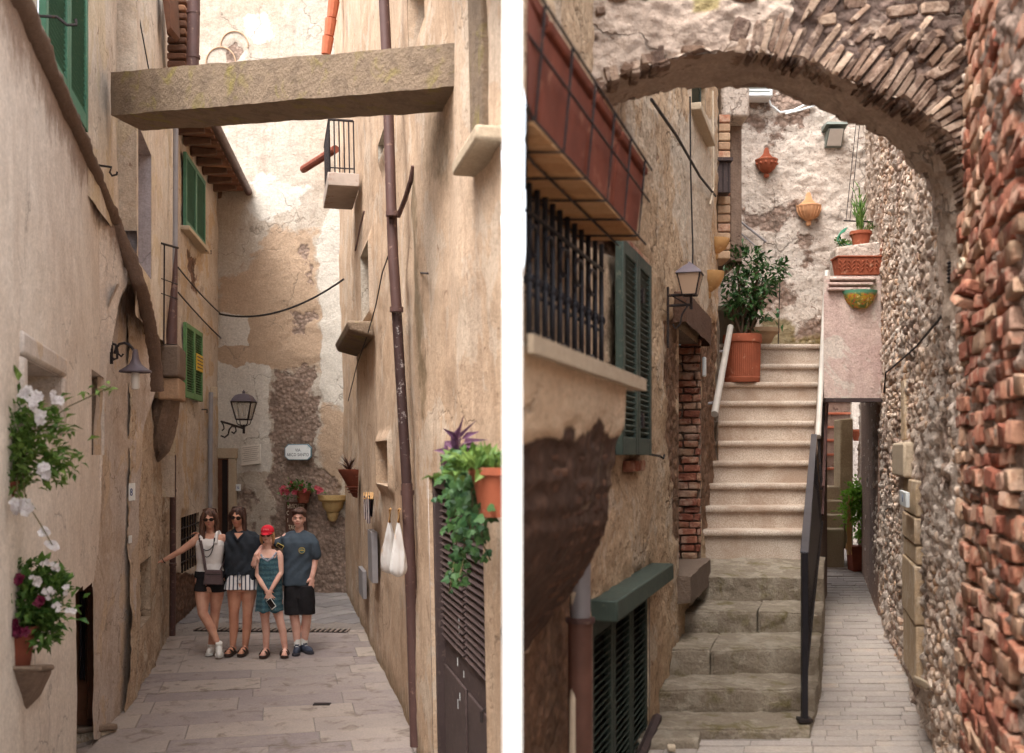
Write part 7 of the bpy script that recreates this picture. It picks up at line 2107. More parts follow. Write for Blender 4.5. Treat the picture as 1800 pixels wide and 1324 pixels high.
# ---- stair handrails
m = MB(); a, b = pt(1256, 728, 9.28), pt(1284, 575, 10.75)
root = empty('wall_handrail', a, 'pale round handrail fixed to the wall left of the granite steps', 'handrail')
m.tube([a, b], 0.032, 12); m.build('rail', simple('pale_rail', S(190, 182, 172), 0.5, 0.1, 0.12, 8, 0.05), root)
for t in (0.12, 0.7):
    p = a.lerp(b, t); m = MB(); m.tube([p, p + Vector((-0.12, 0.02, -0.02))], 0.012, 6); m.build('bracket', M_GREYPIPE, root)
a, b = pt(1438, 768, 9.42), pt(1453, 478, 11.5)
root = empty('upper_handrail', a, 'pale upper handrail along the right side of the granite steps', 'handrail')
m = MB(); m.tube([a, b], 0.026, 12); m.build('rail', bpy.data.materials['pale_rail'], root)
for t in (0.02, 0.34, 0.66, 0.98):
    p = a.lerp(b, t); D = p.y; zf = float(np.interp(D, GD, GZ)); m = MB(); m.tube([p, Vector((p.x + 0.03, p.y, zf))], 0.014, 8); m.build('post', M_IRON, root)
m = MB(); m.tube([Vector((a.x + 0.045, a.y, a.z - 0.45)), Vector((b.x + 0.045, b.y, b.z - 0.45))], 0.014, 6); m.tube([Vector((a.x + 0.04, a.y, a.z - 0.7)), Vector((b.x + 0.04, b.y, b.z - 0.8))], 0.012, 6); m.build('lower_rail', M_PIPE, root)
a, b = pt(1414, 972, 6.32), pt(1431, 764, 9.3)
root = empty('iron_railing', pt(1418, 1284, 6.32), 'black iron railing beside the stone steps above the path', 'railing')
m = MB(); d_ = (b - a).normalized(); sd = Vector((1, 0, 0)); sd = (sd - d_ * sd.dot(d_)).normalized(); up = sd.cross(d_)
m.box((a + b) / 2, (0.05, (b - a).length, 0.012), Matrix((sd, d_, up)).transposed()); m.build('top_rail', simple('worn_black_rail', S(74, 74, 80), 0.35, 0.5, 0.2, 14, 0.05), root, bevel=0.003)
zb_ = EYE - 1.59
def sz(D): return float(np.interp(D, [6.2, 6.59, 6.6, 7.04, 7.05, 7.71, 7.72, 8.32, 8.33, 9.0, 9.3], [EYE + z for z in (-1.607, -1.607, -1.463, -1.463, -1.295, -1.295, -1.145, -1.145, -0.978, -0.9, -0.7)]))
m = MB(); m.box(Vector((a.x, a.y, (a.z + sz(6.3)) / 2)), (0.035, 0.035, a.z - sz(6.3))); m.build('newel_post', M_IRONB, root)
m = MB(); m.box(Vector((a.x, a.y, sz(6.3) + 0.01)), (0.08, 0.08, 0.02)); m.build('post_foot', M_IRON, root)
m = MB(); m.box(Vector((b.x, b.y, (b.z + sz(9.3)) / 2)), (0.035, 0.035, b.z - sz(9.3))); m.build('newel_post', M_IRONB, root)
m = MB(); q0, q1 = a + Vector((0.0, 0, -0.82)), b + Vector((0.07, 0, -0.78)); m.tube([q0, q1], 0.012, 6); m.build('bottom_rail', M_IRONB, root)
pn_ = [q0.lerp(q1, .03), q0.lerp(q1, .98), a.lerp(b, .98), a.lerp(b, .03)]
MB().prism(pn_, Vector((0.006, 0, 0))).build('mesh_panel', M_IRONB, root, smooth=0)
for k in range(1, 26):
    t = k / 26; p = a.lerp(b, t); q = q0.lerp(q1, t)
    m = MB(); m.tube([p, q], 0.008, 6); m.build('baluster', M_IRONB, root)
# ---- pots on the parapet
D = 10.02; zt = EYE + (HY - 484) / F * D
xa, xb = (1470 - CX) / F * D, (1551 - CX) / F * D
root = empty('relief_planter', ((xa + xb) / 2, D, zt), 'long terracotta planter with leaf relief on the pink parapet', 'planter')
H = 0.165
m = MB(); m.hexa([(xa + .03, D - .02, zt), (xb - .03, D - .02, zt), (xb - .03, D + .15, zt), (xa + .03, D + .15, zt), (xa, D - .05, zt + H), (xb, D - .05, zt + H), (xb, D + .16, zt + H), (xa, D + .16, zt + H)]); m.build('box', M_TERRA, root, bevel=0.006)
m = MB(); m.hexa([(xa - .008, D - .06, zt + H), (xb + .008, D - .06, zt + H), (xb + .008, D + .165, zt + H), (xa - .008, D + .165, zt + H), (xa - .008, D - .06, zt + H + .014), (xb + .008, D - .06, zt + H + .014), (xb + .008, D + .165, zt + H + .014), (xa - .008, D + .165, zt + H + .014)]); m.build('rim', M_TERRA, root, bevel=0.004)
for i in range(5):
    xc = xa + (xb - xa) * (i + 0.5) / 5
    for j in range(3):
        for s_ in (-1, 1):
            pts_ = []
            for k in range(5):
                t = k / 4
                zz_ = 0.03 + j * 0.035 + 0.035 * math.sin(t * 2.2)
                pts_.append((xc + s_ * (0.005 + 0.032 * t), D - 0.024 - 0.03 * zz_ / H, zt + zz_))
            MB().tube(pts_, [0.003, 0.007, 0.008, 0.006, 0.002], 5).build('leaf_relief', M_TERRA, root)
# majolica half bowl on the pink wall
c = WP.at(1511, 512, 0.0)
root = empty('majolica_wall_bowl', c, 'painted yellow and green majolica half bowl on the pink parapet', 'wall pot')
n_ = NT('majolica'); sep = n_.t.nodes.new('ShaderNodeSeparateXYZ'); n_.lk(n_.pos, sep.inputs[0])
vz = n_.voro(38, None, 'F1', 'Distance'); vc = n_.voro(38, None, 'F1', 'Color')
base = n_.mix(n_.ramp(n_.noise(26, 3, 0.6), [(0.4, 0.0), (0.6, 1.0)]), S(190, 150, 54), S(96, 116, 66))
base = n_.mix(n_.ramp(vz, [(0.25, 1.0), (0.4, 0.0)]), base, n_.mix(n_.math('GREATER_THAN', n_.noise(9, 1), 0.5), S(196, 96, 60), S(214, 196, 130)))
hz = n_.math('MULTIPLY', n_.math('SUBTRACT', sep.outputs['Z'], float(c.z) - 0.045), 40.0, True)
M_MAJ = n_.done(n_.mix(hz, base, S(92, 150, 122)), 0.35)
m = MB(); m.lathe([(0.0, -0.17), (0.07, -0.165), (0.125, -0.11), (0.155, -0.04), (0.168, 0.0), (0.15, 0.0), (0.13, -0.03), (0, -0.03)], c, 24, math.pi, 2 * math.pi, sy=0.75); m.build('bowl', M_MAJ, root)
# bamboo like plant in small pot, hose
c = pt(1513, 434, 10.45)
root = empty('small_terracotta_pot', c, 'small terracotta pot with tall upright green stems on the white ledge', 'flower pot')
m = MB(); m.lathe(pot_profile(0.075, 0.098, 0.15), c, 18); m.build('pot', M_TERRA, root)
m = MB(); st = MB()
for k in range(9):
    x = r.uniform(-.06, .06); tp = c + Vector((x * 1.3 - 0.02, r.uniform(-.05, .05), r.uniform(0.3, 0.62)))
    st.tube([c + Vector((x * .5, 0, 0.13)), tp], 0.005, 5)
    for j in range(12): leaf(m, (c + Vector((x, 0, .15))).lerp(tp, r.random()), Vector((r.uniform(-.5, .5), r.uniform(-.5, .5), 1)), Vector((0, -1, 0)), r.uniform(0.06, 0.12), 0.014, .1)
foliage(m, c + Vector((0.08, 0, 0.16)), (0.08, 0.06, 0.06), 50, 0.04, 0.02, r); foliage(m, c + Vector((-0.14, 0, 0.03)), (0.06, 0.05, 0.03), 60, 0.035, 0.025, r)
tag(m.build('leaves', M_LEAF, root, smooth=0, fix=False), kind='stuff'); st.build('stem', M_LEAFY, root)
m = MB()
for k in range(3):
    m.tube([pt(1500 - 28 * math.sin(a) + k * 2, 438 - 34 * (1 - math.cos(a)) * 0.5 - k * 3, 10.5 + 0.02 * k) for a in np.linspace(0, 2.6, 12)], 0.007, 6)
o = m.build('green_hose', simple('hose_green', S(62, 132, 104), 0.4, 0, 0.15, 20, 0), None, pt(1480, 436, 10.5)); tag(o, 'coiled green garden hose on the white ledge behind the small pot', 'hose')
# washing line bar and strings in front of the white wall
m = MB(); m.tube([pt(1483, 388, 11.6), pt(1553, 391, 11.6)], 0.008, 6); o = m.build('line_bar', M_IRON, None, pt(1483, 388, 11.6)); tag(o, 'thin iron bar stretched across behind the green stems', 'bar')
for (x0, x1, lb) in ((1512, 1487, 'left one of the thin cords slanting down the white wall'), (1518, 1494, 'thin cord right beside the leftmost cord on the white wall'), (1572, 1546, 'thin cord slanting down near the rubble wall corner')):
    m = MB(); m.tube([pt(x0, 150, 11.9), pt(x1, 388, 11.9)], 0.0045, 5); o = m.build('cord', M_CABLE, None, pt(x1, 388, 11.9)); tag(o, lb, 'cord')
m = MB(); m.tube([pt(1547, 170, 12.1), pt(1551, 280, 12.1)], [0.055, 0.02], 8, flat=0.5); m.tube([pt(1544, 180, 12.1), pt(1548, 215, 12.1)], 0.035, 8); o = m.build('folded_parasol', simple('mauve_cloth', S(166, 118, 124), 0.9, 0, 0.25, 10, 0.2), None, pt(1551, 280, 12.1)); tag(o, 'folded mauve parasol hanging tip down near the wall corner', 'parasol')
# ================================================================== PEOPLE
def solid(name, m, mat, parent, vox=0.007, smooth=6, noise_amp=0.0, noise_sc=9.0, seed=0, fold=None):
    """fuse overlapping closed shells into one continuous surface"""
    me = bpy.data.meshes.new('tmp'); me.from_pydata(m.v, [], m.f)
    bm = bmesh.new(); bm.from_mesh(me); bmesh.ops.recalc_face_normals(bm, faces=bm.faces); bm.to_mesh(me); bm.free()
    ob = bpy.data.objects.new('tmp', me); COL.objects.link(ob)
    md = ob.modifiers.new('r', 'REMESH'); md.mode = 'VOXEL'; md.voxel_size = vox; md.adaptivity = 0.0
    if smooth:
        sm = ob.modifiers.new('s', 'SMOOTH'); sm.factor = 0.5; sm.iterations = smooth
    dg = bpy.context.evaluated_depsgraph_get()
    nm = bpy.data.meshes.new_from_object(ob.evaluated_get(dg))
    bpy.data.objects.remove(ob)
    n = len(nm.vertices)
    V = np.zeros(n * 3); nm.vertices.foreach_get('co', V); V = V.reshape(-1, 3)
    if noise_amp or fold is not None:
        N = np.zeros(n * 3); nm.vertices.foreach_get('normal', N); N = N.reshape(-1, 3)
        a = noise_amp * 2 * (fbm(V, noise_sc, 3, seed) - 0.5)
        if fold is not None: a = a + fold(V)
        V = V + N * a[:, None]
    off = np.array(wloc(parent))
    nm.vertices.foreach_set('co', (V - off).ravel()); nm.update()
    nm.name = name; nm.materials.clear(); nm.materials.append(mat); nm.shade_smooth()
    o = bpy.data.objects.new(name, nm); COL.objects.link(o); o.parent = parent
    return o

def chain(m, pts, rad, seg=12):
    """tapered limb with rounded joints"""
    P = [Vector(p) for p in pts]
    dp, dr = [], []
    for i in range(len(P) - 1):
        for k in range(6):
            t = k / 6
            dp.append(P[i].lerp(P[i + 1], t)); dr.append(rad[i] + (rad[i + 1] - rad[i]) * t)
    dp.append(P[-1]); dr.append(rad[-1])
    m.tube(dp, dr, seg)
    for p, r_ in zip(P, rad): m.ball(p, r_ * 0.98, 12, 8)

def loft(m, secs, seg=24, yaw=0.0):
    """secs: (centre, rx, ry) bottom to top, elliptical, closed"""
    vs = []
    cy, sy = math.cos(yaw), math.sin(yaw)
    for c, rx, ry in secs:
        for k in range(seg):
            a = 2 * math.pi * k / seg
            # superellipse, a little boxy
            ca, sa = math.cos(a), math.sin(a)
            x = rx * math.copysign(abs(ca) ** 0.85, ca); y = ry * math.copysign(abs(sa) ** 0.85, sa)
            vs.append(Vector(c) + Vector((x * cy - y * sy, x * sy + y * cy, 0)))
    n = len(secs)
    fs = [(i * seg + k, i * seg + (k + 1) % seg, (i + 1) * seg + (k + 1) % seg, (i + 1) * seg + k) for i in range(n - 1) for k in range(seg)]
    fs += [tuple(reversed(range(seg))), tuple((n - 1) * seg + k for k in range(seg))]
    m.add(vs, fs)

def hand(m, wrist, d, pn, side, sc=1.0, curl=0.35, spread=1.0):
    """palm with four unequal bent fingers and a thumb leaving its side; pn = palm facing, side = thumb direction"""
    d = Vector(d).normalized(); pn = Vector(pn); pn = (pn - d * pn.dot(d)).normalized(); sd = Vector(side); sd = (sd - d * sd.dot(d) - pn * sd.dot(pn)).normalized()
    w = Vector(wrist)
    pc = w + d * 0.045 * sc
    R_ = Matrix((sd, pn, d)).transposed()
    n0 = len(m.v); m.ball((0, 0, 0), (0.04 * sc, 0.016 * sc, 0.052 * sc), 12, 8)
    for i in range(n0, len(m.v)): m.v[i] = tuple(pc + R_ @ Vector(m.v[i]))
    for i, L in enumerate((0.075, 0.085, 0.078, 0.062)):
        s_ = (1.5 - i) / 1.5
        b = pc + d * 0.038 * sc + sd * (0.03 * s_ * sc)
        d1 = (d + sd * s_ * 0.22 * spread + pn * curl * 0.4).normalized(); d2 = (d + sd * s_ * 0.15 * spread + pn * curl * 1.5).normalized()
        p1 = b + d1 * L * 0.55 * sc; p2 = p1 + d2 * L * 0.5 * sc
        m.tube([b, p1, p2], [0.0098 * sc, 0.0088 * sc, 0.0072 * sc], 8); m.ball(p1, 0.0088 * sc, 8, 6); m.ball(p2, 0.0072 * sc, 8, 6)
    b = w + d * 0.018 * sc + sd * 0.028 * sc
    t1 = b + (sd * 0.8 + d * 0.7 + pn * 0.2).normalized() * 0.04 * sc; t2 = t1 + (sd * 0.3 + d * 1.0 + pn * 0.3).normalized() * 0.034 * sc
    m.tube([b, t1, t2], [0.012 * sc, 0.0105 * sc, 0.0085 * sc], 8); m.ball(t1, 0.0105 * sc, 8, 6); m.ball(t2, 0.0085 * sc, 8, 6)

def head(m, c, H, tilt=0.0, yaw=0.0):
    """skull, jaw, nose, brow, lips, ears. c = head centre (eye level), H = head height. returns local-to-world"""
    R_ = Matrix.Rotation(yaw, 3, 'Z') @ Matrix.Rotation(tilt, 3, 'Y')
    k = H / 0.225
    def T(x, y, z): return Vector(c) + R_ @ (Vector((x, y, z)) * k)
    def E(x, y, z, rx, ry, rz):
        n0 = len(m.v); m.ball((0, 0, 0), (rx * k, ry * k, rz * k), 16, 12)
        for i in range(n0, len(m.v)): m.v[i] = tuple(T(x, y, z) + R_ @ Vector(m.v[i]))
    E(0, 0.012, 0.028, 0.074, 0.094, 0.085)      # cranium
    E(0, -0.012, -0.03, 0.062, 0.072, 0.075)     # face
    E(0, -0.035, -0.082, 0.036, 0.038, 0.03)     # chin
    E(0, -0.072, 0.018, 0.05, 0.018, 0.012)      # brow
    for s_ in (-1, 1):
        E(s_ * 0.034, -0.058, -0.028, 0.024, 0.02, 0.02)   # cheeks
        E(s_ * 0.074, 0.01, -0.012, 0.010, 0.018, 0.03)    # ears
    m.tube([T(0, -0.078, 0.012), T(0, -0.094, -0.022), T(0, -0.09, -0.03)], [0.009 * k, 0.014 * k, 0.013 * k], 8)
    E(0, -0.09, -0.026, 0.016, 0.014, 0.011)
    E(0, -0.07, -0.058, 0.024, 0.012, 0.009)     # lips
    return T

def skinmat(name, c, c2):
    n = NT(name)
    nz = n.noise(9, 4)
    n.b.inputs['Subsurface Weight'].default_value = 0.08
    n.b.inputs['Subsurface Radius'].default_value = (0.02, 0.008, 0.004)
    return n.done(n.mix(n.ramp(nz, [(0.4, 0.0), (0.65, 1.0)]), c, c2), 0.55)
SKIN1 = skinmat('tanned_skin', S(206, 158, 134), S(192, 140, 118))
SKIN2 = skinmat('warm_skin', S(200, 146, 120), S(186, 130, 106))
SKIN3 = skinmat('fair_skin', S(220, 176, 158), S(208, 158, 140))
def hairmat(name, c, c2):
    n = NT(name)
    st = n.noise(42, 4, 0.6, n.scaled((1, 1, 0.08)))
    return n.done(n.mix(n.ramp(st, [(0.35, 0.0), (0.65, 1.0)]), c, c2), 0.5, n.bump(st, 0.6, 0.01))
HAIR1 = hairmat('brown_hair', S(66, 44, 36), S(104, 74, 58))
HAIR2 = hairmat('dark_brown_hair', S(56, 38, 34), S(92, 66, 54))
HAIR3 = hairmat('blond_hair', S(176, 134, 92), S(146, 104, 68))
def cloth(name, c, var=0.2, rough=0.9, sc=14): return simple(name, c, rough, 0, var, sc, 0.25, spec=0.1)
M_WTOP = cloth('white_cotton', S(226, 220, 216), 0.06)
M_BLK = cloth('black_cloth', S(44, 42, 44), 0.25)
M_BLKTOP = cloth('charcoal_linen', S(52, 56, 62), 0.22)
M_TEE = cloth('slate_tee', S(70, 80, 90), 0.15)
M_SANDAL = simple('dark_leather', S(62, 46, 40), 0.6, 0, 0.2, 20, 0.15)
M_WSHOE = simple('white_canvas', S(222, 220, 214), 0.7, 0, 0.06, 20, 0.1)
M_NSHOE = simple('navy_mesh', S(66, 72, 88), 0.7, 0, 0.25, 40, 0.2)
M_SOLE = simple('shoe_sole', S(190, 188, 184), 0.7, 0, 0.1, 20, 0)
M_SOLED = simple('dark_sole', S(54, 52, 58), 0.7, 0, 0.1, 20, 0)
M_GLASSES = simple('sunglass_lens', S(28, 24, 26), 0.12, 0, 0.1, 5, 0, spec=0.6)
M_LIP = simple('lips', S(176, 100, 92), 0.5, 0, 0.1, 20, 0)
n_ = NT('striped_shorts'); sp_ = n_.t.nodes.new('ShaderNodeSeparateXYZ'); n_.lk(n_.pos, sp_.inputs[0])
tri_ = n_.math('PINGPONG', n_.math('ADD', sp_.outputs['X'], n_.math('MULTIPLY', n_.noise(3, 2), 0.02)), 0.024)
M_STRIPE = n_.done(n_.ramp(n_.math('MULTIPLY', tri_, 41.6), [(0.0, S(70, 72, 88)), (0.3, S(70, 72, 88)), (0.36, S(226, 222, 220)), (1.0, S(226, 222, 220))]), 0.9)
n_ = NT('teal_knit'); sp_ = n_.t.nodes.new('ShaderNodeSeparateXYZ'); n_.lk(n_.pos, sp_.inputs[0])
bz_ = n_.math('PINGPONG', sp_.outputs['Z'], 0.03); zz_ = n_.noise(60, 3, 0.7)
c_ = n_.mix(n_.ramp(n_.math('MULTIPLY', bz_, 33), [(0.3, 0.0), (0.7, 1.0)]), S(56, 92, 104), S(84, 118, 124))
M_KNIT = n_.done(n_.mix(n_.ramp(zz_, [(0.4, 0.0), (0.65, 0.8)]), c_, S(48, 64, 76)), 0.9, n_.bump(zz_, 0.5, 0.01))

PD = 12.2
def J(px, py, dy=0.0, D=PD):
    p = pt(px, py, D); return Vector((p.x, p.y + dy, p.z))
GZp = zleft(PD) + 0.004

def shoes(parent, ankle, toe_dir, L, kind, name='shoe', lift=0.0):
    d = Vector((toe_dir[0], toe_dir[1], toe_dir[2] if len(toe_dir) > 2 else 0)).normalized()
    a = Vector(ankle)
    heel = Vector((a.x, a.y, GZp + lift)) - Vector((d.x, d.y, 0)) * 0.06
    fl = Vector((d.x, d.y, d.z))
    sdv = Vector((-d.y, d.x, 0)).normalized()
    up = sdv.cross(fl) * -1
    if up.z < 0: up = -up
    outl = []
    for t, w in ((0, .022), (.04, .032), (.25, .036), (.45, .036), (.7, .047), (.88, .042), (.97, .026), (1.0, .01)):
        outl.append((t, w))
    def ringpts(h, k=1.0): return [heel + fl * (t * L) + sdv * (w * k) + up * h for t, w in outl] + [heel + fl * (t * L) - sdv * (w * k) + up * h for t, w in reversed(outl)]
    n = len(outl) * 2
    hs = 0.03 if kind != 'sandal' else 0.028
    m = MB(); m.add(ringpts(0.0) + ringpts(hs), [tuple(reversed(range(n))), tuple(range(n, 2 * n))] + [(i, (i + 1) % n, (i + 1) % n + n, i + n) for i in range(n)])
    if kind == 'sandal':
        root = m.build('sandal', M_SANDAL, parent, bevel=0.004)
        for t, hgt in ((0.42, 0.075), (0.68, 0.055)):
            mm = MB(); c = heel + fl * (t * L)
            pts_ = [c + sdv * (0.046 * math.cos(a_)) + up * (hs + hgt * math.sin(a_) * 0.75) for a_ in np.linspace(0, math.pi, 9)]
            mm.tube(pts_, 0.012, 6, flat=1.6); mm.build('strap', M_SANDAL, root)
        return root
    root = m.build('shoe_sole', M_SOLE if kind == 'white' else M_SOLED, parent, bevel=0.006)
    mm = MB()
    mm.ball((0, 0, 0), (0.04, L * 0.5, 0.045), 16, 10)
    R_ = Matrix((sdv, fl, up)).transposed()
    for i in range(len(mm.v)): mm.v[i] = tuple(heel + fl * (L * 0.52) + up * (hs + 0.012) + R_ @ Vector(mm.v[i]))
    mm.tube([heel + fl * 0.06 + up * hs, heel + fl * 0.065 + up * (hs + 0.085)], [0.042, 0.04], 12)
    solid(name, mm, M_WSHOE if kind == 'white' else M_NSHOE, parent, 0.006, 4)
    la = MB()
    for t in (0.42, 0.5, 0.58, 0.66):
        c = heel + fl * (t * L) + up * (hs + 0.052 - (t - 0.42) * 0.05)
        la.tube([c - sdv * 0.02, c + up * 0.006, c + sdv * 0.02], 0.004, 5)
    la.build('laces', M_WSHOE if kind == 'white' else M_SOLE, parent)
    return root

def foot(m, ankle, d, L=0.235):
    d = Vector((d[0], d[1], 0)).normalized(); a = Vector(ankle); z = GZp + 0.03
    heel = Vector((a.x, a.y, z)) - d * 0.05
    m.tube([heel + Vector((0, 0, .03)), heel + d * L * 0.35 + Vector((0, 0, .035)), heel + d * L * 0.7 + Vector((0, 0, .018)), heel + d * L * 0.9 + Vector((0, 0, .012))], [0.032, 0.034, 0.034, 0.02], 10)
    sd = Vector((-d.y, d.x, 0))
    for i in range(5): m.ball(heel + d * (L * (0.95 - 0.02 * abs(i - 1))) + sd * (0.03 - 0.015 * i) + Vector((0, 0, 0.008)), (0.0095, 0.012, 0.009), 8, 6)

def sunglasses(T, parent, w=0.066, h=0.022):
    m = MB()
    for s_ in (-1, 1):
        pts_ = [T(s_ * 0.034 + 0.027 * math.cos(a), -0.092 + 0.006 * abs(math.cos(a)), 0.002 + h * math.sin(a)) for a in np.linspace(0, 2 * math.pi, 17)[:-1]]
        n = (T(0, -0.1, 0) - T(0, 0, 0)).normalized() * 0.006
        m.prism(pts_, n)
        m.tube([T(s_ * 0.06, -0.088, 0.006), T(s_ * 0.079, -0.05, 0.006), T(s_ * 0.079, 0.01, 0.0)], 0.0035, 6)
    m.tube([T(-0.01, -0.098, 0.006), T(0.01, -0.098, 0.006)], 0.0035, 6)
    m.build('sunglasses', M_GLASSES, parent)

def lips(T, parent, wide=0.021):
    m = MB(); m.tube([T(-wide, -0.076, -0.056), T(-wide * .5, -0.083, -0.058), T(0, -0.085, -0.057), T(wide * .5, -0.083, -0.058), T(wide, -0.076, -0.056)], [0.002, 0.005, 0.006, 0.005, 0.002], 8); m.build('mouth', M_LIP, parent)

# ---------------------------------------------------------------- woman in white vest
p1 = empty('person', (J(375, 1150)).x * Vector((1, 0, 0)) + Vector((0, PD, GZp)), 'person in white sleeveless top and black shorts leaning one hand on the wall', 'person', 'family posing in the left alley')
b = MB()
T1 = head(b, J(369.6, 913, -0.02), 0.212, -0.04, 0.12)
chain(b, [J(369, 927, 0.02), J(369, 940, 0.02)], [0.048, 0.052])
loft(b, [(J(369, 1040), .15, .10), (J(369, 1022), .175, .115), (J(368, 1004), .155, .1), (J(368, 990), .132, .09), (J(369, 972), .15, .1), (J(370, 957), .165, .105), (J(370, 946, 0.01), .165, .085), (J(369, 938, 0.015), .11, .06)])
chain(b, [J(349, 945, .01), J(345, 949), J(322, 967, -.06), J(291, 985, -.10)], [.052, .05, .038, .025])
hand(b, J(290, 985.5, -.10), J(272, 989, -.12) - J(290, 985.5, -.10), (0, 0, -1), (0.2, -1, 0), 0.95, 0.2)
chain(b, [J(391, 946, .02), J(395, 952, .03), J(400, 977, .08), J(402, 992, .12)], [.05, .046, .037, .03])
hand(b, J(402, 993, .12), (0.1, 0.1, -1), (0, -1, 0), (-1, 0, 0), 0.9)
# legs, the one on the left of the picture crossing in front
chain(b, [J(357, 1030), J(357, 1045, -.03), J(361, 1076, -.10), J(375, 1100, -.10), J(386, 1124, -.12)], [.095, .086, .058, .054, .036])
chain(b, [J(380, 1030), J(380, 1045, .02), J(377, 1076, .03), J(373, 1104, .05), J(369, 1138, .05)], [.095, .084, .056, .052, .036])
solid('body', b, SKIN1, p1, 0.007, 5)
c = MB()
loft(c, [(J(369, 1009), .168, .115), (J(368, 990), .142, .1), (J(369, 972), .16, .115), (J(370, 958), .172, .118), (J(370, 950), .158, .1), (J(370, 946), .11, .08)])
chain(c, [J(354, 950, -.02), J(355, 940, .02), J(355, 944, .06)], [.03, .026, .03]); chain(c, [J(386, 950, -.02), J(385, 940, .02), J(385, 944, .06)], [.03, .026, .03])
for sx_ in (357, 383):
    c.tube([J(sx_, 955, -.105), J(sx_, 945, -.085), J(sx_, 937, -.03), J(sx_, 935.5, .02), J(sx_, 942, .09)], .022, 10, flat=1.3)
solid('vest', c, M_WTOP, p1, 0.007, 4, 0.006, 14.0, 5)
c = MB(); loft(c, [(J(370, 1014), .185, .125), (J(368, 1003), .165, .112)]); loft(c, [(J(358, 1038, -.01), .108, .11), (J(360, 1026), .105, .115), (J(362, 1012), .1, .115)]); loft(c, [(J(381, 1040, .01), .105, .11), (J(380, 1026), .105, .115), (J(378, 1012), .1, .115)]); loft(c, [(J(369.5, 1030), .14, .11), (J(369, 1008), .17, .115)])
solid('shorts', c, M_BLK, p1, 0.007, 4, 0.004, 12.0, 6)
h = MB()
def hb(h, T, x, y, z, rx, ry, rz, k=1.0):
    n0 = len(h.v); h.ball((0, 0, 0), (rx, ry, rz), 16, 12); c0 = T(x, y, z)
    for i in range(n0, len(h.v)): h.v[i] = tuple(c0 + Vector(h.v[i]))
hb(h, T1, 0, 0.026, 0.046, .09, .1, .09)
chain(h, [T1(-.045, -.045, .085), T1(-.08, -.03, .03), T1(-.088, -.02, -.06), T1(-.092, -.03, -.15), T1(-.07, -.05, -.24)], [.024, .032, .034, .036, .018])
chain(h, [T1(.045, -.045, .085), T1(.08, -.03, .03), T1(.082, -.005, -.06), T1(.08, .0, -.14)], [.024, .03, .03, .02])
chain(h, [T1(0, .08, 0), T1(0, .085, -.12), T1(-.02, .08, -.2)], [.075, .07, .04])
solid('hair', h, HAIR1, p1, 0.005, 2, 0.012, (46, 46, 7), 7)
def strands(T, n, zlo, seed, mat, parent, wide=.088):
    r = random.Random(seed); m = MB()
    for k in range(n):
        a = r.uniform(-.25, math.pi + .25); ca, sa = math.cos(a), math.sin(a)
        L = r.uniform(.6, 1.0); pts_ = []
        for j in range(7):
            t = j / 6
            rr = wide * float(np.interp(t, [0, .25, .5, 1], [.35, 1.0, 1.05, 1.0 + r.uniform(-.05, .12)])) + 0.004
            z = .13 + (zlo * L - .13) * t - .0 
            pts_.append(T(ca * rr + r.uniform(-.004, .004), .02 + sa * rr * .95 + r.uniform(-.004, .004), z if t > .2 else .135 - .05 * t))
        m.tube(pts_, [.004, .006, .006, .0055, .005, .004, .0015], 5)
    m.build('hair_strands', mat, parent)
strands(T1, 60, -.22, 3, HAIR1, p1); sunglasses(T1, p1); lips(T1, p1, 0.017)
m = MB(); 
for off_ in (0.0, 0.035):
    pts_ = [J(369 + 14 * math.cos(a) * (1 - off_ * 3), 944 + (22 + off_ * 330) * max(0, -math.sin(a)) , -0.118 - 0.008 * max(0, -math.sin(a))) for a in np.linspace(math.pi, 2 * math.pi, 17)]
    m.tube(pts_, 0.005, 6)
m.build('necklace', M_BLK, p1)
m = MB(); w0 = J(293, 984.5, -.1); dv = (J(322, 967, -.06) - w0).normalized(); u_ = dv.orthogonal().normalized(); v_ = dv.cross(u_); m.tube([w0 + (u_ * math.cos(a) + v_ * math.sin(a)) * 0.03 for a in np.linspace(0, 2 * math.pi, 13)], 0.005, 6); m.build('bracelet', M_BLK, p1)
shoes(p1, J(369, 1138, .05), (0.1, -1), 0.23, 'white')
shoes(p1, J(389, 1130, -.10), (0.25, -0.85, -0.35), 0.23, 'white', lift=0.085)
# shoulder bag
bag = empty('handbag', J(382, 1028, -.17), 'dark brown leather shoulder bag hanging at the hip of the leaning person', 'handbag')
m = MB(); m.hexa([J(366.5, 1024, -.13), J(398, 1025, -.11), J(398, 1025, -.2), J(366.5, 1024, -.22), J(368, 999, -.13), J(396, 1000, -.11), J(396, 1000, -.17), J(368, 999, -.18)])
solid('pouch', m, simple('aubergine_leather', S(84, 66, 66), 0.5, 0, 0.2, 20, 0.2), bag, 0.007, 3)
m = MB(); m.tube([J(352, 940, -.03), J(358, 950, -.12), J(364, 975, -.145), J(369, 1000, -.17)], 0.011, 6, flat=1.6); m.tube([J(393, 1000, -.14), J(391, 985, .1), J(372, 945, .1), J(355, 939, .05), J(352, 940, -.03)], 0.009, 6); m.build('strap', bpy.data.materials['aubergine_leather'], bag)
m = MB(); m.tube([J(369, 1006, -.19), J(396, 1007, -.18)], 0.005, 5); m.build('zip', M_IRON, bag)

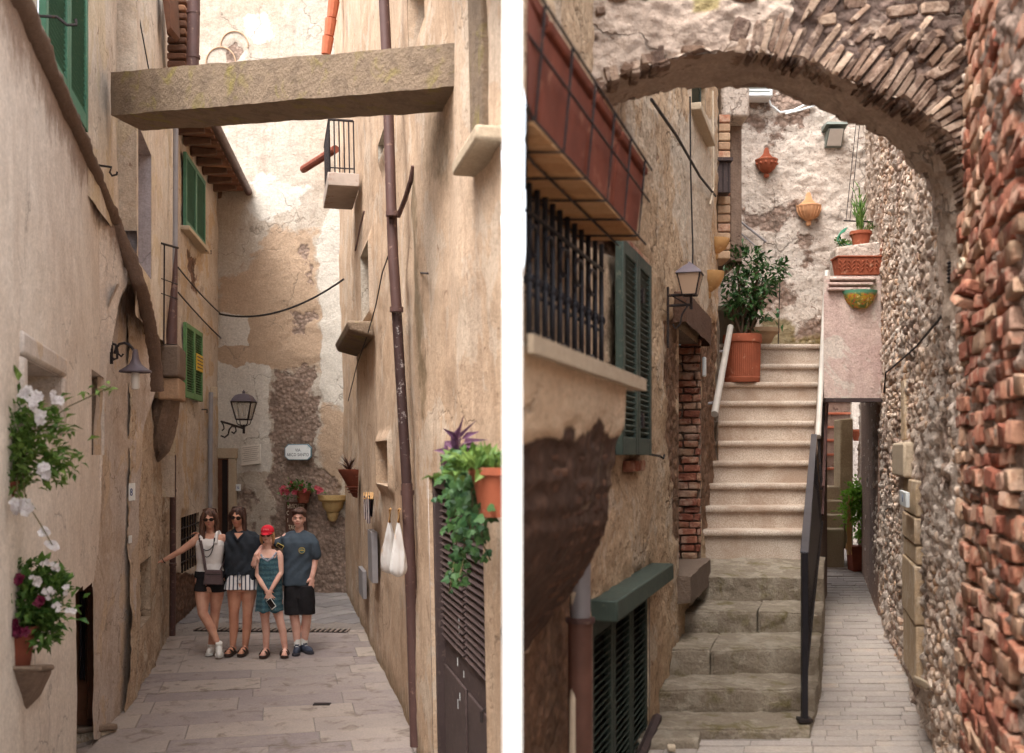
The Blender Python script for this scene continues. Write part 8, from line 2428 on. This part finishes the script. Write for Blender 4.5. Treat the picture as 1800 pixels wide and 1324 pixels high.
# ---------------------------------------------------------------- tall young woman
p2 = empty('person', (J(420, 1150)).x * Vector((1, 0, 0)) + Vector((0, PD, GZp)), 'person in loose black shirt and white striped shorts wearing sunglasses', 'person', 'family posing in the left alley')
b = MB()
T2 = head(b, J(416.8, 910.5, 0.02), 0.215, 0.10, 0.0)
chain(b, [J(419, 924, .05), J(420, 938, .05)], [.046, .05])
loft(b, [(J(424, 1040, .03), .15, .1), (J(424, 1020, .03), .175, .115), (J(424, 1000, .03), .145, .1), (J(423, 975, .03), .15, .1), (J(422, 955, .03), .165, .1), (J(422, 942, .04), .15, .075), (J(421, 936, .05), .09, .055)])
chain(b, [J(402, 942, .05), J(396, 948, .10), J(372, 950, .16), J(349, 940, .10)], [.048, .044, .036, .026])
hand(b, J(350, 940.5, .09), J(340, 936, 0.02) - J(350, 940, .09), (0, -0.4, -1), (0, -1, .3), 0.85, 0.5)
chain(b, [J(444, 945, .05), J(452, 955, .08), J(468, 962, .16), J(486, 962, .12)], [.048, .044, .034, .026])
chain(b, [J(412, 1028, .02), J(412, 1045, .02), J(411, 1076, .0), J(410, 1104, .03), J(408, 1134, .03)], [.098, .088, .058, .054, .036])
chain(b, [J(437, 1028, .02), J(437, 1045, .02), J(435, 1076, .0), J(433, 1104, .03), J(430, 1134, .03)], [.098, .088, .058, .054, .036])
foot(b, J(408, 1140, .03), (-0.12, -1)); foot(b, J(429, 1140, .03), (-0.05, -1))
solid('body', b, SKIN2, p2, 0.007, 5)
c = MB(); loft(c, [(J(423, 1010, .03), .192, .132), (J(424, 998, .03), .195, .13), (J(423, 975, .03), .19, .125), (J(422, 955, .03), .192, .12), (J(422, 943, .04), .182, .1), (J(421, 937, .05), .12, .078), (J(421, 934, .05), .075, .06)])
chain(c, [J(414, 938, .05), J(404, 942, .05)], [.05, .062]); chain(c, [J(430, 938, .05), J(442, 944, .05)], [.05, .062])
chain(c, [J(404, 944, .05), J(396, 953, .08), J(392, 966, .1)], [.068, .075, .07]); chain(c, [J(442, 946, .05), J(452, 955, .07), J(459, 967, .09)], [.068, .078, .08])
loft(c, [(J(446, 1018, .03), .075, .1), (J(440, 1000, .03), .1, .12)]); loft(c, [(J(405, 1022, .03), .06, .09), (J(412, 1000, .03), .09, .12)])
solid('shirt', c, M_BLKTOP, p2, 0.007, 3, 0.012, 8.0, 8, lambda V: 0.006 * np.sin(V[:, 0] * 55 + 5 * np.sin(V[:, 2] * 9)))
m = MB(); m.tube([J(412, 937, -.03), J(417, 943, -.085), J(421, 949, -.1)], 0.011, 6); m.tube([J(430, 937, -.03), J(426, 943, -.085), J(422, 949, -.1)], 0.011, 6); m.build('collar', M_BLKTOP, p2)
m = MB(); m.prism([J(414, 936.5, -.055), J(429, 936.5, -.055), J(421.5, 949, -.096)], (0, 0.02, 0)); m.build('neck_opening', SKIN2, p2)
c = MB(); loft(c, [(J(412, 1036, .02), .122, .122), (J(414, 1020, .03), .112, .122), (J(416, 1008, .03), .1, .115)]); loft(c, [(J(438, 1036, .02), .118, .122), (J(436, 1020, .03), .112, .122), (J(433, 1008, .03), .1, .115)]); loft(c, [(J(424.5, 1024, .03), .13, .12), (J(424.5, 1008, .03), .15, .12)])
solid('shorts', c, M_STRIPE, p2, 0.007, 3, 0.006, 12.0, 9)
m = MB(); m.tube([J(424, 1004, -.11), J(423, 1012, -.12), J(421, 1020, -.12)], 0.004, 5); m.tube([J(424, 1004, -.11), J(427, 1012, -.12), J(426, 1018, -.12)], 0.004, 5); m.build('drawstring', M_NSHOE, p2)
h = MB(); hb(h, T2, 0, .026, .047, .088, .099, .088)
chain(h, [T2(-.035, -.055, .09), T2(-.075, -.03, .04), T2(-.082, .01, -.05), T2(-.085, .04, -.13)], [.022, .028, .026, .02]); chain(h, [T2(.03, -.05, .092), T2(.075, -.025, .04), T2(.086, .0, -.05), T2(.1, .0, -.13), T2(.12, .0, -.2)], [.022, .028, .03, .026, .014])
chain(h, [T2(0, .08, 0), T2(0.02, .09, -.14), T2(.03, .09, -.24)], [.07, .06, .04])
solid('hair', h, HAIR2, p2, 0.005, 2, 0.012, (46, 46, 7), 12)
strands(T2, 60, -.2, 4, HAIR2, p2); sunglasses(T2, p2, h=0.025); lips(T2, p2, 0.024)
shoes(p2, J(408, 1140, .03), (-0.12, -1), 0.255, 'sandal'); shoes(p2, J(429, 1140, .03), (-0.05, -1), 0.255, 'sandal')

# ---------------------------------------------------------------- girl in red cap
p3 = empty('person', (J(485, 1150)).x * Vector((1, 0, 0)) + Vector((0, PD - .1, GZp)), 'person in teal patterned dress and red cap holding a phone', 'person', 'family posing in the left alley')
b = MB(); dy = -.1
T3 = head(b, J(473.4, 939, dy), 0.2, 0.0, 0.0)
chain(b, [J(473.4, 953, dy + .02), J(474, 967, dy + .02)], [.04, .043])
loft(b, [(J(478, 1050, dy), .13, .095), (J(478, 1030, dy), .135, .095), (J(478, 1008, dy), .115, .08), (J(477, 990, dy), .115, .08), (J(477, 978, dy), .12, .08), (J(477, 971, dy + .01), .115, .06), (J(475, 965, dy + .02), .07, .045)])
chain(b, [J(462.5, 973, dy + .01), J(460, 978, dy), J(457, 1009, dy - .02), J(468, 1022, dy - .12), J(478, 1034, dy - .16)], [.04, .038, .031, .029, .022])
chain(b, [J(493, 972, dy + .01), J(496, 977, dy), J(498, 1005, dy - .02), J(492, 1019, dy - .12), J(486, 1031, dy - .16)], [.04, .038, .031, .029, .022])
hand(b, J(478, 1034, dy - .16), (0.55, -.1, -.8), (0, 1, 0), (0.6, -.2, .5), 0.8, 0.5); hand(b, J(485, 1032, dy - .17), (-.35, -.1, -1), (0, 1, 0), (-.8, -.2, .2), 0.8, 0.5)
chain(b, [J(468, 1052, dy), J(469, 1070, dy), J(470, 1086, dy - .01), J(471, 1108, dy + .01), J(471, 1138, dy + .01)], [.075, .065, .049, .045, .032])
chain(b, [J(489, 1052, dy), J(491, 1070, dy), J(495, 1086, dy - .01), J(500, 1108, dy + .01), J(504, 1138, dy + .01)], [.075, .065, .049, .045, .032])
foot(b, J(471, 1141, dy + .01), (-.05, -1), .22); foot(b, J(504, 1141, dy + .01), (.15, -1), .22)
solid('body', b, SKIN3, p3, 0.0065, 5)
c = MB(); loft(c, [(J(478, 1072, dy), .165, .135), (J(478, 1055, dy), .155, .128), (J(478, 1032, dy), .148, .115), (J(478, 1010, dy), .128, .095), (J(477, 993, dy), .126, .094), (J(477, 982, dy), .12, .088), (J(477, 978, dy), .108, .08)])
chain(c, [J(466, 981, dy - .05), J(464.5, 970, dy), J(465, 974, dy + .05)], [.02, .013, .016]); chain(c, [J(490, 981, dy - .05), J(491, 969, dy), J(490, 974, dy + .05)], [.02, .013, .016])
solid('dress', c, M_KNIT, p3, 0.0065, 3, 0.004, 14.0, 14, lambda V: 0.012 * np.clip((J(0, 1010).z - V[:, 2]) / 0.4, 0, 1) * np.sin(V[:, 0] * 48))
m = MB(); m.tube([J(464, 973, dy - .04), J(469, 979, dy - .075), J(477, 983, dy - .09), J(485, 978, dy - .08), J(491, 969, dy - .04)], 0.012, 6); m.build('lace_trim', simple('lace', S(196, 200, 210), 0.9, 0, 0.4, 60, 0.2, c2=S(80, 92, 116)), p3)
m = MB(); 
pr = [(0.0, .118), (.03, .115), (.06, .098), (.08, .07), (.086, .035), (.084, .022)]
n0 = 0; m.lathe(pr, (0, 0, 0), 24)
for i in range(len(m.v)):
    v = m.v[i]; m.v[i] = tuple(T3(v[0] * 1.0, v[1] * 1.12 + 0.012, v[2] + 0.012))
cap_ = m.build('cap', simple('red_cap', S(206, 40, 56), 0.85, 0, 0.12, 20, 0.15), p3)
vs = []
for j in range(5):
    for i in range(11):
        a = math.pi + math.pi * i / 10; t = j / 4
        x = math.cos(a) * (.083 - .006 * t); y = .012 + math.sin(a) * (.095 + .062 * t); z = .036 - .028 * t * abs(math.sin(a)) - 0.012 * math.cos(a) ** 2
        vs.append(T3(x, y, z))
m = MB(); m.add(vs, [(j * 11 + i, j * 11 + i + 1, (j + 1) * 11 + i + 1, (j + 1) * 11 + i) for j in range(4) for i in range(10)])
o = m.build('brim', bpy.data.materials['red_cap'], cap_, smooth=1.2); sd = o.modifiers.new('s', 'SOLIDIFY'); sd.thickness = 0.005
m = MB()
for s_ in (-1, 1):
    for (z0_, z1_) in ((.04, .075), (.04, .075)):
        pass
for (x, w_) in ((-.03, .012), (-.01, .012), (.012, .012), (.03, .01)):
    m.tube([T3(x, -.089, .065), T3(x + w_ * .3, -.083, .083)], .0045, 5)
m.build('cap_lettering', simple('pale_red', S(232, 130, 130), 0.8, 0, 0.1, 20, 0), cap_)
m = MB(); hb(m, T3, 0, .03, .01, .08, .085, .07); chain(m, [T3(-.078, .0, .0), T3(-.08, .0, -.06), T3(-.07, .02, -.12)], [.018, .018, .012]); chain(m, [T3(.078, .0, .0), T3(.08, .0, -.06), T3(.07, .02, -.12)], [.018, .018, .012]); solid('hair', m, HAIR3, p3, 0.006, 4, .005, (30, 30, 6), 15)
sunglasses(T3, p3); lips(T3, p3, 0.019)
shoes(p3, J(471, 1141, dy + .01), (-.05, -1), .235, 'sandal'); shoes(p3, J(504, 1141, dy + .01), (.15, -1), .235, 'sandal')
ph = empty('phone', J(488, 1058, -.3), 'white edged smartphone held low by the person in the red cap', 'phone')
cph = J(487, 1055, -.3); Rp = Matrix.Rotation(math.radians(-38), 3, 'Y') @ Matrix.Rotation(math.radians(-15), 3, 'X')
m = MB(); m.box(cph, (.066, .009, .125), Rp); m.build('case', M_WSHOE, ph, bevel=0.004)
m = MB(); m.box(cph + Rp @ Vector((0, -.006, 0)), (.058, .002, .108), Rp); m.build('screen', M_GLASSES, ph)

# ---------------------------------------------------------------- boy
p4 = empty('person', (J(525, 1150)).x * Vector((1, 0, 0)) + Vector((0, PD + .1, GZp)), 'person in dark slate T-shirt and black shorts with short dark hair', 'person', 'family posing in the left alley')
b = MB(); dy = .08
T4 = head(b, J(523, 912, dy), 0.222, 0.03, 0.05)
chain(b, [J(523, 927, dy + .03), J(523, 941, dy + .03)], [.05, .054])
loft(b, [(J(523, 1045, dy), .15, .1), (J(522, 1020, dy), .155, .105), (J(521, 1000, dy), .14, .095), (J(522, 975, dy), .155, .1), (J(523, 957, dy), .175, .105), (J(523, 946, dy + .01), .17, .08), (J(523, 939, dy + .02), .1, .06)])
chain(b, [J(500, 946, dy + .02), J(494, 950, dy + .06), J(472, 956, dy + .02), J(462, 962, dy - .08), J(455, 974, dy - .22)], [.052, .046, .038, .036, .027])
hand(b, J(455, 974, dy - .22), (-.25, -.15, -1), (0.6, 1, 0), (0.8, -.5, 0), 0.92, 0.35)
chain(b, [J(546, 951, dy + .01), J(549, 956, dy), J(551, 986, dy + .02), J(550, 1000, dy - .01), J(548, 1015, dy - .04)], [.052, .047, .037, .034, .026])
hand(b, J(548, 1016, dy - .04), (-.08, -.1, -1), (-.6, .6, 0), (-.5, -1, 0), 0.95, 0.4)
chain(b, [J(512, 1040, dy), J(513, 1060, dy), J(515, 1085, dy - .01), J(518, 1106, dy + .01), J(520, 1138, dy + .01)], [.095, .08, .058, .054, .036])
chain(b, [J(535, 1040, dy), J(536, 1060, dy), J(536, 1085, dy + .03), J(533, 1106, dy + .07), J(530, 1134, dy + .08)], [.095, .08, .058, .054, .036])
solid('body', b, SKIN3, p4, 0.007, 5)
c = MB(); loft(c, [(J(519, 1030, dy), .172, .128), (J(520, 1012, dy), .17, .125), (J(521, 990, dy), .168, .12), (J(522, 970, dy), .178, .12), (J(523, 955, dy), .196, .118), (J(523, 946, dy + .01), .188, .1), (J(523, 940, dy + .02), .13, .08), (J(523, 937, dy + .025), .08, .065)])
chain(c, [J(515, 940, dy + .02), J(503, 946, dy + .02)], [.05, .064]); chain(c, [J(531, 940, dy + .02), J(544, 949, dy + .01)], [.05, .064])
chain(c, [J(503, 948, dy + .02), J(495, 953, dy + .05), J(485, 956, dy + .03)], [.07, .066, .062]); chain(c, [J(544, 951, dy + .01), J(549, 958, dy), J(552, 976, dy + .01)], [.07, .068, .07])
solid('tee_shirt', c, M_TEE, p4, 0.007, 10, 0.009, 8.0, 18, lambda V: 0.004 * np.sin(V[:, 0] * 45 + 6 * np.sin(V[:, 2] * 8)))
m = MB(); m.tube([J(523 + 9 * math.cos(a), 938.5 - 3.6 * math.sin(a), dy - .045 + .07 * (math.sin(a) * .5 + .5)) for a in np.linspace(0, 2 * math.pi, 19)], 0.009, 6); m.build('neckband', M_TEE, p4)
c = MB(); loft(c, [(J(513, 1081, dy), .102, .105), (J(512.5, 1060, dy), .106, .112), (J(513, 1030, dy), .1, .118)]); loft(c, [(J(536, 1081, dy + .02), .1, .105), (J(535.5, 1060, dy), .105, .112), (J(534, 1030, dy), .1, .118)]); loft(c, [(J(523.5, 1052, dy), .13, .105), (J(523, 1024, dy), .158, .115)])
solid('shorts', c, M_BLK, p4, 0.007, 3, 0.006, 10.0, 19)
ec = J(532, 967, dy - .128)
m = MB(); m.lathe([(0.0, 0.0), (.036, 0.0), (.036, .004), (0, .004)], (0, 0, 0), 20)
for i in range(len(m.v)): v = m.v[i]; m.v[i] = (ec.x + v[0], ec.y - v[2] + 0.006, ec.z + v[1])
em = m.build('shirt_emblem', simple('emblem_teal', S(70, 130, 136), 0.9, 0, 0.5, 40, 0, c2=S(56, 70, 84)), p4)
m = MB(); m.tube([(ec.x + .034 * math.cos(a), ec.y - .002, ec.z + .034 * math.sin(a)) for a in np.linspace(0, 2 * math.pi, 21)], .003, 5); m.box((ec.x, ec.y - .002, ec.z), (.045, .004, .01)); m.box((ec.x, ec.y - .002, ec.z + .016), (.025, .004, .006)); m.build('emblem_ring', simple('emblem_yellow', S(196, 170, 90), 0.9, 0, 0.2, 40, 0), em)
h = MB(); hb(h, T4, 0, .025, .05, .085, .1, .082); hb(h, T4, -.03, -.05, .085, .05, .05, .032); hb(h, T4, .03, -.055, .078, .05, .045, .028); hb(h, T4, 0, .04, 0.0, .084, .075, .07)
solid('hair', h, HAIR2, p4, 0.006, 3, 0.012, (26, 26, 18), 20)
m = MB()
for s_ in (-1, 1): m.ball(T4(s_ * .031, -.074, .0), (.012, .008, .0055), 10, 6)
m.build('eyes', M_WSHOE, p4)
m = MB()
for s_ in (-1, 1): m.ball(T4(s_ * .031, -.0805, .0), (.0052, .004, .0052), 8, 6)
m.build('irises', M_GLASSES, p4)
m = MB()
for s_ in (-1, 1): m.tube([T4(s_ * .014, -.09, .017), T4(s_ * .034, -.088, .022), T4(s_ * .052, -.076, .016)], [.004, .0045, .002], 6)
m.build('eyebrows', HAIR2, p4)
lips(T4, p4, 0.024)
for (a_, d_) in ((J(520, 1138, dy + .01), (.08, -1)), (J(530, 1134, dy + .08), (.6, -.8))):
    m = MB(); m.tube([Vector((a_.x, a_.y, GZp + .09)), Vector((a_.x, a_.y, GZp + .165))], [.043, .042], 14); m.build('sock', M_WSHOE, p4)
    shoes(p4, a_, d_, .27, 'navy')
ph = empty('phone', J(495, 959, -.09), 'black phone with yellow rim held behind the shoulder of the person in the red cap', 'phone')
cph = J(495.5, 958.5, -.1); Rp = Matrix.Rotation(math.radians(28), 3, 'Y')
m = MB(); m.box(cph, (.085, .012, .045), Rp); m.build('case', simple('yellow_rim', S(206, 184, 96), 0.6, 0, 0.1, 20, 0), ph, bevel=0.004)
m = MB(); m.box(cph + Vector((0, -.008, 0)), (.074, .003, .035), Rp); m.build('screen', M_GLASSES, ph)
